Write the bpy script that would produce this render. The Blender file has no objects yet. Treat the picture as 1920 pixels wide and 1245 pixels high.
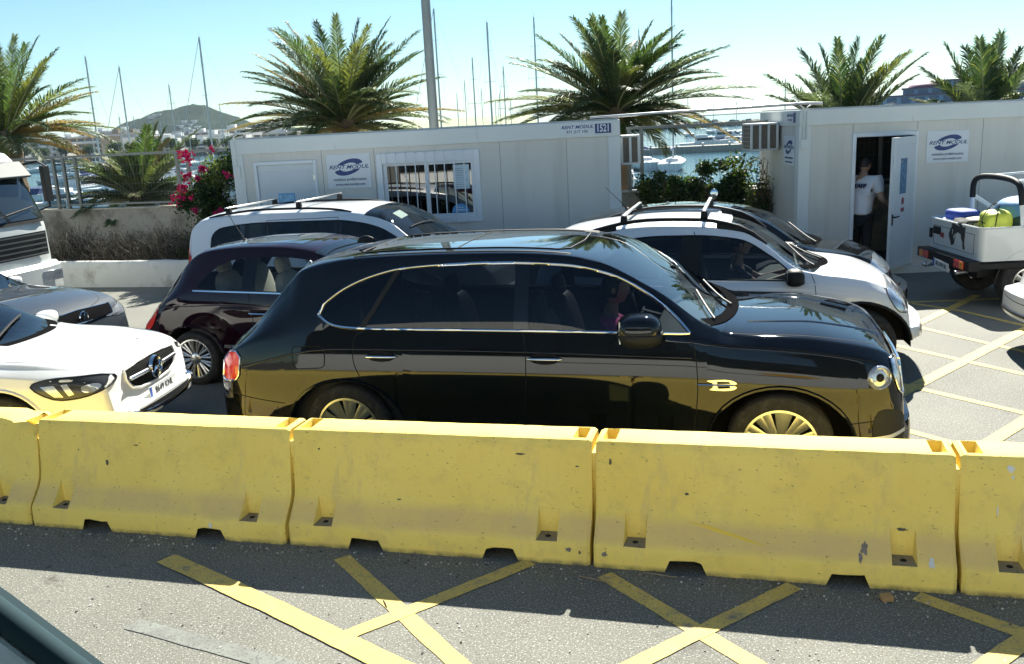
import bpy, bmesh, math, random
import numpy as np
from mathutils import Vector, Matrix, Quaternion
from mathutils.bvhtree import BVHTree
from mathutils.geometry import delaunay_2d_cdt
R = math.radians
random.seed(7)
rng = np.random.default_rng(5)
scene = bpy.context.scene
COL = scene.collection

# ------------------------------------------------------------------ camera
cam_d = bpy.data.cameras.new('camera')
cam = bpy.data.objects.new('camera', cam_d)
COL.objects.link(cam)
PITCH, ROLL, YAW, CAMZ = .22292, .0525, .26605, 2.589
fw = Vector((-math.sin(YAW)*math.cos(PITCH), math.cos(YAW)*math.cos(PITCH), -math.sin(PITCH)))
rt = Vector((math.cos(YAW), math.sin(YAW), 0))
up = rt.cross(fw)
rt2 = rt*math.cos(ROLL) - up*math.sin(ROLL)
up2 = rt*math.sin(ROLL) + up*math.cos(ROLL)
cam.matrix_world = Matrix(((rt2.x, up2.x, -fw.x, 0), (rt2.y, up2.y, -fw.y, 0), (rt2.z, up2.z, -fw.z, CAMZ), (0, 0, 0, 1)))
cam_d.sensor_width = 36
cam_d.lens = 36*1719.4/1920
cam_d.clip_start = .05
cam_d.clip_end = 9000
scene.camera = cam

# ------------------------------------------------------------------ light
SUN_EL, SUN_AZ = R(42), R(3)          # azimuth from +Y towards +X
w = bpy.data.worlds.new('World'); scene.world = w; w.use_nodes = True
nt = w.node_tree; nt.nodes.clear()
sky = nt.nodes.new('ShaderNodeTexSky'); sky.sky_type = 'NISHITA'; sky.sun_disc = False
sky.sun_elevation = SUN_EL; sky.sun_rotation = SUN_AZ; sky.air_density = 1.0; sky.dust_density = .15; sky.ozone_density = 2.2
bg = nt.nodes.new('ShaderNodeBackground'); bg.inputs[1].default_value = .05
wo = nt.nodes.new('ShaderNodeOutputWorld')
tint = nt.nodes.new('ShaderNodeMix'); tint.data_type = 'RGBA'; tint.blend_type = 'MULTIPLY'; tint.inputs[0].default_value = 1; tint.inputs[7].default_value = (.66, .84, .87, 1)
nt.links.new(sky.outputs[0], tint.inputs[6]); nt.links.new(tint.outputs[2], bg.inputs[0]); nt.links.new(bg.outputs[0], wo.inputs[0])
sl = bpy.data.lights.new('sun', 'SUN'); sl.energy = 4.4; sl.angle = R(.53); sl.color = (1, .965, .85)
sun = bpy.data.objects.new('sun', sl); COL.objects.link(sun)
sd = Vector((math.sin(SUN_AZ)*math.cos(SUN_EL), math.cos(SUN_AZ)*math.cos(SUN_EL), math.sin(SUN_EL)))
sun.rotation_euler = sd.to_track_quat('Z', 'Y').to_euler(); sun.location = (0, 20, 30)
scene.view_settings.view_transform = 'Standard'; scene.view_settings.look = 'None'
scene.view_settings.exposure = 1.6; scene.view_settings.gamma = 1
scene.cycles.max_bounces = 10; scene.cycles.transparent_max_bounces = 16
scene.cycles.sample_clamp_indirect = 6; scene.cycles.caustics_reflective = False; scene.cycles.caustics_refractive = False

# ------------------------------------------------------------------ materials
def _mix(nt, a, b, fac_socket):
    m = nt.nodes.new('ShaderNodeMix'); m.data_type = 'RGBA'
    m.inputs[6].default_value = (*a, 1) if not hasattr(a, 'links') else (0, 0, 0, 1)
    m.inputs[7].default_value = (*b, 1) if not hasattr(b, 'links') else (0, 0, 0, 1)
    if hasattr(a, 'links'): nt.links.new(a, m.inputs[6])
    if hasattr(b, 'links'): nt.links.new(b, m.inputs[7])
    nt.links.new(fac_socket, m.inputs[0]); return m.outputs[2]
VARY = [False]
def noise(nt, scale, detail=4, rough=.55, coord='Object', stretch=None):
    tc = nt.nodes.new('ShaderNodeTexCoord'); n = nt.nodes.new('ShaderNodeTexNoise')
    n.inputs['Scale'].default_value = scale; n.inputs['Detail'].default_value = detail; n.inputs['Roughness'].default_value = rough
    if stretch:
        mp = nt.nodes.new('ShaderNodeMapping'); mp.inputs['Scale'].default_value = stretch
        nt.links.new(tc.outputs[coord], mp.inputs[0]); nt.links.new(mp.outputs[0], n.inputs[0])
    elif VARY[0]:
        oi = nt.nodes.new('ShaderNodeObjectInfo'); ad = nt.nodes.new('ShaderNodeVectorMath'); ad.operation = 'MULTIPLY_ADD'; ad.inputs[1].default_value = (3.7, 3.7, 3.7)
        nt.links.new(oi.outputs['Location'], ad.inputs[0]); nt.links.new(tc.outputs[coord], ad.inputs[2]); nt.links.new(ad.outputs[0], n.inputs[0])
    else: nt.links.new(tc.outputs[coord], n.inputs[0])
    return n.outputs[0]
def ramp(nt, sock, lo, hi):
    m = nt.nodes.new('ShaderNodeMapRange'); m.inputs[1].default_value = lo; m.inputs[2].default_value = hi
    nt.links.new(sock, m.inputs[0]); return m.outputs[0]
MC = {}
def pm(name, col, rough=.5, metal=0, coat=0, var=.12, vs=3., bump=0, bs=60., spec=.5, stain=None, sts=2., stl=(.5, .7), stretch=None, speck=None, sps=200., spl=(.6, .7), emis=None):
    if name in MC: return MC[name]
    m = bpy.data.materials.new(name); m.use_nodes = True; nt = m.node_tree
    b = nt.nodes['Principled BSDF']
    lo = tuple(c*(1-var) for c in col); hi = tuple(min(1, c*(1+var)) for c in col)
    c = _mix(nt, lo, hi, ramp(nt, noise(nt, vs, 5, .6, stretch=stretch), .3, .7))
    if stain: c = _mix(nt, c, stain, ramp(nt, noise(nt, sts, 6, .65, stretch=stretch), *stl))
    if speck: c = _mix(nt, c, speck, ramp(nt, noise(nt, sps, 2, .5), *spl))
    nt.links.new(c, b.inputs['Base Color'])
    b.inputs['Roughness'].default_value = rough; b.inputs['Metallic'].default_value = metal
    b.inputs['Coat Weight'].default_value = coat; b.inputs['Coat Roughness'].default_value = .03
    b.inputs['Specular IOR Level'].default_value = spec
    if bump:
        bp = nt.nodes.new('ShaderNodeBump'); bp.inputs['Strength'].default_value = bump; bp.inputs['Distance'].default_value = .01
        nt.links.new(noise(nt, bs, 4, .6, stretch=stretch), bp.inputs['Height']); nt.links.new(bp.outputs[0], b.inputs['Normal'])
    if emis:
        b.inputs['Emission Color'].default_value = (*emis[0], 1); b.inputs['Emission Strength'].default_value = emis[1]
    MC[name] = m; return m
def leafm(name, col, tr=.34, rough=.5, var=.25, vs=3.):
    m = pm(name, tuple(min(.6, q*1.05) for q in col), rough, var=var, vs=vs, spec=.18); nt = m.node_tree
    if nt.nodes.get('tl'): return m
    b = nt.nodes['Principled BSDF']; o = nt.nodes['Material Output']; t = nt.nodes.new('ShaderNodeBsdfTranslucent'); t.name = 'tl'
    c = b.inputs['Base Color'].links[0].from_socket; g = nt.nodes.new('ShaderNodeMix'); g.data_type = 'RGBA'; g.blend_type = 'MULTIPLY'; g.inputs[0].default_value = 1; g.inputs[7].default_value = (1.3, 1.5, .6, 1)
    nt.links.new(c, g.inputs[6]); nt.links.new(g.outputs[2], t.inputs[0]); x = nt.nodes.new('ShaderNodeMixShader'); x.inputs[0].default_value = tr
    nt.links.new(b.outputs[0], x.inputs[1]); nt.links.new(t.outputs[0], x.inputs[2]); nt.links.new(x.outputs[0], o.inputs[0]); return m
def glass(name, tint, gl=.0, ior=1.5):
    if name in MC: return MC[name]
    m = bpy.data.materials.new(name); m.use_nodes = True; nt = m.node_tree; nt.nodes.clear()
    o = nt.nodes.new('ShaderNodeOutputMaterial'); t = nt.nodes.new('ShaderNodeBsdfTransparent'); t.inputs[0].default_value = (*tint, 1)
    g = nt.nodes.new('ShaderNodeBsdfGlossy'); g.inputs['Roughness'].default_value = .01
    f = nt.nodes.new('ShaderNodeFresnel'); f.inputs[0].default_value = ior
    gm = nt.nodes.new('ShaderNodeNewGeometry')
    # use unsigned facing so both sides reflect alike
    lw = nt.nodes.new('ShaderNodeMath'); lw.operation = 'ADD'; lw.inputs[1].default_value = gl
    nt.links.new(f.outputs[0], lw.inputs[0])
    iv = nt.nodes.new('ShaderNodeMath'); iv.operation = 'SUBTRACT'; iv.inputs[0].default_value = 1
    nt.links.new(gm.outputs['Backfacing'], iv.inputs[1])
    mu = nt.nodes.new('ShaderNodeMath'); mu.operation = 'MULTIPLY'; nt.links.new(lw.outputs[0], mu.inputs[0]); nt.links.new(iv.outputs[0], mu.inputs[1])
    mx = nt.nodes.new('ShaderNodeMixShader'); nt.links.new(mu.outputs[0], mx.inputs[0])
    nt.links.new(t.outputs[0], mx.inputs[1]); nt.links.new(g.outputs[0], mx.inputs[2]); nt.links.new(mx.outputs[0], o.inputs[0])
    MC[name] = m; return m

# ------------------------------------------------------------------ object helpers
def winv(o):
    m = Matrix()
    ch = []
    while o: ch.append(o); o = o.parent
    for p in reversed(ch): m = m @ p.matrix_basis
    return m.inverted()
def T(name, label, cat, loc=(0, 0, 0), rotz=0, group=None):
    o = bpy.data.objects.new(name, None); COL.objects.link(o); o.empty_display_size = .2
    o.location = loc; o.rotation_euler = (0, 0, rotz); o['label'] = label; o['category'] = cat
    if group: o['group'] = group
    return o
def tag(o, label, cat, group=None, kind=None):
    if label: o['label'] = label
    if cat: o['category'] = cat
    if group: o['group'] = group
    if kind: o['kind'] = kind
    return o
def struct(o, kind='structure'):
    o['kind'] = kind; return o
class MB:
    def __init__(s): s.v = []; s.f = []; s.m = []; s.mi = 0
    def add(s, vs, fs, mi=None):
        b = len(s.v); s.v += [tuple(v) for v in vs]; s.f += [tuple(i+b for i in f) for f in fs]; s.m += [s.mi if mi is None else mi]*len(fs)
    def box(s, c, d, rz=0, rx=0, ry=0, mi=None, taper=1.0):
        x, y, z = d[0]/2, d[1]/2, d[2]/2
        M = Matrix.Translation(c) @ Matrix.Rotation(rz, 4, 'Z') @ Matrix.Rotation(ry, 4, 'Y') @ Matrix.Rotation(rx, 4, 'X')
        vs = [M @ Vector((a*x*(taper if k > 0 else 1), b*y*(taper if k > 0 else 1), k*z)) for k in (-1, 1) for a, b in ((-1, -1), (1, -1), (1, 1), (-1, 1))]
        s.add(vs, [(3, 2, 1, 0), (4, 5, 6, 7), (0, 1, 5, 4), (1, 2, 6, 5), (2, 3, 7, 6), (3, 0, 4, 7)], mi); return s
    def bx(s, x0, x1, y0, y1, z0, z1, mi=None):
        return s.box(((x0+x1)/2, (y0+y1)/2, (z0+z1)/2), (abs(x1-x0), abs(y1-y0), abs(z1-z0)), mi=mi)
    def tube(s, pts, r, n=8, cap=True, mi=None, flat=1.0):
        pts = [Vector(p) for p in pts]; rs = r if hasattr(r, '__len__') else [r]*len(pts)
        ref = Vector((0, 0, 1)); vs = []
        d0 = (pts[1]-pts[0]).normalized()
        if abs(d0.dot(ref)) > .9: ref = Vector((0, 1, 0))
        for i, p in enumerate(pts):
            d = (pts[min(i+1, len(pts)-1)]-pts[max(i-1, 0)])
            d = d.normalized() if d.length > 1e-9 else d0
            a = d.cross(ref); a = a.normalized() if a.length > 1e-6 else Vector((1, 0, 0)); b = a.cross(d).normalized(); ref = b
            for k in range(n):
                t = 2*math.pi*k/n; vs.append(p+a*(math.cos(t)*rs[i])+b*(math.sin(t)*rs[i]*flat))
        fs = [(i*n+k, i*n+(k+1) % n, (i+1)*n+(k+1) % n, (i+1)*n+k) for i in range(len(pts)-1) for k in range(n)]
        if cap: fs += [tuple(range(n))[::-1], tuple((len(pts)-1)*n+k for k in range(n))]
        s.add(vs, fs, mi); return s
    def lathe(s, prof, c, ax='y', n=32, mi=None, a0=0, a1=2*math.pi):
        # prof: (radius, offset along axis)
        full = abs(a1-a0-2*math.pi) < 1e-6; k = n if full else n+1; vs = []
        for r, h in prof:
            for i in range(k):
                t = a0+(a1-a0)*i/n; u, w_ = r*math.cos(t), r*math.sin(t)
                vs.append({'y': (c[0]+u, c[1]+h, c[2]+w_), 'z': (c[0]+u, c[1]+w_, c[2]+h), 'x': (c[0]+h, c[1]+u, c[2]+w_)}[ax])
        fs = []
        for j in range(len(prof)-1):
            for i in range(n):
                i2 = (i+1) % k; fs.append((j*k+i, j*k+i2, (j+1)*k+i2, (j+1)*k+i))
        s.add(vs, fs, mi); return s
    def ell(s, c, r, n=16, m=10, mi=None, M=None, zmin=-1., p=1.):
        vs = []; fs = []
        for j in range(m+1):
            ph = math.pi*j/m-math.pi/2
            for i in range(n):
                t = 2*math.pi*i/n
                f = lambda q: math.copysign(abs(q)**p, q)
                q = Vector((r[0]*f(math.cos(ph))*f(math.cos(t)), r[1]*f(math.cos(ph))*f(math.sin(t)), r[2]*max(zmin, f(math.sin(ph)))))
                if M: q = M @ q
                vs.append(q+Vector(c))
        for j in range(m):
            for i in range(n): fs.append((j*n+i, j*n+(i+1) % n, (j+1)*n+(i+1) % n, (j+1)*n+i))
        s.add(vs, fs, mi); return s
    def prism(s, poly, y0, y1, plane='xz', mi=None):
        n = len(poly)
        g = {'xz': lambda p, h: (p[0], h, p[1]), 'xy': lambda p, h: (p[0], p[1], h), 'yz': lambda p, h: (h, p[0], p[1])}[plane]
        s.add([g(p, y0) for p in poly]+[g(p, y1) for p in poly], [tuple(range(n)), tuple(range(2*n-1, n-1, -1))]+[(i, i+n, (i+1) % n+n, (i+1) % n) for i in range(n)], mi); return s
    def build(s, name, mats, parent=None, local=False, smooth=None, bevel=0, label=None):
        me = bpy.data.meshes.new(name)
        vs = s.v
        if parent and not local:
            Mi = winv(parent); vs = [tuple(Mi @ Vector(v)) for v in vs]
        me.from_pydata(vs, [], s.f)
        if not isinstance(mats, (list, tuple)): mats = [mats]
        for m in mats: me.materials.append(m)
        me.polygons.foreach_set('material_index', s.m)
        bm = bmesh.new(); bm.from_mesh(me)
        bmesh.ops.remove_doubles(bm, verts=bm.verts, dist=1e-5)
        bmesh.ops.recalc_face_normals(bm, faces=bm.faces); bm.to_mesh(me); bm.free()
        if smooth is None: smooth = 40
        if smooth:
            me.polygons.foreach_set('use_smooth', [True]*len(me.polygons))
            me.set_sharp_from_angle(angle=R(smooth))
        o = bpy.data.objects.new(name, me); COL.objects.link(o); o.parent = parent
        if bevel:
            b = o.modifiers.new('bevel', 'BEVEL'); b.width = bevel; b.segments = 2; b.limit_method = 'ANGLE'; b.angle_limit = R(35)
        if label: o['label'] = label
        return o
def rawmesh(name, vs, fs, mats, parent=None, mi=None, smooth=True, local=True, recalc=False):
    me = bpy.data.meshes.new(name)
    if parent and not local:
        Mi = winv(parent); vs = [tuple(Mi @ Vector(v)) for v in vs]
    me.from_pydata(vs, [], fs)
    for m in (mats if isinstance(mats, (list, tuple)) else [mats]): me.materials.append(m)
    if mi is not None: me.polygons.foreach_set('material_index', mi)
    if smooth: me.polygons.foreach_set('use_smooth', [True]*len(me.polygons))
    if recalc:
        bm = bmesh.new(); bm.from_mesh(me); bmesh.ops.recalc_face_normals(bm, faces=bm.faces); bm.to_mesh(me); bm.free()
    o = bpy.data.objects.new(name, me); COL.objects.link(o); o.parent = parent
    return o
def text(name, s, size, M, mat, parent, xs=1., shear=0, ext=.001, align='CENTER', bold=0):
    cu = bpy.data.curves.new(name, 'FONT'); cu.body = s; cu.size = size; cu.shear = shear; cu.extrude = ext; cu.align_x = align; cu.align_y = 'CENTER'; cu.offset = bold
    cu.resolution_u = 3
    o = bpy.data.objects.new('tmp', cu); COL.objects.link(o)
    dg = bpy.context.evaluated_depsgraph_get(); dg.update()
    me = bpy.data.meshes.new_from_object(o.evaluated_get(dg)); bpy.data.objects.remove(o); me.name = name
    me.transform(M @ Matrix.Diagonal((xs, 1, 1, 1))); me.materials.clear(); me.materials.append(mat)
    ob = bpy.data.objects.new(name, me); COL.objects.link(ob); ob.parent = parent; return ob
def pchip(pts):
    pts = sorted(pts); x = np.array([p[0] for p in pts], float); y = np.array([p[1] for p in pts], float)
    h = np.diff(x); d = np.diff(y)/h; m = np.zeros_like(y)
    for i in range(1, len(x)-1):
        if d[i-1]*d[i] > 0:
            w1 = 2*h[i]+h[i-1]; w2 = h[i]+2*h[i-1]; m[i] = (w1+w2)/(w1/d[i-1]+w2/d[i])
    m[0] = d[0]; m[-1] = d[-1]
    def f(q):
        q = min(max(q, x[0]), x[-1]); i = int(min(max(np.searchsorted(x, q)-1, 0), len(h)-1)); t = (q-x[i])/h[i]
        return float((1+2*t)*(1-t)**2*y[i]+t*(1-t)**2*h[i]*m[i]+t*t*(3-2*t)*y[i+1]+t*t*(t-1)*h[i]*m[i+1])
    return f
def inpoly(x, y, P):
    r = False; n = len(P); j = n-1
    for i in range(n):
        if (P[i][1] > y) != (P[j][1] > y) and x < (P[j][0]-P[i][0])*(y-P[i][1])/(P[j][1]-P[i][1])+P[i][0]: r = not r
        j = i
    return r
def smoothpoly(P, n=6, closed=True):
    out = []; L = len(P)
    for i in range(L if closed else L-1):
        p0, p1, p2, p3 = [np.array(P[(i+k) % L] if closed else P[min(max(i+k, 0), L-1)], float) for k in (-1, 0, 1, 2)]
        for k in range(n):
            t = k/n; out.append(tuple(.5*(2*p1+(p2-p0)*t+(2*p0-5*p1+4*p2-p3)*t*t+(3*p1-p0-3*p2+p3)*t**3)))
    if not closed: out.append(tuple(P[-1]))
    return out
# ------------------------------------------------------------------ shared materials
tyre_m = pm('tyre rubber', (.022, .022, .023), .85, bump=.3, bs=120, stain=(.07, .065, .055), sts=14, stl=(.5, .75))
black_pl = pm('black plastic', (.014, .015, .016), .55, bump=.1, bs=300, spec=.25)
dark_gap = pm('dark gap', (.004, .004, .004), .9)
chrome = pm('chrome', (.78, .79, .8), .08, metal=1, var=.03)
satin = pm('satin metal', (.55, .56, .57), .28, metal=1, var=.06)
alloy = pm('silver alloy', (.62, .62, .6), .25, metal=.9, var=.05, coat=.5)
interior_m = pm('car interior', (.03, .032, .036), .8)
beige_m = pm('beige upholstery', (.42, .38, .32), .8)
red_lens = pm('red lens', (.65, .03, .02), .12, coat=1, var=.25, vs=30)
orange_lens = pm('orange lens', (.8, .28, .03), .15, coat=1)
clear_lens = pm('headlamp glass', (.55, .57, .6), .08, metal=.6, coat=1, var=.35, vs=16)
white_plate = pm('plate white', (.75, .76, .76), .4, var=.05)
blue_plate = pm('plate blue', (.02, .08, .4), .4)
ink = pm('plate ink', (.01, .01, .012), .5)
skin_m = pm('skin tan', (.42, .25, .17), .55)
hair_m = pm('dark hair', (.02, .015, .012), .6, bump=.5, bs=90)

GLASS = {}
def interp_rows(a, b, n): return [a+(b-a)*k/n for k in range(1, n+1)]

class Car:
    def __init__(s, name, label, cat, cx, cy, S, rotz=0, group=None):
        s.S = S; s.cx = cx; s.cy = cy
        s.root = T(name, label, cat, (cx, cy, 0), rotz, group)
        loc = lambda P: [(p[0]-cx, p[1]) for p in P]
        s.top = pchip(loc(S['top'])); s.edge = pchip(loc(S['edge'])); s.belt = pchip(loc(S['belt']))
        s.x0 = S['top'][0][0]-cx; s.x1 = S['top'][-1][0]-cx
        s.hw = S['hw']; s.sill = S.get('sill', .22)
        s.wc = pchip(loc(S['wc'])); s.bow = pchip(loc(S['bow']))
        s.lo = pchip(loc(S['lo'])); s.up = pchip(loc(S['up'])); s.d0 = S['lo'][0][0]-cx; s.d1 = S['lo'][-1][0]-cx
        s.prof = pchip(S.get('prof', [(0, .93), (.12, .965), (.35, .985), (.62, 1.0), (.85, .992), (1, .965)]))
        s.wheels = [(x-cx, z, r, ra, rz) for x, z, r, ra, rz in S['wheels']]
        s.grid()
    def plan(s, x):
        S = s.S; p = 1
        for d, L, f, e in (((s.x1-x), S.get('Lf', .75), S.get('ff', .62), S.get('ef', 2.6)), ((x-s.x0), S.get('Lr', .6), S.get('fr', .72), S.get('er', 2.6))):
            if d < L:
                q = min(1, 1-d/L); p *= f+(1-f)*(1-q**e)**(1/2.0)
        return p
    def zbot(s, x):
        z = s.sill+s.S.get('rise', .10)*max(0, 1-(s.x1-x)/.5)**2+.12*max(0, 1-(x-s.x0)/.5)**2
        for xh, zh, r, ra, rz in s.wheels:
            u = (x-xh)/ra
            if abs(u) <= 1.0005: z = max(z, zh+rz*math.sqrt(max(0, 1-u*u)))
        return z
    def section(s, x):
        zt = s.top(x+s.bow(x)); ze = min(s.edge(x), zt-.004); zbel = min(s.belt(x), ze-.006)
        pl = s.plan(x); W = s.hw*pl; zb = min(s.zbot(x), zbel-.05)
        rows = []; sill = s.sill
        for t in (0, .03, .12, .24, .36, .48, .6, .72, .82, .9, .96, 1.0):
            z = zb+(zbel-zb)*t; tt = min(1, max(0, (z-sill)/(zbel-sill)))
            rows.append((W*s.prof(tt), z))
        yb = rows[-1][0]; yc = s.wc(x)*pl
        def upp(z):
            t = min(1, max(0, (z-zbel)/(ze-zbel))); return (yb+(yc-yb)*t**1.2, z)
        indlo = s.d0-1e-6 <= x <= s.d1+1e-6
        if indlo:
            lo = max(s.lo(x), zbel+.001); u = min(max(s.up(x), lo+.0005), ze-.003)
            zs = [lo]+interp_rows(lo, u, 5)+interp_rows(u, ze, 2)
        else:
            zs = interp_rows(zbel, ze, 8)
        for z in zs: rows.append(upp(z))
        n = s.S.get('cn', 2.3)
        for q in (.985, .95, .88, .76, .62, .46, .3, .15, 0): rows.append((yc*q, ze+(zt-ze)*(1-q**n)**(1/n)))
        return rows
    # row indices: 0..11 lower body, 12..17 glass band, 19 cant, 20..28 crown
    def pos(s, x, y, z):
        return (x+s.bow(x)*(1-min(1, (abs(y)/s.hw))**2), y, z)
    def grid(s):
        S = s.S; xs = set()
        L = s.x1-s.x0; n = int(L/.055)
        xs |= {round(s.x0+L*i/n, 4) for i in range(n+1)}
        for e, sg in ((s.x0, 1), (s.x1, -1)):
            xs |= {round(e+sg*.35*(1-math.cos(math.pi/2*i/9)), 4) for i in range(10)}
        cx = s.cx; keyx = [s.d0, s.d1]+[round(q-cx, 4) for q in S.get('cols', [])]
        for a, b in S.get('pillars', []): keyx += [round(a-cx, 4), round(b-cx, 4)]
        keyx += [round(q-cx, 4) for q in S['wind']]+[round(q-cx, 4) for q in S['rear']]
        for xh, zh, r, ra, rz in s.wheels:
            keyx += [xh+ra*math.cos(math.pi*i/22) for i in range(23)]+[xh+ra+.004, xh-ra-.004]
        keyx = sorted(keyx)
        xs = [x for x in xs if all(abs(x-k) > .012 for k in keyx)]
        xs = sorted(set(xs) | set(keyx)); o = [xs[0]]
        for x in xs[1:]:
            if x-o[-1] > .0025: o.append(x)
        s.xs = o
        s.rows = [s.section(x) for x in s.xs]; s.NR = len(s.rows[0])
        s.nz = 10
        # vertices near(-y) rows then far
        s.V = []; s.ix = {}
        for i, x in enumerate(s.xs):
            for j, (y, z) in enumerate(s.rows[i]):
                for sg in (-1, 1):
                    if j == s.NR-1 and sg == 1: s.ix[i, j, 1] = s.ix[i, j, -1]; continue
                    s.ix[i, j, sg] = len(s.V); s.V.append(s.pos(x, sg*y, z))
        s.groups = {}
        w0, w1 = [q-cx for q in S['wind']]; r0, r1 = [q-cx for q in S['rear']]
        pil = [(a-cx, b-cx) for a, b in S.get('pillars', [])]
        for i in range(len(s.xs)-1):
            xm = (s.xs[i]+s.xs[i+1])/2
            for j in range(s.NR-1):
                for sg in (-1, 1):
                    f = [s.ix[i, j, sg], s.ix[i+1, j, sg], s.ix[i+1, j+1, sg], s.ix[i, j+1, sg]]
                    if sg == 1: f = f[::-1]
                    g = [];
                    for q in f:
                        if q not in g: g.append(q)
                    if len(g) < 3: continue
                    key = 'body'
                    if 12 <= j <= 16 and s.d0 < xm < s.d1:
                        k = 0
                        for a, b in pil:
                            if xm > b: k += 1
                        key = ('pillar', k, sg) if any(a < xm < b for a, b in pil) else ('win', k, sg)
                    elif j >= s.S.get('wrow', 20) and w0 < xm < w1: key = 'windshield'
                    elif j >= 21 and r0 < xm < r1: key = 'rear'
                    s.groups.setdefault(key, []).append(tuple(g))
        # end caps
        for i, sg in ((0, -1), (len(s.xs)-1, 1)):
            NC = 12; idx = {}
            for j, (y, z) in enumerate(s.rows[i]):
                for k in range(NC+1):
                    if k == 0: idx[j, k] = s.ix[i, j, -1]
                    elif k == NC: idx[j, k] = s.ix[i, j, 1]
                    else:
                        idx[j, k] = len(s.V); s.V.append(s.pos(s.xs[i], y*(2*k/NC-1), z))
            for j in range(s.NR-2):
                for k in range(NC):
                    f = (idx[j, k], idx[j, k+1], idx[j+1, k+1], idx[j+1, k]); s.groups['body'].append(f if sg == 1 else f[::-1])
        allf = [f for g in s.groups.values() for f in g]
        s.bvh = BVHTree.FromPolygons([Vector(v) for v in s.V], allf)
    def emit(s, key, name, mat, parent=None, off=0):
        fs = s.groups.get(key)
        if not fs: return None
        used = sorted({q for f in fs for q in f}); mp = {q: i for i, q in enumerate(used)}
        o = rawmesh(name, [s.V[q] for q in used], [tuple(mp[q] for q in f) for f in fs], mat, parent or s.root)
        o.data.set_sharp_from_angle(angle=R(50)); return o
    def side_pt(s, x, z, sg=-1):
        # point on the flank at station x, height z
        i = min(range(len(s.xs)), key=lambda k: abs(s.xs[k]-x)); x = s.xs[i] if abs(s.xs[i]-x) < .002 else x
        rows = s.section(x)
        for j in range(len(rows)-1):
            if rows[j][1] <= z <= rows[j+1][1]:
                t = (z-rows[j][1])/max(1e-6, rows[j+1][1]-rows[j][1]); y = rows[j][0]+(rows[j+1][0]-rows[j][0])*t; return Vector(s.pos(x, sg*y, z))
        return Vector(s.pos(x, sg*rows[-1][0], rows[-1][1]))
    def hit(s, axis, a, b):
        o, d = {'side': ((a, -5, b), (0, 1, 0)), 'far': ((a, 5, b), (0, -1, 0)), 'front': ((9, a, b), (-1, 0, 0)), 'back': ((-9, a, b), (1, 0, 0)), 'top': ((a, b, 5), (0, 0, -1))}[axis]
        h = s.bvh.ray_cast(Vector(o), Vector(d))
        if h[0] is None: return None
        n = h[1] if h[1].dot(Vector(d)) < 0 else -h[1]
        return h[0], n
    def loc(s, axis, P):
        cx, cy = s.cx, s.cy
        if axis in ('side', 'far'): return [(a-cx, b) for a, b in P]
        if axis in ('front', 'back'): return [(a-cy, b) for a, b in P]
        return [(a-cx, b-cy) for a, b in P]
    def patch(s, name, poly, axis, mat, off=.004, sp=.03, parent=None, smoothn=0, local=False, rim=None, label=None, rr=.006):
        P = poly if local else s.loc(axis, poly)
        if smoothn: P = smoothpoly(P, smoothn)
        Q = []
        for i in range(len(P)):
            a = np.array(P[i]); b = np.array(P[(i+1) % len(P)]); n = max(1, int(np.linalg.norm(b-a)/sp))
            Q += [tuple(a+(b-a)*k/n) for k in range(n)]
        pts = list(Q); xs = [p[0] for p in P]; ys = [p[1] for p in P]
        gx = np.arange(min(xs)+sp*.37, max(xs), sp); gy = np.arange(min(ys)+sp*.41, max(ys), sp)
        for x in gx:
            for y in gy:
                if inpoly(x, y, P) and min((x-q[0])**2+(y-q[1])**2 for q in Q) > (sp*.45)**2: pts.append((x, y))
        r = delaunay_2d_cdt([Vector(p) for p in pts], [(i, (i+1) % len(Q)) for i in range(len(Q))], [], 1, 1e-6)
        vs = []; ok = []
        for v in r[0]:
            h = s.hit(axis, v.x, v.y); ok.append(h is not None); vs.append(h[0]+h[1]*off if h else Vector((0, 0, 0)))
        fs = [f for f in r[2] if all(ok[i] for i in f)]
        o = rawmesh(name, vs, [tuple(f) for f in fs], mat, parent or s.root, recalc=False)
        if label: o['label'] = label
        if rim:
            L = [s.hit(axis, *q) for q in Q]; L = [h[0]+h[1]*off for h in L if h]
            if len(L) > 3:
                m = MB(); m.tube(L+[L[0]], rr, 6); m.build(rim[0], rim[1], o, local=True)
        return o
    def strip(s, name, path, w, axis, mat, off=.002, parent=None, sm=0, sp=.03, raise_=0, label=None):
        P = s.loc(axis, path)
        if sm: P = smoothpoly(P, sm, closed=False)
        Q = [P[0]]
        for a, b in zip(P, P[1:]):
            n = max(1, int(math.dist(a, b)/sp)); Q += [(a[0]+(b[0]-a[0])*k/n, a[1]+(b[1]-a[1])*k/n) for k in range(1, n+1)]
        vs = []; fs = []
        for i, q in enumerate(Q):
            a = Q[max(0, i-1)]; b = Q[min(len(Q)-1, i+1)]; d = (b[0]-a[0], b[1]-a[1]); l = math.hypot(*d) or 1; nx, ny = -d[1]/l*w/2, d[0]/l*w/2
            row = []
            for k in (-1, 0, 1):
                h = s.hit(axis, q[0]+nx*k, q[1]+ny*k)
                if h is None: row = None; break
                row.append(h[0]+h[1]*(off+(raise_ if k == 0 else 0)))
            if row is None: continue
            vs += row
        for i in range(len(vs)//3-1):
            fs += [(3*i, 3*i+1, 3*i+4, 3*i+3), (3*i+1, 3*i+2, 3*i+5, 3*i+4)]
        if fs:
            o = rawmesh(name, vs, fs, mat, parent or s.root)
            if label: o['label'] = label
            return o
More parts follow.
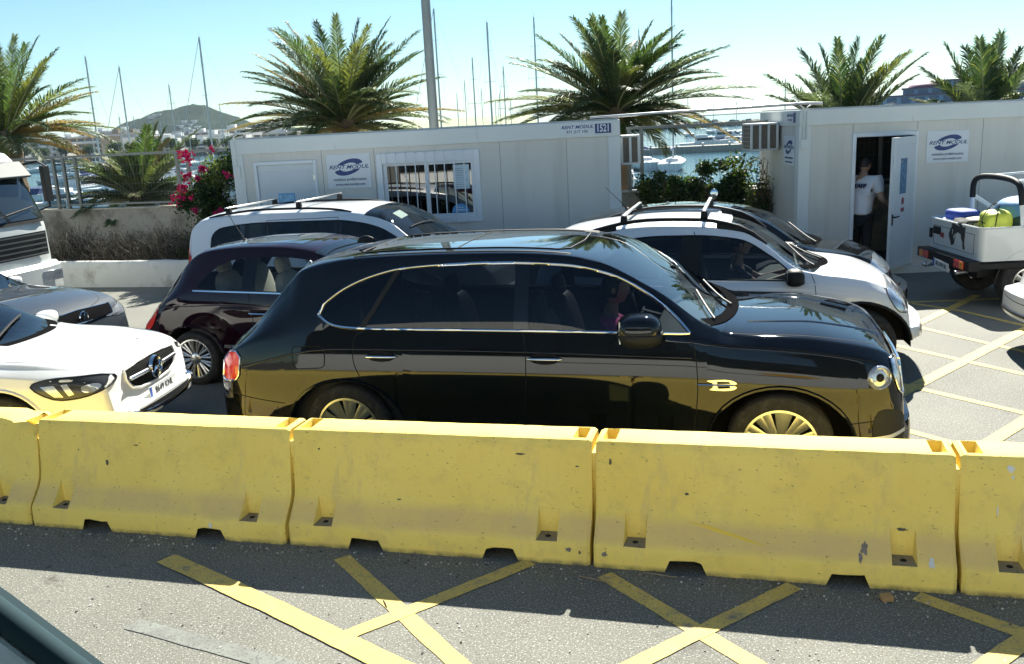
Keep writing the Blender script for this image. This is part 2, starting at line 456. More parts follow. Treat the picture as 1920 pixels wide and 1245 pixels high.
    def trim(s, mat, r=.009, name='window_trim', far=True, off=.002, pil=True):
        for sg in ((-1, 1) if far else (-1,)):
            xs = [x for x in s.xs if s.d0 <= x <= s.d1]
            lo = [s.side_pt(x, s.rowz(x, 12), sg) for x in xs]; upp = [s.side_pt(x, s.rowz(x, 17), sg) for x in xs]
            m = MB(); loop = lo+upp[::-1]+[lo[0]]
            loop = [p+Vector((0, sg*off, 0)) for p in loop]
            pp = [loop[0]]
            for p in loop[1:]:
                if (p-pp[-1]).length > .004: pp.append(p)
            m.tube(pp, r, 6, cap=False); m.build(name, mat, s.root, local=True, smooth=60)
    def rowz(s, x, j): return s.section(x)[j][1]
    def build(s, paint, glass_side, glass_ws, pillar=None, cabin=None, seatm=None, floor_z=.3, seats=((0, -1), (0, 1)), glass_rear=None, wheel=None, wheel_faces=('near',), shelf=True):
        S = s.S; b = s.emit('body', 'body', paint); s.emit('windshield', 'windshield', glass_ws)
        s.emit('rear', 'rear_window', glass_rear or glass_ws)
        for k in list(s.groups):
            if isinstance(k, tuple) and k[0] == 'pillar': s.emit(k, 'pillar_trim', pillar or black_pl)
            elif isinstance(k, tuple):
                gm = glass_side[min(k[1], len(glass_side)-1)] if isinstance(glass_side, (list, tuple)) else glass_side
                s.emit(k, 'side_window', gm)
        # wheel wells and lips
        for xh, zh, r, ra, rz in s.wheels:
            for sg in (-1, 1):
                m = MB(); lip = MB()
                A = [(xh+ra*math.cos(math.pi*i/18), zh+rz*math.sin(math.pi*i/18)) for i in range(19)]
                A = [(xh+ra, s.sill)]+A+[(xh-ra, s.sill)]
                ed = [s.side_pt(x, max(z, s.zbot(x))+.004, sg) for x, z in A]
                vs = []; fs = []
                for p, (x, z) in zip(ed, A): vs += [(p.x, p.y-sg*.004, z), (x, sg*(s.hw-.42), z)]
                for i in range(len(A)-1): fs.append((2*i, 2*i+1, 2*i+3, 2*i+2))
                m.add(vs, fs); m.add([(x, sg*(s.hw-.42), z) for x, z in A], [tuple(range(len(A)))])
                lp = [p+Vector((0, sg*.004, 0)) for p in ed]
                lip.tube(lp, .014, 6, cap=False)
                m.build('wheel_well', dark_gap, s.root, local=True)
                lip.build('arch_lip', S.get('lipm', paint), s.root, local=True, smooth=60)
        # under tray, cabin tub, headliner
        m = MB(); zf = s.sill+.03; w = s.hw*.9
        wx = sorted(s.wheels); xa = s.x0+.25; xb = s.x1-.25
        segs = [(xa, wx[0][0]-wx[0][3]), (wx[0][0]+wx[0][3], wx[1][0]-wx[1][3]), (wx[1][0]+wx[1][3], xb)]
        for a, c in segs:
            if c > a: m.bx(a, c, -w, w, zf, zf+.02)
        m.bx(xa, xb, -(s.hw-.43), s.hw-.43, zf+.02, zf+.05)
        m.build('underbody', black_pl, s.root, local=True)
        cr = cabin or (S['rear'][0]+.25, S['wind'][1]-.1); c0, c1 = cr[0]-s.cx, cr[1]-s.cx
        xs = [x for x in s.xs if c0 <= x <= c1]; m = MB()
        for sg in (-1, 1):
            vs = []; fs = []
            for x in xs:
                rr = s.rows[s.xs.index(x)]; yb = rr[11][0]-.05; zt_ = max(rr[11][1]-.015, .5)
                vs += [(x, sg*yb, .36), (x, sg*yb, zt_), (x, sg*(yb+.035), zt_)]
            for i in range(len(xs)-1):
                fs += [(3*i, 3*i+1, 3*i+4, 3*i+3), (3*i+1, 3*i+2, 3*i+5, 3*i+4)]
            m.add(vs, fs)
        w = s.hw*plan_min(s, xs)-.1
        m.bx(c0, c1, -w, w, .33, .36); m.bx(c1, c1+.02, -w, w, .36, s.edge(c1)-.1); m.bx(c0-.02, c0, -w, w, .36, s.belt(c0)-.05)
        # headliner under the roof
        rr0, rr1 = S['rear'][1]-s.cx+.05, S['wind'][0]-s.cx-.02
        hx = [i for i, x in enumerate(s.xs) if rr0 <= x <= rr1]
        vs = []; fs = []
        js = list(range(18, s.NR)); full = [(j, -1) for j in js]+[(j, 1) for j in js[::-1][1:]]
        for i in hx:
            for j, sg in full:
                y, z = s.rows[i][j]; x_, y_, z_ = s.pos(s.xs[i], sg*y*.97, z-.03); vs.append((x_, y_, z_))
        n = len(full)
        for i in range(len(hx)-1):
            for k in range(n-1): fs.append((i*n+k, i*n+k+1, (i+1)*n+k+1, (i+1)*n+k))
        m.add(vs, fs); m.build('cabin_lining', interior_m, s.root, local=True)
        # dashboard + steering wheel + seats
        xw = S['wind'][1]-s.cx; zd = s.belt(xw-.35)-.06
        m = MB(); m.prism([(xw-.1, .4), (xw-.1, zd+.03), (xw-.35, zd+.05), (xw-.5, zd), (xw-.52, zd-.25), (xw-.4, .5)], -s.hw+.15, s.hw-.15); m.build('dashboard', interior_m, s.root, local=True, bevel=.02)
        m = MB(); sw = Vector((xw-.68, .37, zd-.02)); ps = [sw+Vector((-.07*math.sin(t)*1.0, .185*math.cos(t), .17*math.sin(t))) for t in [2*math.pi*k/24 for k in range(25)]]
        m.tube(ps, .014, 6); m.tube([sw+Vector((0, -.18, 0)), sw+Vector((.02, 0, 0)), sw+Vector((0, .18, 0))], .012, 6); m.tube([sw, sw+Vector((.3, 0, -.08))], .03, 8); m.build('steering_wheel', black_pl, s.root, local=True)
        sm_ = seatm or interior_m; zs = .58
        for sxx, sy in S.get('seats', []):
            seat(s.root, sxx-s.cx, sy, zs, sm_)
        # wheels
        for xh, zh, r, ra, rz in s.wheels:
            for sg in (-1, 1):
                mkwheel(s.root, xh, sg*(s.hw-.02), r*1.0, zh, sg, **(wheel or {}))
        return b
def plan_min(s, xs): return min(s.plan(x) for x in xs) if xs else .8
def seat(root, x, y, z, mat, h=.62, hr=True):
    e = MB(); e.ell((x, y, z-.06), (.27, .25, .1), 16, 10, p=.6); M = Matrix.Rotation(R(-14), 3, 'Y')
    e.ell((x-.27, y, z+.26), (.09, .24, .35), 16, 12, M=M, p=.65)
    if hr: e.ell((x-.37, y, z+.66), (.05, .13, .095), 14, 10, M=M, p=.7); e.tube([(x-.34, y-.05, z+.52), (x-.37, y-.05, z+.66)], .007, 6); e.tube([(x-.34, y+.05, z+.52), (x-.37, y+.05, z+.66)], .007, 6)
    return e.build('seat', mat, root, local=True)
def mkwheel(root, x, y, r, z, sg, spokes=10, rimr=.68, rim=None, sw=.03, dark=False, double=False, width=.22, tmat=None):
    wl = bpy.data.objects.new('wheel', None); COL.objects.link(wl); wl.parent = root; wl.location = (x, y, z); wl.empty_display_size = .1
    z = r if abs(z-r) > .2 else z
    w = width; m = MB(); q = -sg*w
    # tyre profile from outer sidewall (offset 0) to inner (q)
    pr = [(r*rimr, .015*-sg), (r*rimr+.01, 0), (r*.86, -.0*sg+sg*.008), (r*.95, -sg*.004), (r*.985, -sg*.02), (r, -sg*.04), (r, q+sg*.04), (r*.985, q+sg*.015), (r*.93, q), (r*rimr, q)]
    m.lathe([(a, b) for a, b in pr], (0, 0, 0), 'y', 48)
    for k in (.3, .5, .7):
        pass
    m.build('tyre', tmat or tyre_m, wl, local=True, smooth=30)
    R0 = r*rimr; m = MB()
    m.lathe([(R0, -sg*.012), (R0+.004, sg*.004), (R0-.012, sg*.006), (R0-.02, -sg*.02), (R0-.03, -sg*.10), (R0-.03, q)], (0, 0, 0), 'y', 48)
    m.lathe([(0, -sg*.005), (.045, -sg*.005), (.065, -sg*.02), (.07, -sg*.05), (.07, -sg*.09)], (0, 0, 0), 'y', 24)
    for k in range(spokes):
        t = 2*math.pi*(k+.35)/spokes
        for dt in ((-.11, .11) if double else (0,)):
            c, s_ = math.cos(t), math.sin(t); c2, s2 = math.cos(t+dt), math.sin(t+dt)
            a = Vector((c*.05, -sg*.025, s_*.05)); b = Vector((c2*(R0-.012), -sg*.012, s2*(R0-.012))); u = Vector((-s2, 0, c2))
            wa, wb = sw*.6, sw
            vs = [a-u*wa, a+u*wa, b+u*wb, b-u*wb]; d = Vector((0, -sg*.03, 0)); vs2 = [v+d for v in vs]
            md = [(v+Vector((0, sg*.006, 0))) for v in ((a+a)/2, b)]
            m.add(vs+vs2+md, [(0, 8, 9, 3), (8, 1, 2, 9), (0, 1, 5, 4), (1, 2, 6, 5), (2, 3, 7, 6), (3, 0, 4, 7)])
    m.build('rim', rim or alloy, wl, local=True, smooth=40)
    m = MB(); m.lathe([(0, -sg*.12), (R0-.02, -sg*.12)], (0, 0, 0), 'y', 32); m.lathe([(0, -sg*.10), (R0*.62, -sg*.10), (R0*.62, -sg*.115)], (0, 0, 0), 'y', 32)
    m.build('brake_disc', pm('brake dark', (.03, .03, .03), .6, metal=.5), wl, local=True)
    return wl
def mirror(root, x, y, z, sg, mat, sz=(.11, .13, .085), arm=True, lower=None):
    m = MB(); M = Matrix.Rotation(R(-6*sg), 3, 'Z')
    m.ell((x, y+sg*.12, z), (sz[0], sz[1], sz[2]), 24, 16, M=M, p=.75)
    if arm: m.ell((x+.04, y+sg*.02, z-.06), (.06, .07, .03), 12, 8, p=.8)
    o = m.build('wing_mirror', mat, root, local=True, smooth=80)
    if lower:
        m = MB(); m.ell((x+.003, y+sg*.12, z-.022), (sz[0]*1.02, sz[1]*1.02, sz[2]*.85), 24, 16, M=M, zmin=-1, p=.75)
        m.v = [(a, b, min(c, z-.012)) for a, b, c in m.v]; m.build('mirror_base', lower, o, local=True, smooth=80)
    m = MB(); m.box((x-sz[0]*.78, y+sg*.12, z), (.01, sz[1]*1.45, sz[2]*1.35)); m.build('mirror_glass', chrome, o, local=True)
    return o
def plate(root, s, M, mat=None, size=(.52, .11), blue=True, cs=.085):
    m = MB(); m.box((0, 0, 0), (size[0], size[1], .008)); m.v = [tuple(M @ Vector(v)) for v in m.v]
    o = m.build('number_plate', white_plate, root, local=True)
    if blue:
        m = MB(); m.box((-size[0]/2+.022, 0, .0045), (.04, size[1]-.006, .002)); m.v = [tuple(M @ Vector(v)) for v in m.v]; m.build('country_band', blue_plate, o, local=True)
    text('plate_text', s, cs, M @ Matrix.Translation((.02, 0, .006)), ink, o, xs=.98, ext=.001, bold=0)
    return o
def roofrail(car, x0, x1, yf, mat, sg, h=.05, r=.014, side=19):
    cx = car.cx; P = []
    for k in range(15):
        t = k/14; x = x0-cx+(x1-x0)*t; hh = h*min(1, 3.2*min(t, 1-t))**.6 if 0 < t < 1 else 0
        z = car.hit('top', x, sg*yf)[0].z; P.append(Vector((x, sg*yf, z+hh-.004)))
    m = MB(); m.tube(P, r, 8); m.build('roof_rail', mat, car.root, local=True, smooth=60); return P
def roofbar(car, x, yf, z, barm, footm, w=.035, ang=0):
    cx = car.cx; x -= cx
    m = MB(); m.box((x, 0, z), (w*1.15, 2*yf+.14, .018), rz=ang)
    b = m.build('roof_bar', barm, car.root, local=True, bevel=.006)
    for sg in (-1, 1):
        m = MB(); m.box((x-math.sin(ang)*sg*yf, sg*(yf-.01), z-.04), (.075, .07, .075), taper=.75); m.build('bar_foot', footm, b, local=True, bevel=.01)
    return b
# ------------------------------------------------------------------ people
def skinned(name, nodes, edges, mat, parent, root, sub=2, smooth=True):
    keys = list(nodes); me = bpy.data.meshes.new(name)
    me.from_pydata([nodes[k][0] for k in keys], [(keys.index(a), keys.index(b)) for a, b in edges], [])
    o = bpy.data.objects.new('tmp_skin', me); COL.objects.link(o)
    o.modifiers.new('s', 'SKIN'); o.modifiers['s'].use_smooth_shade = True
    for i, k in enumerate(keys):
        r = nodes[k][1]; r = r if hasattr(r, '__len__') else (r, r)
        me.skin_vertices[0].data[i].radius = r; me.skin_vertices[0].data[i].use_root = (k == root)
    sb = o.modifiers.new('d', 'SUBSURF'); sb.levels = sub; sb.render_levels = sub
    dg = bpy.context.evaluated_depsgraph_get(); dg.update()
    m2 = bpy.data.meshes.new_from_object(o.evaluated_get(dg)); m2.name = name
    bpy.data.objects.remove(o); m2.materials.clear(); m2.materials.append(mat)
    m2.polygons.foreach_set('use_smooth', [True]*len(m2.polygons))
    ob = bpy.data.objects.new(name, m2); COL.objects.link(ob); ob.parent = parent; return ob
def V3(*a): return Vector(a)
def add_hand(N, E, pre, wrist, d, side, k=1.0):
    # palm plus five separate curled fingers; d: direction of the hand, side: towards the thumb
    d = d.normalized(); side = (side-d*side.dot(d)).normalized(); dn = d.cross(side).normalized()
    N[pre+'palm'] = (wrist+d*.055*k, (.034*k, .02*k)); E.append((pre+'wrist', pre+'palm'))
    for i, (off, ln) in enumerate(((.028, .07), (.010, .08), (-.010, .075), (-.028, .058))):
        a = wrist+d*.09*k+side*off*k; b = a+(d*.8-dn*.45)*ln*.5*k; c = b+(d*.35-dn*.9)*ln*.5*k
        N[f'{pre}f{i}a'] = (a, .010*k); N[f'{pre}f{i}b'] = (b, .009*k); N[f'{pre}f{i}c'] = (c, .0075*k)
        E += [(pre+'palm', f'{pre}f{i}a'), (f'{pre}f{i}a', f'{pre}f{i}b'), (f'{pre}f{i}b', f'{pre}f{i}c')]
    t1 = wrist+d*.04*k+side*.045*k; t2 = t1+(d*.8+side*.4-dn*.3).normalized()*.04*k
    N[pre+'t1'] = (t1, .012*k); N[pre+'t2'] = (t2, .009*k); E += [(pre+'palm', pre+'t1'), (pre+'t1', pre+'t2')]
def head_mesh(name, c, fwd, mat, parent, hair=None, k=1.0, tilt=0, hairlen=0):
    # a skull with brow, nose, mouth, chin and ears
    f = fwd.normalized(); l = Vector((0, 0, 1)).cross(f).normalized(); M = Matrix(((f.x, l.x, 0), (f.y, l.y, 0), (f.z, l.z, 1))); M = M @ Matrix.Rotation(tilt, 3, 'Y')
    m = MB(); n, mm = 24, 20; vs = []; fs = []
    for j in range(mm+1):
        ph = math.pi*j/mm-math.pi/2
        for i in range(n):
            t = 2*math.pi*i/n; x, y, z = math.cos(ph)*math.cos(t), math.cos(ph)*math.sin(t), math.sin(ph)
            rx, ry, rz_ = .098, .076, .12
            if z < 0: ry *= 1+.25*z; rx *= 1+.12*z*(1 if x < 0 else .3)
            X, Y, Z = rx*x, ry*y, rz_*z
            if x > .75 and abs(y) < .28 and -.35 < z < .12: X += .020*(1-abs(y)/.28)*(1-abs(z+.22)/.35)
            if x > .6 and .2 < abs(y) < .55 and 0 < z < .25: X -= .008
            if x > .7 and abs(y) < .4 and -.62 < z < -.5: X += .005
            if x > .5 and z < -.75: X += .016
            vs.append(M @ Vector((X*k, Y*k, Z*k))+c)
    for j in range(mm):
        for i in range(n): fs.append((j*n+i, j*n+(i+1) % n, (j+1)*n+(i+1) % n, (j+1)*n+i))
    m.add(vs, fs)
    for sg in (-1, 1): m.ell(M @ Vector((-.005*k, sg*.077*k, -.005*k))+c, (.02*k, .009*k, .032*k), 10, 8, M=M)
    m.build(name, mat, parent, local=True, smooth=80)
    if hair:
        h = MB(); hs = []; hf = []
        for j in range(13):
            ph = math.pi*j/12-math.pi/2
            for i in range(24):
                t = 2*math.pi*i/24; x, y, z = math.cos(ph)*math.cos(t), math.cos(ph)*math.sin(t), math.sin(ph)
                low = -.25-hairlen if x < .25 else .38
                z = max(z, low); X = (.104*x-.006)*k; Y = .083*y*k*(1+.04*random.random()); Z = (.127*z+.004)*k
                if x > .25 and z <= .38: X = min(X, .05*k)
                hs.append(M @ Vector((X, Y, Z))+c)
        for j in range(12):
            for i in range(24): hf.append((j*24+i, j*24+(i+1) % 24, (j+1)*24+(i+1) % 24, (j+1)*24+i))
        h.add(hs, hf); h.build('hair', hair, parent, local=True, smooth=80)
def seated(label, loc, shirt, rotz=0, skin=None, hands=((.40, .16, .42), (.40, -.16, .42)), k=.95, trousers=None, lean=-.08, hairlen=0, long_sleeve=False, elbows=None):
    skin = skin or skin_m
    P = T('person', label, 'person', loc, rotz)
    N = {}; E = []
    hip = V3(0, 0, .1)
    N['hip'] = (hip, (.15, .11)); N['waist'] = (V3(lean*.4, 0, .26), (.14, .10)); N['chest'] = (V3(lean, 0, .46), (.17, .11)); N['nb'] = (V3(lean*.9, 0, .60), .07); N['neck'] = (V3(lean*.75, 0, .66), .052); N['head0'] = (V3(lean*.55, 0, .72), .05)
    E += [('hip', 'waist'), ('waist', 'chest'), ('chest', 'nb'), ('nb', 'neck'), ('neck', 'head0')]
    for sg, n in ((1, 'l'), (-1, 'r')):
        h = V3(*hands[0 if sg == 1 else 1]); sh = V3(lean, sg*.19, .53)
        el = V3(*(elbows[0 if sg == 1 else 1])) if elbows else (sh+h)/2+V3(-.03, sg*.06, -.12)
        N[n+'sh'] = (sh, .058); N[n+'el'] = (el, .043); N[n+'wrist'] = (h, .028); E += [('chest', n+'sh'), (n+'sh', n+'el'), (n+'el', n+'wrist')]
        add_hand(N, E, n, h, (h-el), V3(0, -sg*.3, 1))
        N[n+'th'] = (V3(.1, sg*.1, .09), .09); N[n+'kn'] = (V3(.45, sg*.13, .13), .062); N[n+'an'] = (V3(.62, sg*.12, -.24), .042); N[n+'to'] = (V3(.8, sg*.13, -.29), .035)
        E += [('hip', n+'th'), (n+'th', n+'kn'), (n+'kn', n+'an'), (n+'an', n+'to')]
    for q in N: N[q] = (N[q][0]*k, N[q][1])
    skinned('body', N, E, skin, P, 'hip')
    head_mesh('head', V3(lean*.45+.01, 0, .82)*k, V3(1, 0, 0), skin, P, hair_m, hairlen=hairlen)
    # clothing as a slightly larger skin
    f = .012 if not long_sleeve else .012
    C = {q: (N[q][0], tuple(x+f for x in (N[q][1] if hasattr(N[q][1], '__len__') else (N[q][1],)*2))) for q in ('hip', 'waist', 'chest', 'nb', 'lsh', 'rsh')}
    CE = [('hip', 'waist'), ('waist', 'chest'), ('chest', 'nb'), ('chest', 'lsh'), ('chest', 'rsh')]
    for n in 'lr':
        a, b = N[n+'sh'][0], N[n+'el'][0]
        if long_sleeve:
            C[n+'el'] = (b, .058); C[n+'w'] = (b+(N[n+'wrist'][0]-b)*.95, .042); CE += [(n+'sh', n+'el'), (n+'el', n+'w')]
        else: C[n+'s'] = (a+(b-a)*.7, .06); CE.append((n+'sh', n+'s'))
    skinned('shirt', C, CE, shirt, P, 'hip')
    C = {q: (N[q][0]+V3(0, 0, .004), (N[q][1] if not hasattr(N[q][1], '__len__') else max(N[q][1]))+.012) for q in ('hip', 'lth', 'rth', 'lkn', 'rkn', 'lan', 'ran')}
    skinned('trousers', C, [('hip', 'lth'), ('lth', 'lkn'), ('lkn', 'lan'), ('hip', 'rth'), ('rth', 'rkn'), ('rkn', 'ran')], trousers or pm('dark trousers', (.02, .022, .03), .85), P, 'hip')
    return P
def standing(label, loc, rotz):
    # seen from behind, leaning forward a little, right arm reaching to the door handle; faces local +x
    P = T('person', label, 'person', loc, rotz); N = {}; E = []
    N['hip'] = (V3(-.02, 0, .93), (.16, .125)); N['waist'] = (V3(0, 0, 1.08), (.15, .12)); N['belly'] = (V3(.02, 0, 1.2), (.16, .13)); N['chest'] = (V3(.04, 0, 1.36), (.19, .12)); N['nb'] = (V3(.05, 0, 1.50), .075); N['neck'] = (V3(.075, 0, 1.545), .058); N['h0'] = (V3(.09, 0, 1.60), .05)
    E += [('hip', 'waist'), ('waist', 'belly'), ('belly', 'chest'), ('chest', 'nb'), ('nb', 'neck'), ('neck', 'h0')]
    arms = {'r': (V3(.04, -.21, 1.43), V3(.02, -.31, 1.15), V3(.26, -.36, 1.02)), 'l': (V3(.04, .21, 1.43), V3(.10, .27, 1.14), V3(.27, .16, 1.0))}
    for n, (a, b, h) in arms.items():
        N[n+'sh'] = (a, .065); N[n+'el'] = (b, .047); N[n+'wrist'] = (h, .03); E += [('chest', n+'sh'), (n+'sh', n+'el'), (n+'el', n+'wrist')]
        add_hand(N, E, n, h, h-b, V3(0, (1 if n == 'r' else -1), .6))
    for sg, n, fx in ((1, 'l', .1), (-1, 'r', -.08)):
        N[n+'th'] = (V3(0, sg*.1, .84), .095); N[n+'kn'] = (V3(fx*.6+.03, sg*.11, .48), .062); N[n+'an'] = (V3(fx-.02, sg*.11, .09), .045); N[n+'to'] = (V3(fx+.14, sg*.13, .035), .034)
        E += [('hip', n+'th'), (n+'th', n+'kn'), (n+'kn', n+'an'), (n+'an', n+'to')]
    skinned('body', N, E, skin_m, P, 'hip')
    head_mesh('head', V3(.11, 0, 1.665), V3(1, -.45, 0), skin_m, P, hair_m)
    polo = pm('white polo', (.74, .75, .80), .8, var=.05, bump=.25, bs=14)
    C = {'hip': (V3(-.02, 0, .90), (.19, .155)), 'waist': (N['waist'][0], (.185, .15)), 'belly': (N['belly'][0], (.185, .15)), 'chest': (N['chest'][0], (.23, .16)), 'nb': (N['nb'][0], .09)}
    CE = [('hip', 'waist'), ('waist', 'belly'), ('belly', 'chest'), ('chest', 'nb')]
    for n in 'lr': C[n+'sh'] = (N[n+'sh'][0]+V3(0, 0, .01), .092); C[n+'s'] = (N[n+'sh'][0]+(N[n+'el'][0]-N[n+'sh'][0])*.72, .075); CE += [('chest', n+'sh'), (n+'sh', n+'s')]
    po = skinned('polo_shirt', C, CE, polo, P, 'waist')
    navy = pm('navy print', (.02, .03, .09), .7)
    Mb = Matrix.Translation((-.13, 0, 1.36)) @ Matrix.Rotation(R(-90), 4, 'Z') @ Matrix.Rotation(R(90), 4, 'X')
    text('back_print', 'STAFF', .085, Mb, navy, po, ext=.012, shear=.2, bold=.003)
    C = {q: (N[q][0], (N[q][1] if not hasattr(N[q][1], '__len__') else .14)+.016) for q in ('hip', 'lth', 'rth', 'lkn', 'rkn', 'lan', 'ran')}
    skinned('trousers', C, [('hip', 'lth'), ('lth', 'lkn'), ('lkn', 'lan'), ('hip', 'rth'), ('rth', 'rkn'), ('rkn', 'ran')], pm('black trousers', (.012, .012, .014), .8), P, 'hip')
    for n in 'lr':
        a = N[n+'an'][0]; m = MB(); m.ell((a.x+.07, a.y, .04), (.145, .05, .055), 14, 10, p=.7); m.build('shoe', black_pl, P, local=True)
    return P
# ------------------------------------------------------------------ vehicles
g_priv = glass('glass privacy', (.07, .075, .085)); g_front = glass('glass front', (.26, .29, .31)); g_clear = glass('glass clear', (.62, .68, .68)); g_ws = glass('glass windscreen', (.50, .58, .60), gl=.07)
g_mid = glass('glass mid', (.15, .17, .185))
p_black = pm('paint black', (.004, .005, .007), .6, coat=1, var=.1, spec=.0)
p_purple = pm('paint aubergine', (.012, .003, .007), .6, coat=1, var=.1, spec=0)
p_white = pm('paint white', (.82, .83, .84), .3, coat=.8, var=.015)
p_white2 = pm('paint silver white', (.80, .81, .83), .32, coat=.8, var=.015)
p_white3 = pm('paint polar white', (.84, .84, .82), .3, coat=.9, var=.015)
p_gray = pm('paint graphite', (.010, .012, .014), .6, coat=1, var=.08, spec=0)
p_slate = pm('paint slate blue', (.020, .028, .038), .6, coat=1, var=.06, spec=.1)
gap = dark_gap
matte_black = pm('matte black', (.010, .010, .011), 1, spec=0)

# ---- big black SUV behind the barrier
S = dict(hw=.97, sill=.24,
 top=[(-4.2, .86), (-4.13, .98), (-4.02, 1.08), (-3.87, 1.22), (-3.72, 1.40), (-3.62, 1.51), (-3.5, 1.585), (-3.22, 1.645), (-2.73, 1.682), (-1.95, 1.695), (-1.5, 1.68), (-1.1, 1.62), (-.65, 1.40), (-.2, 1.135), (-.02, 1.125), (.33, 1.115), (.6, 1.07), (.8, 1.015), (.89, .965), (.95, .89), (.985, .79), (1.0, .66), (1.01, .50)],
 edge=[(-4.2, .82), (-4.02, .99), (-3.86, 1.10), (-3.68, 1.26), (-3.52, 1.42), (-3.42, 1.53), (-3.25, 1.59), (-3.03, 1.63), (-2.6, 1.654), (-2.2, 1.662), (-1.76, 1.662), (-1.36, 1.643), (-1.09, 1.59), (-.86, 1.51), (-.6, 1.365), (-.33, 1.165), (-.2, 1.085), (.3, 1.06), (.6, 1.025), (.8, .975), (.89, .92), (.95, .84), (.985, .74), (1.0, .62), (1.01, .47)],
 belt=[(-4.2, .78), (-4.0, .95), (-3.7, 1.06), (-3.23, 1.10), (-2, 1.10), (-.45, 1.085), (-.2, 1.04), (.3, 1.0), (.6, .965), (.8, .91), (.9, .84), (.965, .70), (1.01, .43)],
 wc=[(-4.2, .80), (-3.9, .74), (-3.5, .70), (-2.8, .715), (-1.2, .72), (-.6, .74), (-.3, .80), (0, .86), (.6, .84), (1.01, .8)],
 bow=[(-4.2, -.06), (-3.6, -.10), (-3.2, 0), (-1.5, 0), (-1.15, .07), (-.4, .07), (.2, .04), (.7, .04), (1.01, .05)],
 lo=[(-3.24, 1.235), (-3.13, 1.17), (-3.03, 1.15), (-2.86, 1.14), (-1.73, 1.132), (-.96, 1.124), (-.45, 1.115)],
 up=[(-3.24, 1.24), (-3.22, 1.29), (-3.16, 1.345), (-3.01, 1.44), (-2.8, 1.52), (-2.59, 1.567), (-2.17, 1.596), (-1.76, 1.603), (-1.36, 1.585), (-1.05, 1.52), (-.78, 1.385), (-.59, 1.245), (-.45, 1.118)],
 pillars=[(-1.69, -1.585)], wind=(-1.1, -.24), rear=(-3.95, -3.66), cols=[-2.86],
 wheels=[(.17, .345, .36, .49, .415), (-3.04, .345, .36, .49, .40)], Lf=.55, ff=.70, ef=2.2, Lr=.6, fr=.74,
 prof=[(0, .955), (.06, .985), (.15, .997), (.4, 1.0), (.58, .999), (.72, .990), (.86, .972), (1, .944)],
 seats=[(-1.25, -.38), (-1.25, .38), (-2.2, -.4), (-2.2, .4)])
suv = Car('estate_car', 'glossy black luxury SUV with chrome window line standing closest behind the yellow barriers', 'car', -1.55, 7.15, S)
suv.build(p_black, [g_mid, g_front], g_ws, pillar=p_black, glass_rear=g_priv, seatm=pm('dark red leather', (.025, .008, .010), .6), wheel=dict(spokes=10, rimr=.70, sw=.034, double=True))
suv.root.name = 'sport_utility_car'
suv.trim(chrome, .0125)
r_ = suv.root
for a in ([(-2.88, 1.14), (-2.80, 1.25), (-2.60, 1.565)], ): suv.strip('quarter_pillar', a, .04, 'side', black_pl, off=.004)
for a in ([(-2.86, 1.12), (-2.93, 1.08), (-2.95, .92), (-2.90, .78), (-2.78, .60), (-2.62, .5), (-2.55, .38)], [(-1.62, 1.12), (-1.60, .95), (-1.605, .70), (-1.63, .33)], [(-.44, 1.10), (-.40, 1.0), (-.38, .75), (-.40, .5), (-.42, .3)],
          [(-.30, 1.045), (0, 1.03), (.3, 1.008), (.6, .965), (.78, .925)], [(.62, .52), (.78, .535), (.93, .54)], [(-3.55, .55), (-3.8, .58), (-4.1, .62)],
          [(-3.52, .36), (-3.60, .44), (-3.62, .52)]): suv.strip('panel_gap', a, .007, 'side', gap, sm=4, off=.001)
# character crease: thin bright-edged raised swage along the flank
suv.strip('body_crease', [(-3.9, .83), (-3.3, .97), (-2.6, .985), (-1.6, .98), (-.42, .955)], .016, 'side', p_black, off=.0, raise_=.009, sm=4)
for x in (-2.72, -1.46):
    q = suv.hit('side', x+1.55, .935); c = q[0]
    m = MB(); m.ell((c.x, c.y-.004, c.z), (.11, .004, .045), 20, 8); m.build('handle_recess', dark_gap, r_, local=True)
    m = MB(); m.tube([(c.x-.125, c.y-.008, c.z), (c.x-.1, c.y-.03, c.z+.002), (c.x, c.y-.038, c.z+.004), (c.x+.1, c.y-.03, c.z+.002), (c.x+.125, c.y-.008, c.z)], [.008, .012, .013, .012, .008], 8, flat=1.0); m.build('door_handle', chrome, r_, local=True, smooth=80)
suv.patch('fuel_flap', [(-3.44, 1.0), (-3.2, 1.005), (-3.18, .98), (-3.19, .86), (-3.22, .84), (-3.42, .83), (-3.45, .86), (-3.46, .97)], 'side', p_black, off=.002, rim=('panel_gap', gap), rr=.0035)
suv.patch('taillight', [(-4.13, .93), (-3.98, .945), (-3.93, .90), (-3.95, .76), (-3.99, .715), (-4.1, .70), (-4.15, .73)], 'side', red_lens, off=.006, sp=.02, smoothn=0, rim=('light_surround', chrome), rr=.007)
suv.patch('taillight', [(7.65, .74), (7.98, .74), (7.98, .93), (7.65, .93)], 'back', red_lens, off=.006)
def roundlamp(car, x, z, r, axis, rim, lens, inner, tilt=1.0):
    h = car.hit(axis, *car.loc(axis, [(x, z)])[0]); p, n = h; n = Vector((n.x, n.y, n.z)).normalized()
    q = n.to_track_quat('Z', 'Y').to_matrix().to_4x4(); M = Matrix.Translation(p) @ q
    def put(prof, name, mat, par):
        m = MB(); m.lathe(prof, (0, 0, 0), 'z', 28); m.v = [tuple(M @ Vector(v)) for v in m.v]; return m.build(name, mat, par, local=True)
    o = put([(r*.72, -.01), (r*.74, .012), (r*.86, .024), (r, .012), (r*1.04, -.02)], 'headlight', rim, car.root)
    put([(0, .006), (r*.3, .005), (r*.72, .0)], 'lens', lens, o)
    put([(0, .02), (r*.2, .018), (r*.34, .008), (r*.36, 0)], 'projector', inner, o)
    return o
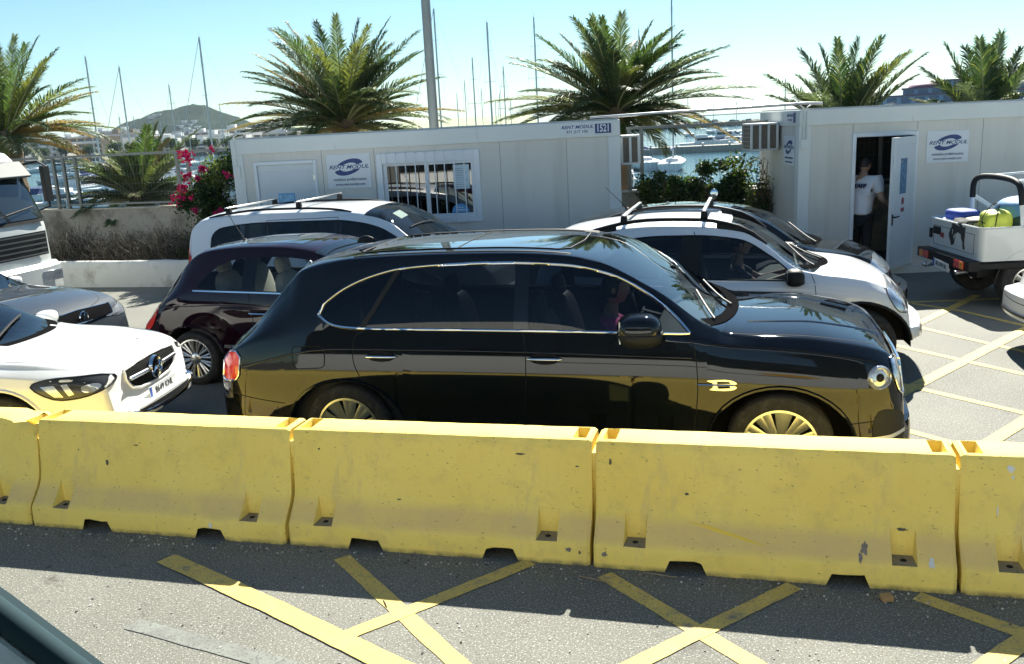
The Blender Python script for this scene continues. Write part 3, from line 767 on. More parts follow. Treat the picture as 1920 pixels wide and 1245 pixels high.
roundlamp(suv, .80, .825, .082, 'side', clear_lens, clear_lens, dark_gap)
suv.patch('headlight', [(.87, .93), (.91, .92), (.95, .84), (.975, .74), (.955, .70), (.92, .74), (.89, .84)], 'side', clear_lens, off=.007, sp=.02, smoothn=3, rim=('light_surround', chrome), rr=.006)
# wing vent B
bm_ = suv.hit('side', -.22+1.55, .78)[0]
m = MB()
m.prism(smoothpoly([(bm_.x-.10, .805), (bm_.x+.03, .815), (bm_.x+.09, .80), (bm_.x+.10, .785), (bm_.x+.07, .775), (bm_.x+.10, .765), (bm_.x+.085, .745), (bm_.x+.02, .735), (bm_.x-.08, .74), (bm_.x-.06, .755), (bm_.x-.06, .79)], 2), bm_.y-.012, bm_.y+.01); m.build('wing_vent', chrome, r_, local=True)
m = MB(); m.prism([(bm_.x-.03, .80), (bm_.x+.05, .80), (bm_.x+.06, .787), (bm_.x-.03, .784)], bm_.y-.0145, bm_.y); m.prism([(bm_.x-.03, .768), (bm_.x+.055, .768), (bm_.x+.06, .755), (bm_.x-.02, .75)], bm_.y-.0145, bm_.y); m.build('vent_opening', dark_gap, r_, local=True)
m = MB(); m.tube([(bm_.x-.16, bm_.y-.012, .776), (bm_.x+.08, bm_.y-.016, .776)], .006, 8); m.build('vent_bar', chrome, r_, local=True)
# bumper intake and blade
suv.patch('bumper_intake', [(.80, .60), (.95, .58), (.975, .45), (.94, .36), (.80, .37), (.76, .45)], 'side', black_pl, off=.004, smoothn=3)
suv.patch('grille', [(6.72, .83), (7.58, .83), (7.62, .62), (7.5, .5), (6.8, .5), (6.68, .62)], 'front', pm('grille mesh', (.05, .05, .05), .35, metal=.8, var=.6, vs=90), off=.01, rim=('grille_frame', chrome), rr=.014)
suv.patch('bumper_lip', [(.74, .42), (.88, .43), (.975, .46), (.975, .435), (.88, .40), (.74, .39)], 'side', satin, off=.006)
mirror(r_, -.77+1.55, suv.side_pt(-.72+1.55, 1.12).y+.02, 1.165, -1, p_black, sz=(.155, .14, .115), lower=MC['black plastic'])
mirror(r_, -.72+1.55, -suv.side_pt(-.72+1.55, 1.12).y-.02, 1.165, 1, p_black, sz=(.125, .13, .095))
# rear spoiler wiper, shark fin, sunroof, bonnet lines, wipers
m = MB(); m.ell((-3.18+1.55, .0, 1.68), (.085, .022, .055), 16, 8, zmin=-.1); m.build('antenna', black_pl, r_, local=True)
suv.patch('sunroof', [(-2.95, 6.62), (-1.42, 6.62), (-1.34, 6.7), (-1.31, 7.15), (-1.34, 7.6), (-1.42, 7.68), (-2.95, 7.68), (-3.02, 7.6), (-3.02, 6.7)], 'top', pm('roof glass', (.008, .009, .011), .04, coat=1), off=.003, sp=.06, rim=('seal', black_pl), rr=.005)
suv.strip('panel_gap', [(-2.2, 6.64), (-2.2, 7.66)], .012, 'top', gap, off=.005)
for sg in (-1, 1):
    suv.strip('bonnet_gap', [(-.15, 7.15+sg*.80), (.3, 7.15+sg*.79), (.65, 7.15+sg*.74), (.85, 7.15+sg*.64)], .008, 'top', gap, sm=4, off=.001)
    suv.strip('bonnet_crease', [(-.05, 7.15+sg*.5), (.4, 7.15+sg*.43), (.85, 7.15+sg*.33)], .03, 'top', p_black, off=0, raise_=.008, sm=4)
    suv.strip('roof_rail', [(-3.0, 7.15+sg*.66), (-2.5, 7.15+sg*.655), (-1.9, 7.15+sg*.655), (-1.3, 7.15+sg*.65)], .012, 'top', black_pl, off=.001, raise_=.006, sm=4)
suv.strip('cowl', [(-.34, 6.40), (-.25, 6.60), (-.19, 6.85), (-.17, 7.15), (-.19, 7.45), (-.25, 7.70), (-.34, 7.90)], .09, 'top', matte_black, off=.006, sm=5)
m = MB()
for a, b_ in (((-.28, 6.52), (-.44, 7.05)), ((-.18, 7.10), (-.42, 7.65))):
    q = [suv.hit('top', a[0]+(b_[0]-a[0])*t+1.55, a[1]+(b_[1]-a[1])*t-7.15)[0]+Vector((0, 0, .022)) for t in (0, .25, .5, .75, 1)]; m.tube(q, .009, 6)
m.build('wiper', black_pl, r_, local=True)
m = MB(); q = [suv.hit('top', -3.58+1.55-.22*t, -.25+.0*t)[0]+Vector((0, 0, .03)) for t in (0, .5, 1)]; m.tube(q, .012, 6); m.build('rear_wiper', satin, r_, local=True)

# ---- aubergine hatchback
S = dict(hw=.80, sill=.22,
 top=[(-6.62, .48), (-6.56, .66), (-6.42, .84), (-6.2, 1.07), (-5.98, 1.30), (-5.86, 1.405), (-5.73, 1.455), (-5.26, 1.495), (-4.87, 1.5), (-4.49, 1.465), (-4.22, 1.37), (-3.75, 1.06), (-3.6, .99), (-3.3, .90), (-3.12, .75), (-3.05, .5)],
 edge=[(-6.62, .44), (-6.5, .62), (-6.33, .80), (-6.08, 1.07), (-5.86, 1.31), (-5.75, 1.38), (-5.6, 1.42), (-5.22, 1.45), (-4.91, 1.445), (-4.54, 1.405), (-4.3, 1.35), (-4.05, 1.25), (-3.7, 1.0), (-3.5, .89), (-3.2, .79), (-3.05, .46)],
 belt=[(-6.62, .40), (-6.5, .57), (-6.3, .76), (-6.1, .92), (-5.8, 1.0), (-5, .99), (-3.8, .95), (-3.5, .85), (-3.2, .72), (-3.05, .4)],
 wc=[(-6.6, .66), (-6, .60), (-5.6, .575), (-4.4, .59), (-3.8, .68), (-3.5, .70), (-3.05, .66)],
 bow=[(-6.6, -.08), (-5.8, -.06), (-5.5, 0), (-4.5, .02), (-4.1, .12), (-3.7, .14), (-3.05, .1)],
 lo=[(-5.74, 1.055), (-5.2, 1.035), (-4.5, 1.015), (-3.85, .99)],
 up=[(-5.74, 1.06), (-5.70, 1.10), (-5.63, 1.17), (-5.51, 1.27), (-5.32, 1.34), (-4.89, 1.365), (-4.52, 1.335), (-4.2, 1.22), (-3.85, .995)],
 pillars=[(-5.2, -5.04)], wind=(-4.42, -3.68), rear=(-6.12, -5.9), wheels=[(-5.85, .29, .30, .40, .36), (-3.62, .29, .30, .40, .36)], Lf=.6, ff=.5, Lr=.7, fr=.6,
 seats=[(-4.55, -.34), (-4.55, .34), (-5.3, -.3), (-5.3, .3)])
hb = Car('hatchback', 'small dark aubergine hatchback with multispoke wheel between the white bonnet and the big black SUV', 'car', -4.85, 9.17, S)
hb.build(p_purple, [g_clear, g_clear], g_ws, pillar=p_black, seatm=beige_m, wheel=dict(spokes=12, rimr=.72, sw=.014, double=True))
hb.strip('chrome_strip', [(-6.15, 1.035) if False else (-5.78, 1.035), (-5.0, 1.012), (-3.8, .97)], .014, 'side', chrome, off=.006)
hb.strip('body_crease', [(-6.2, .86), (-5.5, .885), (-4.6, .87), (-3.7, .82)], .012, 'side', p_purple, off=0, raise_=.008)
hb.strip('side_moulding', [(-5.46, .44), (-4.2, .42)], .035, 'side', satin, off=.008)
for a in ([(-5.12, 1.02), (-5.08, .8), (-5.1, .6), (-5.2, .35)], [(-3.9, .96), (-3.88, .7), (-3.95, .35)]): hb.strip('panel_gap', a, .006, 'side', gap, sm=4, off=.001)
q = hb.hit('side', -5.0+4.85, .80)[0]; m = MB(); m.tube([(q.x-.11, q.y-.006, q.z), (q.x-.08, q.y-.03, q.z), (q.x+.08, q.y-.03, q.z-.004), (q.x+.11, q.y-.006, q.z-.004)], .012, 8); m.build('door_handle', chrome, hb.root, local=True)
for ax in ('side', 'far'): hb.patch('taillight', [(-6.42, .78), (-6.31, .86), (-6.24, .84), (-6.28, .72), (-6.36, .62), (-6.45, .62)], ax, red_lens, off=.008, sp=.02, smoothn=3)
m = MB(); q = hb.hit('top', -5.55+4.85, 0)[0]; m.ell(q, (.03, .02, .012), 12, 6); m.tube([q, q+Vector((-.18, 0, .30))], [.006, .003], 6); m.build('antenna', black_pl, hb.root, local=True)
hb.patch('sunroof', [(-5.35, 8.75), (-4.62, 8.75), (-4.58, 9.17), (-4.62, 9.6), (-5.35, 9.6)], 'top', MC['roof glass'], off=.003, sp=.06)
mirror(hb.root, -3.98+4.85, -.74, 1.03, -1, p_purple, sz=(.08, .1, .07))

# ---- white high-roof wagon with roof bars
S = dict(hw=.86, sill=.24,
 top=[(-7.6, .8), (-7.56, 1.05), (-7.5, 1.32), (-7.42, 1.5), (-7.3, 1.575), (-7.07, 1.615), (-6.15, 1.65), (-5.34, 1.65), (-4.76, 1.595), (-4.1, 1.2), (-3.85, 1.09), (-3.4, .98), (-3.15, .8), (-3.08, .55)],
 edge=[(-7.6, .75), (-7.54, 1.05), (-7.47, 1.33), (-7.38, 1.44), (-7.25, 1.5), (-6.92, 1.53), (-6.28, 1.565), (-5.51, 1.565), (-5.05, 1.53), (-4.61, 1.43), (-4.24, 1.2), (-4.0, 1.06), (-3.4, .93), (-3.15, .75), (-3.08, .5)],
 belt=[(-7.6, .7), (-7.5, .95), (-7.2, 1.0), (-6, .99), (-4.2, .96), (-3.4, .86), (-3.1, .6), (-3.08, .45)],
 wc=[(-7.6, .8), (-7.2, .70), (-6, .69), (-4.8, .69), (-4.2, .75), (-3.8, .8), (-3.08, .76)],
 bow=[(-7.6, -.05), (-7.2, -.02), (-5, .02), (-4.6, .12), (-4.0, .16), (-3.08, .1)],
 lo=[(-7.14, 1.06), (-6, 1.04), (-5, 1.02), (-4.12, 1.0)],
 up=[(-7.14, 1.1), (-7.13, 1.25), (-7.08, 1.36), (-6.96, 1.42), (-6.28, 1.475), (-5.3, 1.48), (-4.95, 1.44), (-4.75, 1.385), (-4.42, 1.21), (-4.12, 1.005)],
 pillars=[(-6.38, -6.3), (-5.32, -5.22)], wind=(-4.92, -4.08), rear=(-7.52, -7.42), wheels=[(-6.9, .32, .32, .41, .37), (-3.95, .32, .32, .41, .37)], Lf=.6, ff=.6, Lr=.4, fr=.84,
 seats=[(-5.0, -.36), (-5.0, .36), (-5.9, -.36), (-5.9, .36)])
wg = Car('estate_car', 'white high-roofed estate car with two silver roof bars in front of the left cabin', 'car', -5.4, 11.72, S)
wg.build(p_white, [g_mid, g_mid, g_mid], g_clear, pillar=p_gray, wheel=dict(spokes=6, sw=.05))
wg.trim(black_pl, .008)
wg.patch('taillight', [(-7.58, 1.22), (-7.50, 1.12), (-7.42, .98), (-7.40, .8), (-7.5, .75), (-7.6, .8)], 'side', red_lens, off=.008, sp=.02, smoothn=2)
for a in ([(-6.3, 1.5), (-5.27, 1.52)], [(-5.27, 1.52), (-5.25, 1.0), (-5.3, .4)], [(-6.3, 1.5), (-6.36, 1.0), (-6.3, .5)]): wg.strip('panel_gap', a, .007, 'side', gap, off=.001)
for sg in (-1, 1):
    P = roofrail(wg, -7.2, -5.1, .64, black_pl, sg, h=.045, r=.016)
roofbar(wg, -6.9, .64, 1.68, alloy, black_pl); roofbar(wg, -5.85, .64, 1.735, alloy, black_pl)
m = MB(); q = [wg.hit('top', -4.35+5.4+t*.05, -.5+t*.9)[0]+Vector((0, 0, .02)) for t in (0, .25, .5, .75, 1)]; m.tube(q, .008, 6); m.build('wiper', black_pl, wg.root, local=True)
wg.patch('paper_sheet', [(-4.62, 11.3), (-4.5, 11.3), (-4.5, 11.55), (-4.62, 11.55)], 'top', pm('pale paper', (.14, .22, .20), .7, spec=.1), off=.003)

# ---- white crossover with roof bars, behind the black SUV
S = dict(hw=.88, sill=.30,
 top=[(-2.3, .8), (-2.25, 1.05), (-2.16, 1.3), (-2.08, 1.41), (-1.9, 1.465), (-1.5, 1.515), (-.98, 1.545), (-.48, 1.53), (-.12, 1.455), (.12, 1.34), (.55, 1.06), (.68, 1.035), (.97, .99), (1.24, .90), (1.38, .80), (1.47, .66), (1.5, .5)],
 edge=[(-2.3, .76), (-2.2, 1.0), (-2.08, 1.25), (-1.95, 1.36), (-1.75, 1.41), (-1.51, 1.445), (-1.32, 1.472), (-.92, 1.49), (-.6, 1.482), (-.19, 1.435), (.06, 1.335), (.41, 1.115), (.56, 1.02), (.81, .99), (1.1, .935), (1.29, .86), (1.39, .76), (1.46, .63), (1.5, .46)],
 belt=[(-2.3, .7), (-2.15, .93), (-1.8, .98), (-.6, .965), (.35, .945), (.6, .93), (1.1, .86), (1.3, .76), (1.45, .55), (1.5, .42)],
 wc=[(-2.3, .78), (-1.8, .68), (-1.2, .67), (-.2, .68), (.3, .74), (.6, .79), (1.5, .74)],
 bow=[(-2.3, -.06), (-1.8, -.03), (-.6, 0), (-.2, .08), (.5, .16), (.8, .08), (1.5, .1)],
 lo=[(-1.95, 1.05), (-1.31, 1.015), (-.6, .995), (.37, .972)],
 up=[(-1.95, 1.07), (-1.85, 1.17), (-1.6, 1.31), (-1.32, 1.375), (-.9, 1.41), (-.6, 1.41), (-.19, 1.365), (.11, 1.195), (.37, .98)],
 pillars=[(-.72, -.52)], wind=(-.3, .5), rear=(-2.2, -2.1), wheels=[(.97, .34, .34, .45, .42), (-1.6, .34, .34, .45, .42)], Lf=.55, ff=.66, Lr=.45, fr=.8, lipm=black_pl,
 seats=[(-.35, -.36), (-.35, .36), (-1.25, -.36), (-1.25, .36)])
du = Car('crossover_car', 'white crossover car with black roof rails and crossbars behind the black SUV', 'car', -.4, 9.98, S)
du.build(p_white2, [g_mid, g_front], g_clear, pillar=black_pl, wheel=dict(spokes=5, sw=.06))
du.trim(black_pl, .008)
for a in ([(-.60, 1.45), (-.585, 1.41)], [(-.58, .99), (-.57, .7), (-.6, .4)], [(.50, 1.07), (.55, .95), (.57, .75), (.56, .5)], [(1.18, .885), (1.31, .80), (1.40, .69)]): du.strip('panel_gap', a, .007, 'side', gap, off=.001)
du.patch('headlight', [(1.20, .875), (1.33, .885), (1.40, .83), (1.45, .72), (1.44, .655), (1.33, .66), (1.26, .74)], 'side', clear_lens, off=.007, sp=.02, smoothn=3, rim=('light_surround', black_pl), rr=.004)
du.patch('side_lamp', [(.60, .80), (.69, .81), (.69, .785), (.62, .78)], 'side', clear_lens, off=.006, sp=.02)
for sg in (-1, 1):
    P = roofrail(du, -1.72, .10, .66, black_pl, sg, h=.075, r=.02)
    for t0, t1 in ((-1.72, -1.38), (-.38, .10)):
        m = MB(); q0 = [du.hit('top', t0+(t1-t0)*k/8+.4, sg*.66)[0] for k in range(9)]
        def rh(x):
            t = (x-.4+1.72-.0)/1.82 if False else (x+(-.4)+1.72)/1.82
            return .075*min(1, 3.2*min(max(t, .001), max(1-t, .001)))**.6
        vs = []; fs = []
        for p in q0: vs += [(p.x, p.y-.012, p.z-.01), (p.x, p.y-.012, p.z+max(.0, rh(p.x)-.005)), (p.x, p.y+.012, p.z-.01), (p.x, p.y+.012, p.z+max(.0, rh(p.x)-.005))]
        for k in range(8): fs += [(4*k, 4*k+4, 4*k+5, 4*k+1), (4*k+2, 4*k+3, 4*k+7, 4*k+6), (4*k+1, 4*k+5, 4*k+7, 4*k+3)]
        m.add(vs, fs); m.build('rail_fin', black_pl, du.root, local=True)
roofbar(du, -1.3, .66, 1.625, alloy, black_pl, ang=0); roofbar(du, -.5, .66, 1.655, alloy, black_pl, ang=0)
mirror(du.root, .36+.4, -.83, 1.02, -1, black_pl, sz=(.09, .11, .085)); mirror(du.root, .36+.4, .83, 1.02, 1, black_pl, sz=(.09, .11, .085))
du.strip('cowl', [(.44, 9.35), (.56, 9.55), (.66, 9.8), (.68, 10.0), (.66, 10.2), (.56, 10.45), (.44, 10.65)], .085, 'top', matte_black, off=.005, sm=5)
m = MB()
for a, b_ in (((.56, 9.5), (.30, 10.0)), ((.66, 10.0), (.36, 10.5))):
    q = [du.hit('top', a[0]+(b_[0]-a[0])*t+.4, a[1]+(b_[1]-a[1])*t-9.98)[0]+Vector((0, 0, .02)) for t in (0, .25, .5, .75, 1)]; m.tube(q, .008, 6)
m.build('wiper', black_pl, du.root, local=True)
du.patch('bumper_skid', [(9.4, .3), (10.56, .3), (10.5, .45), (9.46, .45)], 'front', satin, off=.01)
du.patch('grille', [(9.55, .80), (10.4, .80), (10.36, .66), (9.6, .66)], 'front', black_pl, off=.008)

# ---- dark grey hatchback by the right cabin
S = dict(hw=.86, sill=.24,
 top=[(-2.62, .85), (-2.55, 1.02), (-2.25, 1.3), (-1.9, 1.405), (-1.45, 1.46), (-.97, 1.485), (-.4, 1.465), (.14, 1.335), (.70, 1.01), (.9, .98), (1.12, .94), (1.36, .86), (1.5, .75), (1.6, .62), (1.64, .46)],
 edge=[(-2.62, .8), (-2.35, 1.12), (-1.95, 1.34), (-1.5, 1.41), (-.92, 1.43), (-.36, 1.39), (.07, 1.28), (.48, 1.02), (.62, .945), (1.12, .895), (1.36, .81), (1.5, .7), (1.6, .57), (1.64, .42)],
 belt=[(-2.62, .75), (-2.3, .95), (-1.8, .95), (-.6, .93), (.4, .90), (.62, .88), (1.1, .82), (1.4, .7), (1.6, .5), (1.64, .38)],
 wc=[(-2.6, .76), (-2, .66), (-1, .66), (-.2, .67), (.3, .72), (.7, .78), (1.64, .74)],
 bow=[(-2.6, -.08), (-1.8, -.02), (-.6, 0), (-.1, .08), (.6, .15), (1.64, .14)],
 lo=[(-2.0, 1.0), (-1.3, .97), (.42, .94)],
 up=[(-2.0, 1.01), (-1.8, 1.2), (-1.4, 1.32), (-.92, 1.35), (-.36, 1.31), (.05, 1.17), (.42, .945)],
 pillars=[(-1.0, -.84)], wind=(-.3, .62), rear=(-2.45, -2.1), wheels=[(.95, .31, .31, .4, .36), (-1.75, .31, .31, .4, .36)], Lf=.65, ff=.55, Lr=.5, fr=.7,
 seats=[(-.45, -.34), (-.45, .34), (-1.35, -.34), (-1.35, .34)])
re = Car('hatchback', 'dark grey hatchback parked beside the right-hand cabin doorway', 'car', -.5, 11.96, S)
re.build(p_gray, [g_mid, g_clear], g_clear, pillar=black_pl, wheel=dict(spokes=5, sw=.05))
re.patch('headlight', [(1.27, .80), (1.36, .865), (1.47, .84), (1.55, .72), (1.52, .68), (1.35, .71)], 'side', clear_lens, off=.007, sp=.02, smoothn=3)
mirror(re.root, .45+.5, -.80, 1.0, -1, p_gray, sz=(.08, .1, .065))
re.strip('cowl', [(.52, 11.35), (.66, 11.6), (.75, 11.95), (.66, 12.3), (.52, 12.55)], .08, 'top', matte_black, off=.005, sm=5)
m = MB(); q = [re.hit('top', .70-.3*t+.5, -.4+t*.6)[0]+Vector((0, 0, .02)) for t in (0, .25, .5, .75, 1)]; m.tube(q, .008, 6); m.build('wiper', black_pl, re.root, local=True)
m = MB(); q = re.hit('top', -1.62+.5, 0)[0]; m.ell(q, (.03, .02, .012), 12, 6); m.tube([q, q+Vector((-.28, 0, .28))], [.006, .003], 6); m.build('antenna', black_pl, re.root, local=True)
re.strip('panel_gap', [(.72, .88), (1.1, .845), (1.3, .79)], .007, 'side', gap, off=.001)

# ---- white saloon, front seen at the left behind the barrier
S = dict(hw=.88, sill=.22,
 top=[(-9.3, .85), (-9.2, 1.0), (-8.9, 1.15), (-8.4, 1.34), (-7.7, 1.42), (-7.1, 1.37), (-6.6, 1.21), (-6.02, .985), (-5.85, .965), (-5.5, .93), (-5.2, .875), (-5.0, .82), (-4.91, .785), (-4.865, .73), (-4.845, .6), (-4.83, .42)],
 edge=[(-9.3, .8), (-8.9, 1.08), (-8.4, 1.27), (-7.7, 1.355), (-7.1, 1.30), (-6.6, 1.12), (-6.2, .94), (-6.0, .885), (-5.5, .85), (-5.2, .82), (-5.0, .77), (-4.91, .74), (-4.865, .69), (-4.845, .57), (-4.83, .4)],
 belt=[(-9.3, .75), (-8.9, .92), (-8, .9), (-6.5, .86), (-6, .83), (-5.5, .78), (-5.15, .75), (-4.95, .68), (-4.865, .58), (-4.83, .36)],
 wc=[(-9.3, .7), (-8.4, .60), (-7.3, .60), (-6.5, .68), (-6, .76), (-5.2, .74), (-4.83, .70)],
 bow=[(-9.3, -.1), (-8.5, 0), (-7.3, .05), (-6.6, .14), (-6.0, .22), (-5.6, .08), (-4.83, .08)],
 lo=[(-8.9, .97), (-7.5, .92), (-6.3, .875)], up=[(-8.9, .98), (-8.4, 1.16), (-7.7, 1.27), (-7.1, 1.22), (-6.6, 1.03), (-6.3, .88)],
 pillars=[(-7.75, -7.65)], wind=(-7.15, -6.14), rear=(-9.0, -8.4), wheels=[(-5.75, .32, .32, .41, .385), (-8.45, .32, .32, .41, .37)], Lf=.62, ff=.62, ef=2.3, Lr=.6, fr=.6,
 seats=[(-7.25, -.34), (-7.25, .34)])
me_ = Car('saloon_car', 'white saloon with dark grille and wide chrome emblem at the left behind the barriers', 'car', -7.0, 6.5, S)
me_.build(p_white3, g_mid, g_front, pillar=black_pl, wheel=dict(spokes=5, sw=.05))
hl = me_.patch('headlight', [(-5.46, .725), (-5.33, .775), (-5.1, .775), (-4.93, .755), (-4.895, .70), (-4.93, .655), (-5.08, .615), (-5.28, .62)], 'side', pm('headlamp dark', (.03, .03, .03), .25, coat=.3), off=.004, sp=.025, smoothn=3, rim=('light_surround', black_pl), rr=.006)
me_.patch('lamp_reflector', [(-5.38, .725), (-5.27, .73), (-5.2, .635), (-5.27, .64)], 'side', alloy, off=.007, sp=.02, parent=hl)
me_.patch('lamp_reflector', [(-5.22, .73), (-5.17, .735), (-5.12, .65), (-5.16, .64)], 'side', alloy, off=.007, sp=.02, parent=hl)
me_.patch('projector', smoothpoly([(-5.07, .70), (-4.99, .715), (-4.94, .69), (-4.98, .655), (-5.05, .655)], 3), 'side', clear_lens, off=.009, sp=.02, parent=hl)
me_.patch('headlight', [(-5.46, .725), (-5.33, .775), (-5.1, .775), (-4.93, .755), (-4.895, .70), (-4.93, .655), (-5.08, .615), (-5.28, .62)], 'far', MC['headlamp dark'], off=.004, sp=.03, smoothn=3)
gr = me_.patch('grille', [(6.04, .735), (6.27, .752), (6.5, .757), (6.73, .752), (6.96, .735), (6.97, .66), (6.90, .575), (6.78, .54), (6.5, .53), (6.22, .54), (6.10, .575), (6.03, .66)], 'front', pm('black mesh', (.008, .008, .008), .8, var=.5, vs=70, bump=1, bs=80, spec=.1), off=.006, rim=('grille_frame', p_white3), rr=.012)
for y0, y1 in ((6.07, 6.36), (6.64, 6.93)):
    q = [me_.hit('front', y0+(y1-y0)*t-6.5, .655)[0]+Vector((.02, 0, 0)) for t in (0, .33, .67, 1)]
    m = MB(); m.tube(q, .018, 8, flat=1.0); m.build('grille_bar', satin, gr, local=True)
# round star emblem
q = me_.hit('front', 0, .65)[0]; m = MB()
m.lathe([(.084, .0), (.092, .03), (.099, .03), (.104, 0)], (q.x+.01, 0, .65), 'x', 32)
for k in range(3):
    t = math.pi/2+2*math.pi*k/3; c_, s_ = math.cos(t), math.sin(t)
    m.add([(q.x+.045, 0, .65), (q.x+.03, -s_*.022, .65+c_*.022), (q.x+.035, c_*.09, .65+s_*.09), (q.x+.03, s_*.022, .65-c_*.022)], [(0, 1, 2), (0, 2, 3)])
m.build('emblem', chrome, gr, local=True)
m = MB(); m.lathe([(0, .006), (.084, .0)], (q.x+.012, 0, .65), 'x', 32); m.build('emblem_back', black_pl, gr, local=True)
Mp = Matrix.Translation((me_.hit('front', .07, .45)[0].x+.02, .05, .455)) @ Matrix.Rotation(R(90), 4, 'Z') @ Matrix.Rotation(R(86), 4, 'X')
plate(me_.root, '8649 KNL', Mp)
me_.strip('bonnet_gap', [(-6.1, 5.82), (-5.6, 5.80), (-5.25, 5.88), (-5.08, 6.1), (-5.0, 6.5), (-5.08, 6.9), (-5.25, 7.12), (-5.6, 7.2), (-6.1, 7.18)], .007, 'top', pm('shut line', (.08, .08, .08), .8), sm=5, off=.001)
for sg in (-1, 1): me_.strip('bonnet_crease', [(-6.0, 6.5+sg*.42), (-5.5, 6.5+sg*.36), (-5.1, 6.5+sg*.26)], .05, 'top', p_white3, off=0, raise_=.012, sm=4)
for y0, y1, x0_, x1_ in ((5.75, 6.4, -6.24, -6.42), (6.25, 6.95, -6.08, -6.30)):
    q = [me_.hit('top', x0_+(x1_-x0_)*t+7.0, y0+(y1-y0)*t-6.5) for t in (0, .25, .5, .75, 1)]
    m = MB(); m.tube([a[0]+Vector((0, 0, .022)) for a in q if a], .011, 6); m.build('wiper', black_pl, me_.root, local=True)
me_.strip('cowl', [(-6.24, 5.72), (-6.06, 5.95), (-5.93, 6.2), (-5.89, 6.5), (-5.93, 6.8), (-6.06, 7.05), (-6.24, 7.28)], .08, 'top', matte_black, off=.004, sm=5)
me_.patch('bumper_intake', [(6.0, .40), (7.0, .40), (6.9, .30), (6.1, .30)], 'front', black_pl, off=.006)
me_.strip('bumper_blade', [(5.85, .42), (6.1, .36), (6.5, .345), (6.9, .36), (7.15, .42)], .03, 'front', chrome, off=.01, raise_=.02, sm=3)
mirror(me_.root, -6.35+7.0, -.82, .95, -1, p_white3, sz=(.09, .11, .07)); mirror(me_.root, -6.35+7.0, .82, .95, 1, p_white3, sz=(.09, .11, .07))

me_.root.location = (-7.29, 6.42, 0); me_.root.rotation_euler = (0, 0, R(10.5))
# ---- dark slate hatchback behind it
S = dict(hw=.88, sill=.24,
 top=[(-11.2, .85), (-11.1, 1.1), (-10.7, 1.38), (-10, 1.46), (-9.3, 1.42), (-8.9, 1.3), (-8.3, 1.04), (-8.1, 1.0), (-7.7, .98), (-7.3, .91), (-7.1, .83), (-6.98, .72), (-6.93, .58), (-6.91, .42)],
 edge=[(-11.2, .8), (-10.9, 1.18), (-10.5, 1.34), (-10, 1.39), (-9.3, 1.35), (-8.9, 1.2), (-8.5, 1.0), (-8.3, .94), (-7.7, .90), (-7.3, .85), (-7.1, .78), (-6.98, .68), (-6.93, .54), (-6.91, .4)],
 belt=[(-11.2, .75), (-10.8, .93), (-9, .9), (-8.4, .87), (-7.7, .82), (-7.2, .74), (-6.98, .6), (-6.91, .36)],
 wc=[(-11.2, .7), (-10.4, .64), (-9.3, .64), (-8.6, .72), (-8, .79), (-6.91, .74)],
 bow=[(-11.2, -.08), (-10.3, 0), (-9.3, .05), (-8.4, .16), (-7.8, .08), (-6.91, .12)],
 lo=[(-10.8, 1.0), (-9.5, .96), (-8.6, .915)], up=[(-10.8, 1.01), (-10.4, 1.24), (-9.9, 1.3), (-9.3, 1.26), (-8.9, 1.1), (-8.6, .92)],
 pillars=[(-9.8, -9.7)], wind=(-9.3, -8.36), rear=(-11.0, -10.6), wheels=[(-7.75, .32, .32, .4, .37), (-10.4, .32, .32, .4, .37)], Lf=.55, ff=.62, Lr=.5, fr=.7,
 seats=[(-9.3, -.34), (-9.3, .34)])
vw = Car('hatchback', 'dark slate grey hatchback nose beyond the white saloon, facing the empty lane', 'car', -9.0, 8.5, S); vw.root.location.x -= .30
vw.build(p_slate, g_mid, g_front, pillar=black_pl, wheel=dict(spokes=5, sw=.05))
gr = vw.patch('grille', [(7.95, .78), (8.5, .80), (9.05, .78), (9.0, .68), (8.5, .67), (8.0, .68)], 'front', matte_black, off=.008, rim=('grille_frame', chrome), rr=.005)
q = vw.hit('front', 0, .725)[0]; m = MB(); m.lathe([(.055, 0), (.06, .012), (.066, .012), (.07, 0)], (q.x+.012, 0, .725), 'x', 28)
for a in (((-.045, .035), (-.014, -.04)), ((-.014, -.04), (0, -.005)), ((0, -.005), (.014, -.04)), ((.014, -.04), (.045, .035)), ((-.02, .05), (0, .01)), ((0, .01), (.02, .05))):
    m.tube([(q.x+.02, a[0][0], .725+a[0][1]), (q.x+.02, a[1][0], .725+a[1][1])], .005, 5)
m.build('emblem', chrome, gr, local=True)
m = MB(); m.lathe([(0, .004), (.056, 0)], (q.x+.012, 0, .725), 'x', 24); m.build('emblem_back', black_pl, gr, local=True)
plate(vw.root, '', Matrix.Translation((vw.hit('front', 0, .5)[0].x+.02, 0, .50)) @ Matrix.Rotation(R(90), 4, 'Z') @ Matrix.Rotation(R(88), 4, 'X'))
for ax in ('side', 'far'): vw.patch('headlight', [(-7.35, .76), (-7.2, .80), (-7.0, .70), (-7.0, .63), (-7.2, .66)], ax, clear_lens, off=.006, sp=.025, smoothn=2)
vw.patch('bumper_intake', [(7.9, .42), (9.1, .42), (9.0, .33), (8.0, .33)], 'front', black_pl, off=.006)
vw.strip('bonnet_gap', [(-8.2, 7.8), (-7.6, 7.82), (-7.2, 7.95), (-7.08, 8.2), (-7.03, 8.5), (-7.08, 8.8), (-7.2, 9.05), (-7.6, 9.18), (-8.2, 9.2)], .007, 'top', gap, sm=5, off=.001)
mirror(vw.root, -8.75+9, .83, .98, 1, p_white3, sz=(.08, .1, .06)); mirror(vw.root, -8.75+9, -.83, .98, -1, p_slate, sz=(.08, .1, .06))
vw.patch('dashboard_paper', [(-8.55, 8.55), (-8.38, 8.5), (-8.34, 8.72), (-8.46, 8.78)], 'top', pm('lime paper', (.35, .75, .08), .6), off=.002)

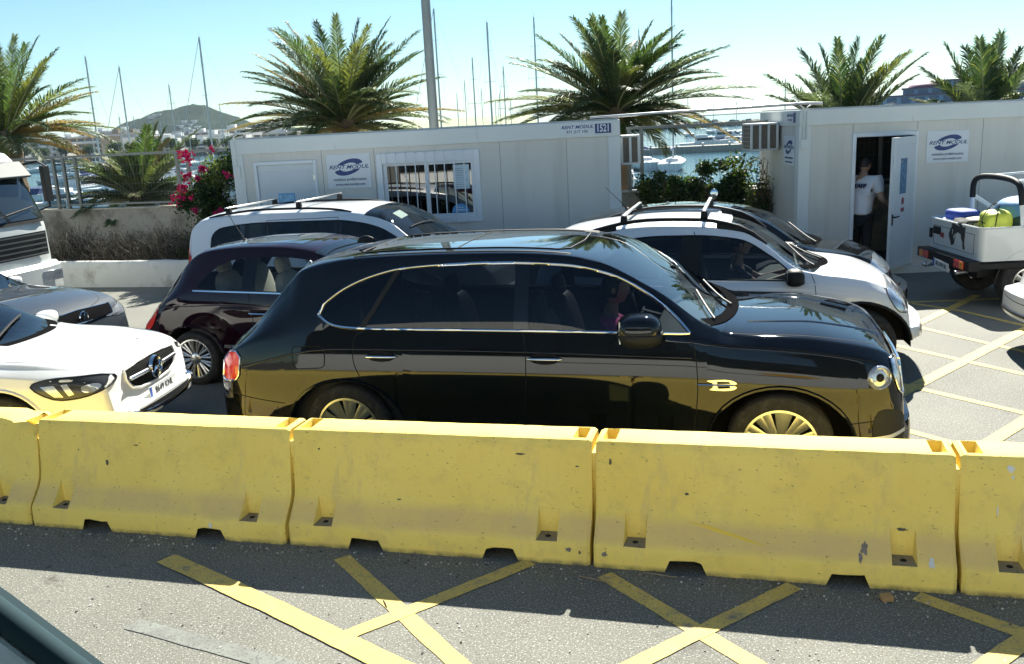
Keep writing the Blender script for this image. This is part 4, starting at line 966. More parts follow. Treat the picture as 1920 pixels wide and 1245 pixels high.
# ---- white SUV rear at the right edge
S = dict(hw=.90, sill=.26,
 top=[(-.05, .62), (0, .80), (.05, 1.0), (.14, 1.12), (.45, 1.48), (.75, 1.58), (1.5, 1.64), (2.4, 1.62), (3.1, 1.2), (3.4, 1.08), (4.2, .9), (4.35, .6)],
 edge=[(-.05, .58), (0, .76), (.06, .95), (.2, 1.08), (.5, 1.38), (.8, 1.5), (1.5, 1.56), (2.4, 1.53), (3.0, 1.18), (3.3, 1.0), (4.2, .85), (4.35, .55)],
 belt=[(-.05, .54), (0, .7), (.1, .9), (.4, 1.0), (2, .98), (3.2, .94), (4.2, .75), (4.35, .5)],
 wc=[(-.05, .82), (.3, .76), (.8, .69), (2.4, .69), (3.2, .8), (4.35, .78)], bow=[(-.05, -.22), (.3, -.16), (.7, -.06), (1.2, 0), (2.4, .05), (3.1, .15), (4.35, .15)],
 lo=[(.5, 1.06), (2, 1.03), (3.0, 1.0)], up=[(.5, 1.08), (.8, 1.38), (1.5, 1.47), (2.4, 1.42), (3.0, 1.01)], pillars=[(1.5, 1.6)], wind=(2.5, 3.2), rear=(.17, .5),
 wheels=[(.85, .34, .34, .44, .41), (3.55, .34, .34, .44, .41)], Lf=.6, ff=.65, Lr=.5, fr=.74, seats=[(2.0, -.36)])
ws = Car('crossover_car', 'white crossover seen from its rear corner at the right edge of the lot', 'car', 0, 0, S)
ws.build(p_white3, g_mid, g_front, pillar=black_pl, wheel=dict(spokes=5, sw=.05))
ws.root.location = (2.86, 10.1, 0); ws.root.rotation_euler = (0, 0, R(12))
for sg in (-1, 1): ws.patch('taillight', [(sg*.40, .98), (sg*.62, 1.0), (sg*.78, .96), (sg*.76, .88), (sg*.6, .90), (sg*.42, .90)], 'back', red_lens, off=.012, sp=.03)
ws.patch('taillight', [(.0, .98), (.16, .96), (.22, .93), (.12, .87), (.0, .86)], 'far', red_lens, off=.012, sp=.03)
ws.patch('taillight', [(.0, .98), (.16, .96), (.22, .93), (.12, .87), (.0, .86)], 'side', red_lens, off=.012, sp=.03)
ws.patch('lower_bumper', [(-.72, .44), (.72, .44), (.68, .28), (-.68, .28)], 'back', black_pl, off=.015, sp=.04)
ws.strip('panel_gap', [(-.66, .92), (-.6, .66), (-.5, .56), (.5, .56), (.6, .66), (.66, .92)], .008, 'back', gap, sm=3, off=.001)
q = ws.hit('back', 0, .80)[0]
plate(ws.root, '5137 JHB', Matrix.Translation((q.x-.02, 0, .79)) @ Matrix.Rotation(R(-90), 4, 'Z') @ Matrix.Rotation(R(84), 4, 'X'))
# ------------------------------------------------------------------ ground, water, hills
def asphalt():
    m = bpy.data.materials.new('asphalt'); m.use_nodes = True; nt = m.node_tree; b = nt.nodes['Principled BSDF']
    c = _mix(nt, (.118, .118, .098), (.175, .173, .145), ramp(nt, noise(nt, .7, 6, .65), .3, .7))
    c = _mix(nt, c, (.42, .41, .38), ramp(nt, noise(nt, 85, 2, .75), .55, .66))
    c = _mix(nt, c, (.022, .022, .023), ramp(nt, noise(nt, 62, 3, .8, stretch=(1, 1.3, 1)), .56, .68))
    c = _mix(nt, c, (.050, .044, .038), ramp(nt, noise(nt, 1.6, 8, .75), .60, .72))
    c = _mix(nt, c, (.07, .045, .035), ramp(nt, noise(nt, 3.1, 6, .7), .66, .74))
    c = _mix(nt, c, (.20, .19, .17), ramp(nt, noise(nt, 2.3, 7, .75), .64, .78))
    nt.links.new(c, b.inputs['Base Color']); b.inputs['Roughness'].default_value = .82
    bp = nt.nodes.new('ShaderNodeBump'); bp.inputs['Strength'].default_value = .55; bp.inputs['Distance'].default_value = .006
    nt.links.new(noise(nt, 130, 3, .7), bp.inputs['Height']); nt.links.new(bp.outputs[0], b.inputs['Normal'])
    return m
asph = asphalt()
def sheet(name, x0, x1, y0, y1, z, mat, kind='structure'):
    o = rawmesh(name, [(x0, y0, z), (x1, y0, z), (x1, y1, z), (x0, y1, z)], [(0, 1, 2, 3)], mat, smooth=False); o['kind'] = kind; return o
QY = 23.0
m = MB(); m.bx(-90, 90, -60, QY, -3, 0); struct(m.build('ground', asph, smooth=0))
wm = bpy.data.materials.new('sea water'); wm.use_nodes = True; nt = wm.node_tree; b = nt.nodes['Principled BSDF']
b.inputs['Base Color'].default_value = (.035, .10, .13, 1); b.inputs['Roughness'].default_value = .08; b.inputs['IOR'].default_value = 1.33
bp = nt.nodes.new('ShaderNodeBump'); bp.inputs['Strength'].default_value = .6; bp.inputs['Distance'].default_value = .12
nt.links.new(noise(nt, 1.6, 5, .6), bp.inputs['Height']); nt.links.new(bp.outputs[0], b.inputs['Normal'])
SEA = -3.2
sheet('water', -6000, 6000, QY-1, 8200, SEA, wm)
TER = {}
def terrain(name, fx, x0, x1, y0, y1, nx, ny, mat, rough=2., base=SEA-2, seed=1):
    r = np.random.default_rng(seed); vs = []; fs = []
    ph = r.uniform(0, 6.28, 12)
    for j in range(ny+1):
        v = j/ny
        for i in range(nx+1):
            u = i/nx; x = x0+(x1-x0)*u; y = y0+(y1-y0)*v
            h = fx(x)*math.sin(math.pi*min(1, v*1.0))**.8
            h += rough*(math.sin(x*.031+ph[0])*math.sin(y*.041+ph[1])+.6*math.sin(x*.083+ph[2]+y*.05)+.9*r.uniform(-1, 1))*min(1, h/20)
            vs.append((x, y, base+h))
    for j in range(ny):
        for i in range(nx): a = j*(nx+1)+i; fs.append((a, a+1, a+nx+2, a+nx+1))
    o = struct(rawmesh(name, vs, fs, mat)); o['label'] = name.replace('_', ' '); TER[name] = BVHTree.FromPolygons([Vector(v) for v in vs], fs)
    return o
HILL = None
hill_m = pm('pine hillside', (.026, .040, .026), .9, spec=0, var=.35, vs=.02, stain=(.085, .085, .06), sts=.03, stl=(.62, .8), speck=(.02, .034, .022), sps=.12, spl=(.48, .6))
hz = 1500
# skyline heights traced as metres above the camera level at ~1.5 km
hp = pchip([(-1700, 6), (-1420, 12), (-1240, 20), (-1152, 23), (-1096, 33), (-1056, 49), (-1016, 58), (-982, 62), (-961, 59), (-941, 51), (-910, 36), (-869, 25), (-818, 18), (-737, 9), (-600, 5)])
terrain('hill', lambda x: hp(x)+5.5, -1700, -600, 1330, 1670, 260, 30, hill_m, rough=2.4)
lowp = pchip([(-2200, 12), (-1500, 14), (-900, 12), (-300, 6), (100, 5), (500, 6), (1300, 8)])
terrain('far_coast', lambda x: lowp(x)*.8, -2200, 1300, 2400, 2900, 80, 6, hill_m, rough=.6, seed=4)
# town ground on the far side of the harbour (left)
town_g = pm('harbour ground', (.2, .19, .17), .9)
m = MB(); m.prism([(-520, 285), (-60, 330), (-60, 400), (-120, 1340), (-1900, 1340), (-1200, 330)], SEA-1, SEA+1.4, 'xy'); struct(m.build('far_quay', town_g, smooth=0))

# ------------------------------------------------------------------ yellow road markings
ym = pm('road marking yellow', (.62, .455, .12), .7, var=.1, vs=6, stain=(.20, .19, .16), sts=7, stl=(.56, .74), speck=(.16, .16, .15), sps=90, spl=(.60, .68), bump=.4, bs=150)
def line(pts, w, name='road_marking', z=.004, mat=None):
    m = MB()
    for a, b in zip(pts, pts[1:]):
        a, b = Vector((*a, 0)), Vector((*b, 0)); d = (b-a).normalized(); n = Vector((-d.y, d.x, 0)); L = (b-a).length; k = max(1, int(L/.08)); vs = []; fs = []
        for i in range(k+1):
            p = a+d*L*i/k
            for sg in (-1, 1): q = p+n*sg*(w/2+random.uniform(-.003, .003)); vs.append((q.x, q.y, z))
        fs = [(2*i, 2*i+2, 2*i+3, 2*i+1) for i in range(k)]; m.add(vs, fs)
    return struct(m.build(name, mat or ym, smooth=0))
line([(-3.62, 4.62), (-2.6, 4.17), (-1.86, 3.82), (.2, 2.86), (2, 2.0)], .135, z=.007)
line([(-2.49, 4.81), (-1.41, 3.83), (-.6, 3.1)], .105, z=.0035)
line([(-1.30, 4.93), (-2.07, 3.98)], .10, z=.0052)
line([(-.84, 4.84), (.02, 4.06), (1.1, 3.1)], .105, z=.0035)
line([(.22, 4.88), (-.55, 3.98), (-1.2, 3.2)], .10, z=.0052)
line([(.85, 4.87), (1.35, 4.53), (2.4, 3.8)], .105, z=.0035)
line([(1.9, 5.3), (1.29, 4.52), (.4, 3.45)], .105, z=.0052)
line([(1.0, 10.99), (1.54, 10.46), (2.49, 9.41), (3.6, 8.2)], .085, z=.0035)
line([(.95, 8.1), (1.33, 8.73), (2.61, 10.75), (3.4, 12.0)], .13, z=.0052)
line([(1.0, 9.28), (1.36, 8.95), (2.19, 8.18), (3.2, 7.25)], .085, z=.0035)
line([(1.2, 12.2), (1.83, 11.47), (2.52, 10.55), (3.4, 9.4)], .08, z=.0035)
line([(1.4, 10.75), (1.81, 11.47), (2.58, 12.81), (2.9, 13.4)], .11, z=.0052)
line([(1.55, 7.1), (1.89, 7.6), (2.6, 8.65), (3.2, 9.5)], .12, z=.0052)
line([(.9, 7.86), (1.16, 7.66), (2.2, 6.7)], .085, z=.0035)
line([(1.3, 12.9), (2.08, 12.92), (2.96, 13.1), (4, 13.3)], .08, z=.007)
line([(2.0, 12.85), (2.51, 12.35), (2.95, 11.65), (3.4, 11)], .08, z=.0035)
fm = pm('worn white marking', (.20, .215, .19), .85, stain=(.15, .15, .14), sts=8, stl=(.4, .65), speck=(.10, .10, .095), sps=70, spl=(.55, .65))
line([(-3.32, 3.88), (-2.31, 3.67), (-1.8, 3.50)], .11, mat=fm)
# litter on the road
lit = pm('dry stem', (.28, .22, .14), .8)
for a, b in (((-.98, 4.80), (-.78, 4.745)), ((-.62, 4.9), (-.42, 4.87)), ((-2.02, 4.35), (-1.97, 4.28))):
    m = MB(); m.tube([(a[0], a[1], .006), ((a[0]+b[0])/2+.01, (a[1]+b[1])/2-.012, .012), (b[0], b[1], .006)], .0035, 5)
    tag(m.build('dry_twig', lit), {(-.98, 4.80): 'thin dry twig on the shaded asphalt in front of the middle barrier joint', (-.62, 4.9): 'pale bent twig close under the foot of the long yellow barrier', (-2.02, 4.35): 'short dark twig on sunlit asphalt above the thick yellow line'}[a], 'twig')
m = MB(); m.box((.69, 4.80, .018), (.06, .05, .03), rz=.3); tag(m.build('wooden_block', pm('wood scrap', (.38, .24, .10), .8), bevel=.004), 'small wood scrap on the asphalt under a barrier notch', 'scrap')

# ------------------------------------------------------------------ yellow barriers
def barrier_mat():
    VARY[0] = True
    m = bpy.data.materials.new('barrier paint'); m.use_nodes = True; nt = m.node_tree; b = nt.nodes['Principled BSDF']
    c = _mix(nt, (.88, .67, .155), (.92, .73, .20), ramp(nt, noise(nt, 1.7, 5, .6, 'Object'), .3, .7))
    c = _mix(nt, c, (.68, .52, .17), ramp(nt, noise(nt, 5, 6, .7, 'Object'), .5, .85))
    tc = nt.nodes.new('ShaderNodeTexCoord'); sp = nt.nodes.new('ShaderNodeSeparateXYZ'); nt.links.new(tc.outputs['Object'], sp.inputs[0])
    # road dirt collected on the splayed foot
    a = nt.nodes.new('ShaderNodeMapRange'); a.inputs[1].default_value = .13; a.inputs[2].default_value = .17; nt.links.new(sp.outputs[2], a.inputs[0])
    d = nt.nodes.new('ShaderNodeMapRange'); d.inputs[1].default_value = .30; d.inputs[2].default_value = .24; nt.links.new(sp.outputs[2], d.inputs[0])
    k = nt.nodes.new('ShaderNodeMath'); k.operation = 'MULTIPLY'; nt.links.new(a.outputs[0], k.inputs[0]); nt.links.new(d.outputs[0], k.inputs[1])
    k2 = nt.nodes.new('ShaderNodeMath'); k2.operation = 'MULTIPLY'; nt.links.new(k.outputs[0], k2.inputs[0]); nt.links.new(ramp(nt, noise(nt, 2.5, 6, .7), .1, .55), k2.inputs[1])
    ge = nt.nodes.new('ShaderNodeNewGeometry'); gs = nt.nodes.new('ShaderNodeSeparateXYZ'); nt.links.new(ge.outputs['True Normal'], gs.inputs[0])
    k4 = nt.nodes.new('ShaderNodeMath'); k4.operation = 'MULTIPLY'; nt.links.new(k2.outputs[0], k4.inputs[0]); nt.links.new(ramp(nt, gs.outputs[2], .25, .5), k4.inputs[1])
    c = _mix(nt, c, (.76, .56, .215), k4.outputs[0])
    c = _mix(nt, c, (.30, .21, .08), ramp(nt, noise(nt, 60, 3, .6, stretch=(.5, 1, 1.2)), .66, .72))
    c = _mix(nt, c, (.55, .42, .16), ramp(nt, noise(nt, 13, 5, .7), .64, .78))
    c = _mix(nt, c, (.72, .56, .22), ramp(nt, noise(nt, 2.2, 7, .75, stretch=(2.5, 1, .7)), .56, .76))
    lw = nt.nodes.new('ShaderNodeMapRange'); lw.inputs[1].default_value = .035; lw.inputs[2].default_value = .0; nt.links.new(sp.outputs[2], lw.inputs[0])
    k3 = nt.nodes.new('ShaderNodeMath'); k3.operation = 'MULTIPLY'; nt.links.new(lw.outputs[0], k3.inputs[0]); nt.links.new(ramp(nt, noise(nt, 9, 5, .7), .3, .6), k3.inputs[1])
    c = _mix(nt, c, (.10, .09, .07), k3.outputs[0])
    nt.links.new(c, b.inputs['Base Color']); b.inputs['Roughness'].default_value = .7; b.inputs['Specular IOR Level'].default_value = .2
    bp = nt.nodes.new('ShaderNodeBump'); bp.inputs['Strength'].default_value = .35; bp.inputs['Distance'].default_value = .006
    nt.links.new(noise(nt, 55, 5, .65), bp.inputs['Height']); nt.links.new(bp.outputs[0], b.inputs['Normal'])
    VARY[0] = False
    return m
bar_m = barrier_mat(); grime = pm('pocket grime', (.30, .25, .16), .85, stain=(.12, .10, .07), sts=12)
BL, DP = 2.0, .66
def barrier(i, x0, label, yaw=0, dz=0, chip=False):
    root = T('road_barrier', label, 'road barrier', (x0, 4.93, dz), yaw, 'yellow road barriers in a row')
    pk = [(.19, .32), (BL-.34, BL-.21)]; nt_ = [(.43, .67), (1.32, 1.55)]
    prof = [(0, 0), (.0, .045), (.004, .125), (.012, .14), (.055, .19), (.105, .25), (.135, .30), (.150, .36), (.165, .46), (.18, .57), (.192, .66), (.196, .685), (.212, .715), (.235, .722)]
    full = prof+[(DP-a, b) for a, b in prof[::-1]]
    xs = sorted(set([.012, BL-.012]+[.012+.02, BL-.032]+[v for p in pk+nt_ for v in p]+[v+d for p in nt_ for v, d in ((p[0], .03), (p[1], -.03))]+[round(.1*k, 3) for k in range(1, 20)]+[.05, .13, BL-.05, BL-.13]))
    xs = [x for k, x in enumerate(xs) if k == 0 or x-xs[k-1] > .008]
    random.seed(40+i); vs = []; n = len(full)
    def notch(x):
        for a, b in nt_:
            if a+.02 < x < b-.02: return .075
            if a-.001 <= x <= b+.001: return .0
        return 0
    for x in xs:
        e = 1 if min(x-.012, BL-.012-x) < .001 else 0
        for k, (y, z) in enumerate(full):
            zz = z
            if k < 3 or k > n-4: zz = max(z, notch(x)*random.uniform(.9, 1.1)) if k in (0, n-1) else (max(z, notch(x)+.01) if k in (1, n-2) else z)
            j = .0022
            yy = y+(random.uniform(-j, j)); 
            if e: yy = DP/2+(yy-DP/2)*(.955); zz = zz*.985
            if k in (13, 14) and (abs(x-.05) < .001 or abs(x-BL+.05) < .001 or abs(x-.13) < .001 or abs(x-BL+.13) < .001 or e): pass
            vs.append((x, yy, zz+random.uniform(-.0012, .0012)*(0 < k < n-1)))
    fs = []
    for c in range(len(xs)-1):
        xm = (xs[c]+xs[c+1])/2
        for k in range(n-1):
            kk = min(k, n-2-k)
            if any(a < xm < b for a, b in pk) and 3 <= kk <= 5: continue
            if kk == 13 and (xm < .14 or xm > BL-.14) and not (xm < .05 or xm > BL-.05): continue
            fs.append((c*n+k, (c+1)*n+k, (c+1)*n+k+1, c*n+k+1))
    fs.append(tuple(range(n))); fs.append(tuple((len(xs)-1)*n+k for k in range(n))[::-1])
    body = MB(); body.add(vs, fs)
    for a, b in pk:   # pockets: back wall, cheeks
        for s_ in (0, 1):
            q = [(prof[k][0], prof[k][1]) for k in (3, 4, 5, 6)]; g = (lambda y: DP-y) if s_ else (lambda y: y)
            A = [(a, g(y), z) for y, z in q]; B = [(b, g(y), z) for y, z in q]
            ia, ib = a+.012, b-.012
            body.add([A[3], B[3], (ib, g(.125), .15), (ia, g(.125), .15)], [(0, 1, 2, 3)])
            body.add(A+[(ia, g(.125), .15)], [(0, 1, 2, 3, 4)]); body.add(B+[(ib, g(.125), .15)], [(0, 1, 2, 3, 4)])
    for a, b in ((.05, .13), (BL-.13, BL-.05)):
        y0, y1 = .235, DP-.235; z = .722
        body.add([(a, y0, z), (b, y0, z), (b, y1, z), (a, y1, z), (a+.01, y0+.01, z-.06), (b-.01, y0+.01, z-.06), (b-.01, y1-.01, z-.06), (a+.01, y1-.01, z-.06)], [(0, 1, 5, 4), (1, 2, 6, 5), (2, 3, 7, 6), (3, 0, 4, 7), (4, 5, 6, 7)])
    body.bx(BL-.02, BL+.03, .20, DP-.20, .03, .64)
    o = body.build('body', bar_m, root, local=True, smooth=28)
    if chip:
        for v in o.data.vertices:
            if v.co.x > BL-.28 and v.co.z > .60:
                f = (v.co.x-(BL-.28))/.28; v.co.z -= f*.10*random.uniform(.4, 1.0); v.co.y += random.uniform(-.02, .02)
    for a, b in pk:
        for s_ in (0, 1):
            g = (lambda y: DP-y) if s_ else (lambda y: y); m = MB()
            m.add([(a, g(.012), .140), (b, g(.012), .140), (b-.012, g(.125), .15), (a+.012, g(.125), .15)], [(0, 1, 2, 3)])
            f = m.build('pocket_floor', grime, root, local=True, smooth=0)
            if s_ == 0:
                m = MB(); m.lathe([(0, 0), (.014, 0), (.018, -.004)], ((a+b)/2, g(.07), .1495), 'z', 14); m.build('bolt_hole', dark_gap, f, local=True)
    return root
lab = {-2: 'yellow barrier at the far left end of the row, mostly out of sight', -1: 'yellow barrier at the left with crumbled top corner beside the bus window post', 0: 'yellow barrier in front of the white saloon',
       1: 'yellow barrier in front of the rear wheel of the black SUV', 2: 'long yellow barrier in front of the front wheel of the black SUV', 3: 'yellow barrier at the right edge with the white paint smear', 4: 'yellow barrier beyond the right edge'}
for i in range(-1, 4):
    x0 = -4.93+2*i
    barrier(i, x0, lab[i], yaw=R([.25, -.2, .25, -.25, .2, .2][i+1]), chip=(i == -1))
# marks on single barriers: paint smears, rubber scuffs, scratches (thin flakes on the real face)
def bface(z):   # front face y of the barrier profile at height z
    P = [(0, 0), (.0, .045), (.004, .125), (.012, .14), (.055, .19), (.105, .25), (.135, .30), (.150, .36), (.165, .46), (.18, .57), (.192, .66), (.196, .685)]
    for (a, b), (c, d) in zip(P, P[1:]):
        if b <= z <= d: return a+(c-a)*(z-b)/(d-b)
    return .2
def scuff(k, x, z, w_, h, mat, seed, name='scuff_mark', ang=0.):
    nm = 'road_barrier' if k == 0 else 'road_barrier.%03d' % k
    rr = random.Random(seed); n = 14; P = []
    for i in range(n):
        t = 2*math.pi*i/n; q = rr.uniform(.45, 1.0); u, v = math.cos(t)*w_/2*q, math.sin(t)*h/2*q; P.append((x+u*math.cos(ang)-v*math.sin(ang), z+u*math.sin(ang)+v*math.cos(ang)))
    m = MB(); m.add([(a, bface(b)-.0035, b) for a, b in [(x, z)]+P], [(0, 1+i, 1+(i+1) % n) for i in range(n)]); return m.build(name, mat, bpy.data.objects[nm], local=True, smooth=0)
sc_g = pm('scuff grey', (.22, .19, .17), .8, var=.3, vs=60); sc_d = pm('scuff rubber', (.10, .085, .06), .8, var=.3, vs=60); sc_w = pm('white smear', (.7, .72, .72), .6); sc_p = pm('fresh yellow paint', (.80, .57, .07), .5)
for a in ((3, 1.52, .205, .05, .07, sc_g), (3, 1.50, .165, .03, .06, sc_g), (4, .26, .655, .055, .05, sc_w), (4, .27, .61, .02, .03, sc_w), (4, .20, .42, .012, .09, sc_w), (3, .55, .43, .03, .02, sc_d), (3, .10, .60, .02, .05, sc_d), (2, 1.86, .10, .05, .04, sc_g), (2, 1.93, .085, .02, .03, sc_d), (2, 1.55, .62, .07, .015, sc_d), (1, .82, .57, .05, .012, sc_d), (1, .58, .44, .03, .05, sc_d),
          (1, 1.45, .10, .03, .05, sc_w), (2, .20, .60, .02, .02, sc_d), (2, 1.9, .56, .03, .012, sc_d), (3, 1.72, .30, .06, .02, sc_d), (3, .08, .09, .04, .05, sc_g), (2, .75, .30, .04, .012, sc_d), (3, 1.86, .16, .04, .06, sc_w), (1, .35, .52, .02, .012, sc_d)):
    scuff(*a, seed=int(a[1]*1000+a[2]*77))
scuff(3, .78, .23, .55, .022, sc_p, 5, 'paint_streak', ang=-.22)
# loose grit on the asphalt: nobody could count it
rg = random.Random(12); m = MB()
for i in range(900):
    if i < 500: x, y = rg.uniform(-5.5, 2), 4.90-abs(rg.gauss(0, .09))
    else: x, y = rg.uniform(-4, 2), rg.uniform(3.0, 4.9)
    r = rg.uniform(.002, .006); m.box((x, y, r*.5), (r*2, r*1.6, r*1.2), rz=rg.random()*3, mi=rg.choice((0, 0, 1, 2)))
gr_ = m.build('loose_grit', [pm('grit grey', (.3, .29, .27), .9), pm('grit pale', (.6, .58, .54), .9), pm('grit dark', (.08, .075, .07), .9)], smooth=0); gr_['kind'] = 'stuff'; gr_['label'] = 'loose grit along the foot of the barriers'
# ------------------------------------------------------------------ portable cabins
cab_m = pm('cabin panel', (.66, .64, .59), .55, var=.025, vs=1.2, bump=.015, bs=60, stretch=(4, 4, .4), stain=(.53, .50, .44), sts=.9, stl=(.52, .88))
cab_f = pm('cabin frame', (.70, .72, .70), .5, var=.03, vs=2, stain=(.42, .38, .32), sts=5, stl=(.60, .82), stretch=(1, 1, .35))
win_f = pm('window frame white', (.72, .75, .78), .35, var=.02)
door_m = pm('door white', (.62, .66, .68), .35, var=.03)
seam_m = pm('panel seam', (.16, .16, .15), .7)
navy_m = pm('sign navy', (.02, .045, .19), .45); sign_w = pm('sign white', (.70, .73, .76), .4, var=.03); text_g = pm('sign grey text', (.10, .10, .16), .5)
glass_w = glass('glass cabin', (.16, .18, .19), gl=.15)
sky_sticker = pm('sticker blue', (.12, .36, .66), .5, var=.1, vs=40)
def wallp(m, x0, x1, z0, z1, holes, y0, y1):
    xs = sorted({x0, x1, *[h[0] for h in holes], *[h[1] for h in holes]}); 
    for a, b in zip(xs, xs[1:]):
        xm = (a+b)/2; hs = sorted([(h[2], h[3]) for h in holes if h[0] < xm < h[1]]); z = z0
        for c, d in hs:
            if c > z: m.bx(a, b, y0, y1, z, c)
            z = d
        if z1 > z: m.bx(a, b, y0, y1, z, z1)
def logo(parent, cx, cz, w, M, detail=True):
    h = w*.75
    m = MB(); m.box((0, 0, 0), (w, h, .012)); m.v = [tuple(M @ Matrix.Translation((cx, cz, 0)) @ Vector(v)) for v in m.v]
    board = m.build('sign_board', sign_w, parent, local=True)
    L = M @ Matrix.Translation((cx, cz+h*.12, .0075))
    # ring of two crescents
    m = MB(); n = 24
    for lo, hi in ((.16*math.pi, .93*math.pi), (1.16*math.pi, 1.93*math.pi)):
        vs = []
        for k in range(n+1):
            t = lo+(hi-lo)*k/n
            for rx, ry, sh in ((.30, .185, .0), (.175, .095, .0)):
                x = w*rx*math.cos(t); y = w*ry*math.sin(t); x += y*.7; vs.append(tuple(L @ Vector((x, y, 0))))
        m.add(vs, [(2*k, 2*k+2, 2*k+3, 2*k+1) for k in range(n)])
    m.build('ring_mark', navy_m, board, local=True, smooth=0)
    m = MB(); m.box((0, 0, .001), (w*.93, w*.088, .001)); m.v = [tuple(L @ Vector(v)) for v in m.v]; m.build('text_band', sign_w, board, local=True)
    text('sign_text', 'RENT MODUL', w*.118, L @ Matrix.Translation((0, 0, .003)), navy_m, board, xs=1.22, shear=.35, bold=.001*w/.6)
    text('sign_text', 'módulos prefabricados', w*.088, M @ Matrix.Translation((cx+.01*w, cz-h*.24, .008)), text_g, board, xs=.93, bold=.001)
    text('sign_text', 'www.rent-modul.com', w*.082, M @ Matrix.Translation((cx+.01*w, cz-h*.385, .008)), text_g, board, xs=.93, bold=.001)
MF = Matrix.Rotation(R(90), 4, 'X')                  # text plane onto a wall facing -y
def cabin(label, loc, rz, L, D, H, holes, seams, lean=0):
    c = T('portable_cabin', label, 'cabin', loc, rz); c.rotation_euler = (0, lean, rz)
    m = MB(); wallp(m, .15, L-.15, .16, H-.26, holes, .03, .09); m.build('front_wall', cab_m, c, local=True, smooth=0)
    for x0, x1 in ((.03, .09), (L-.09, L-.03)):
        m = MB(); m.bx(x0, x1, .15, D-.15, .16, H-.26); m.build('end_wall', cab_m, c, local=True, smooth=0)
    m = MB(); m.bx(.15, L-.15, D-.09, D-.03, .16, H-.26); m.build('back_wall', cab_m, c, local=True, smooth=0)
    for x in (0, L-.18):
        for y in (0, D-.18): m = MB(); m.bx(x, x+.18, y, y+.18, .16, H-.26); m.build('corner_post', cab_f, c, local=True, bevel=.008)
    m = MB()
    m.bx(0, L, -.005, .12, H-.26, H-.02); m.bx(0, L, D-.12, D+.005, H-.26, H-.02); m.bx(-.003, .12, .12, D-.12, H-.26, H-.02); m.bx(L-.12, L+.003, .12, D-.12, H-.26, H-.02)
    m.build('roof_beam', cab_f, c, local=True, bevel=.012)
    m = MB(); m.bx(.02, L-.02, .02, D-.02, H-.03, H+.0); m.build('roof', pm('cabin roof', (.45, .46, .45), .6), c, local=True, smooth=0)
    m = MB(); m.bx(-.004, L+.004, -.008, D+.008, .0, .16); m.build('base_beam', cab_f, c, local=True, bevel=.008)
    m = MB(); m.bx(.1, L-.1, .1, D-.1, .16, .19); m.bx(.1, L-.1, .1, D-.1, H-.30, H-.28); m.build('floor_and_ceiling', pm('cabin inside', (.12, .12, .12), .8), c, local=True, smooth=0)
    m = MB()
    for x in seams:
        z = .16; hs = sorted([(h[2], h[3]) for h in holes if h[0]-.07 < x < h[1]+.07])
        for a, b in hs+[(H-.26, 0)]:
            if a-.07 > z: m.bx(x-.003, x+.003, .028, .0305, z, min(a-(.07 if b else 0), H-.262))
            z = b+.07
    m.build('panel_seam', seam_m, c, local=True, smooth=0)
    return c
# cabin 1 (left)
L1 = 6.09; MT = 0.0
C1 = cabin('long grey portable cabin with barred window behind the white estate car', (-8.006, 13.121, -.01), R(8.3), L1, 2.42, 2.6, [(.34, 1.36, .18, 2.21), (2.36, 3.90, 1.19, 2.21)], [1.45, 2.29, 3.31, 4.26, 5.28])
dr = MB(); dr.bx(.34, .39, .0, .09, .18, 2.21); dr.bx(1.31, 1.36, .0, .09, .18, 2.21); dr.bx(.39, 1.31, .0, .09, 2.16, 2.21)
d = bpy.data.objects.new('door', None); COL.objects.link(d); d.parent = C1
dr.build('door_frame', win_f, d, local=True, bevel=.006)
m = MB(); m.bx(.395, 1.305, .035, .075, .18, 2.155); m.build('door_leaf', door_m, d, local=True)
m = MB(); m.bx(.47, 1.23, .030, .036, .30, 2.06); m.build('door_panel', pm('door panel', (.60, .64, .67), .4, var=.03), d, local=True, bevel=.004)
for z in (.5, 1.2, 1.9): m = MB(); m.bx(1.30, 1.325, -.008, .0, z, z+.09); m.build('hinge', satin, d, local=True)
m = MB(); m.bx(.69, .96, .024, .03, 1.1, 1.71); ps = m.build('poster', sky_sticker, d, local=True)
m = MB(); m.bx(.705, .945, .0215, .024, 1.47, 1.69); m.build('poster_photo', pm('poster picture', (.30, .52, .70), .5, var=.4, vs=18), ps, local=True)
# window
wn = bpy.data.objects.new('window', None); COL.objects.link(wn); wn.parent = C1
m = MB()
X0, X1, Z0, Z1 = 2.36, 3.90, 1.19, 2.21
m.bx(X0-.04, X0+.05, .0, .09, Z0-.04, Z1+.04); m.bx(X1-.05, X1+.04, .0, .09, Z0-.04, Z1+.04); m.bx(X0+.05, X1-.05, .0, .09, Z0-.04, Z0+.05); m.bx(X0+.05, X1-.05, .0, .09, Z1-.12, Z1+.04)
m.build('frame', win_f, wn, local=True, bevel=.006)
for a, b, y in ((X0+.05, (X0+X1)/2+.04, .05), ((X0+X1)/2-.04, X1-.05, .02)):
    m = MB(); m.bx(a, a+.05, y, y+.028, Z0+.05, Z1-.12); m.bx(b-.05, b, y, y+.028, Z0+.05, Z1-.12); m.bx(a+.05, b-.05, y, y+.028, Z0+.05, Z0+.10); m.bx(a+.05, b-.05, y, y+.028, Z1-.16, Z1-.12)
    f = m.build('sash', win_f, wn, local=True, bevel=.004)
    m = MB(); m.bx(a+.05, b-.05, y+.012, y+.015, Z0+.10, Z1-.16); m.build('pane', glass_w, f, local=True, smooth=0)
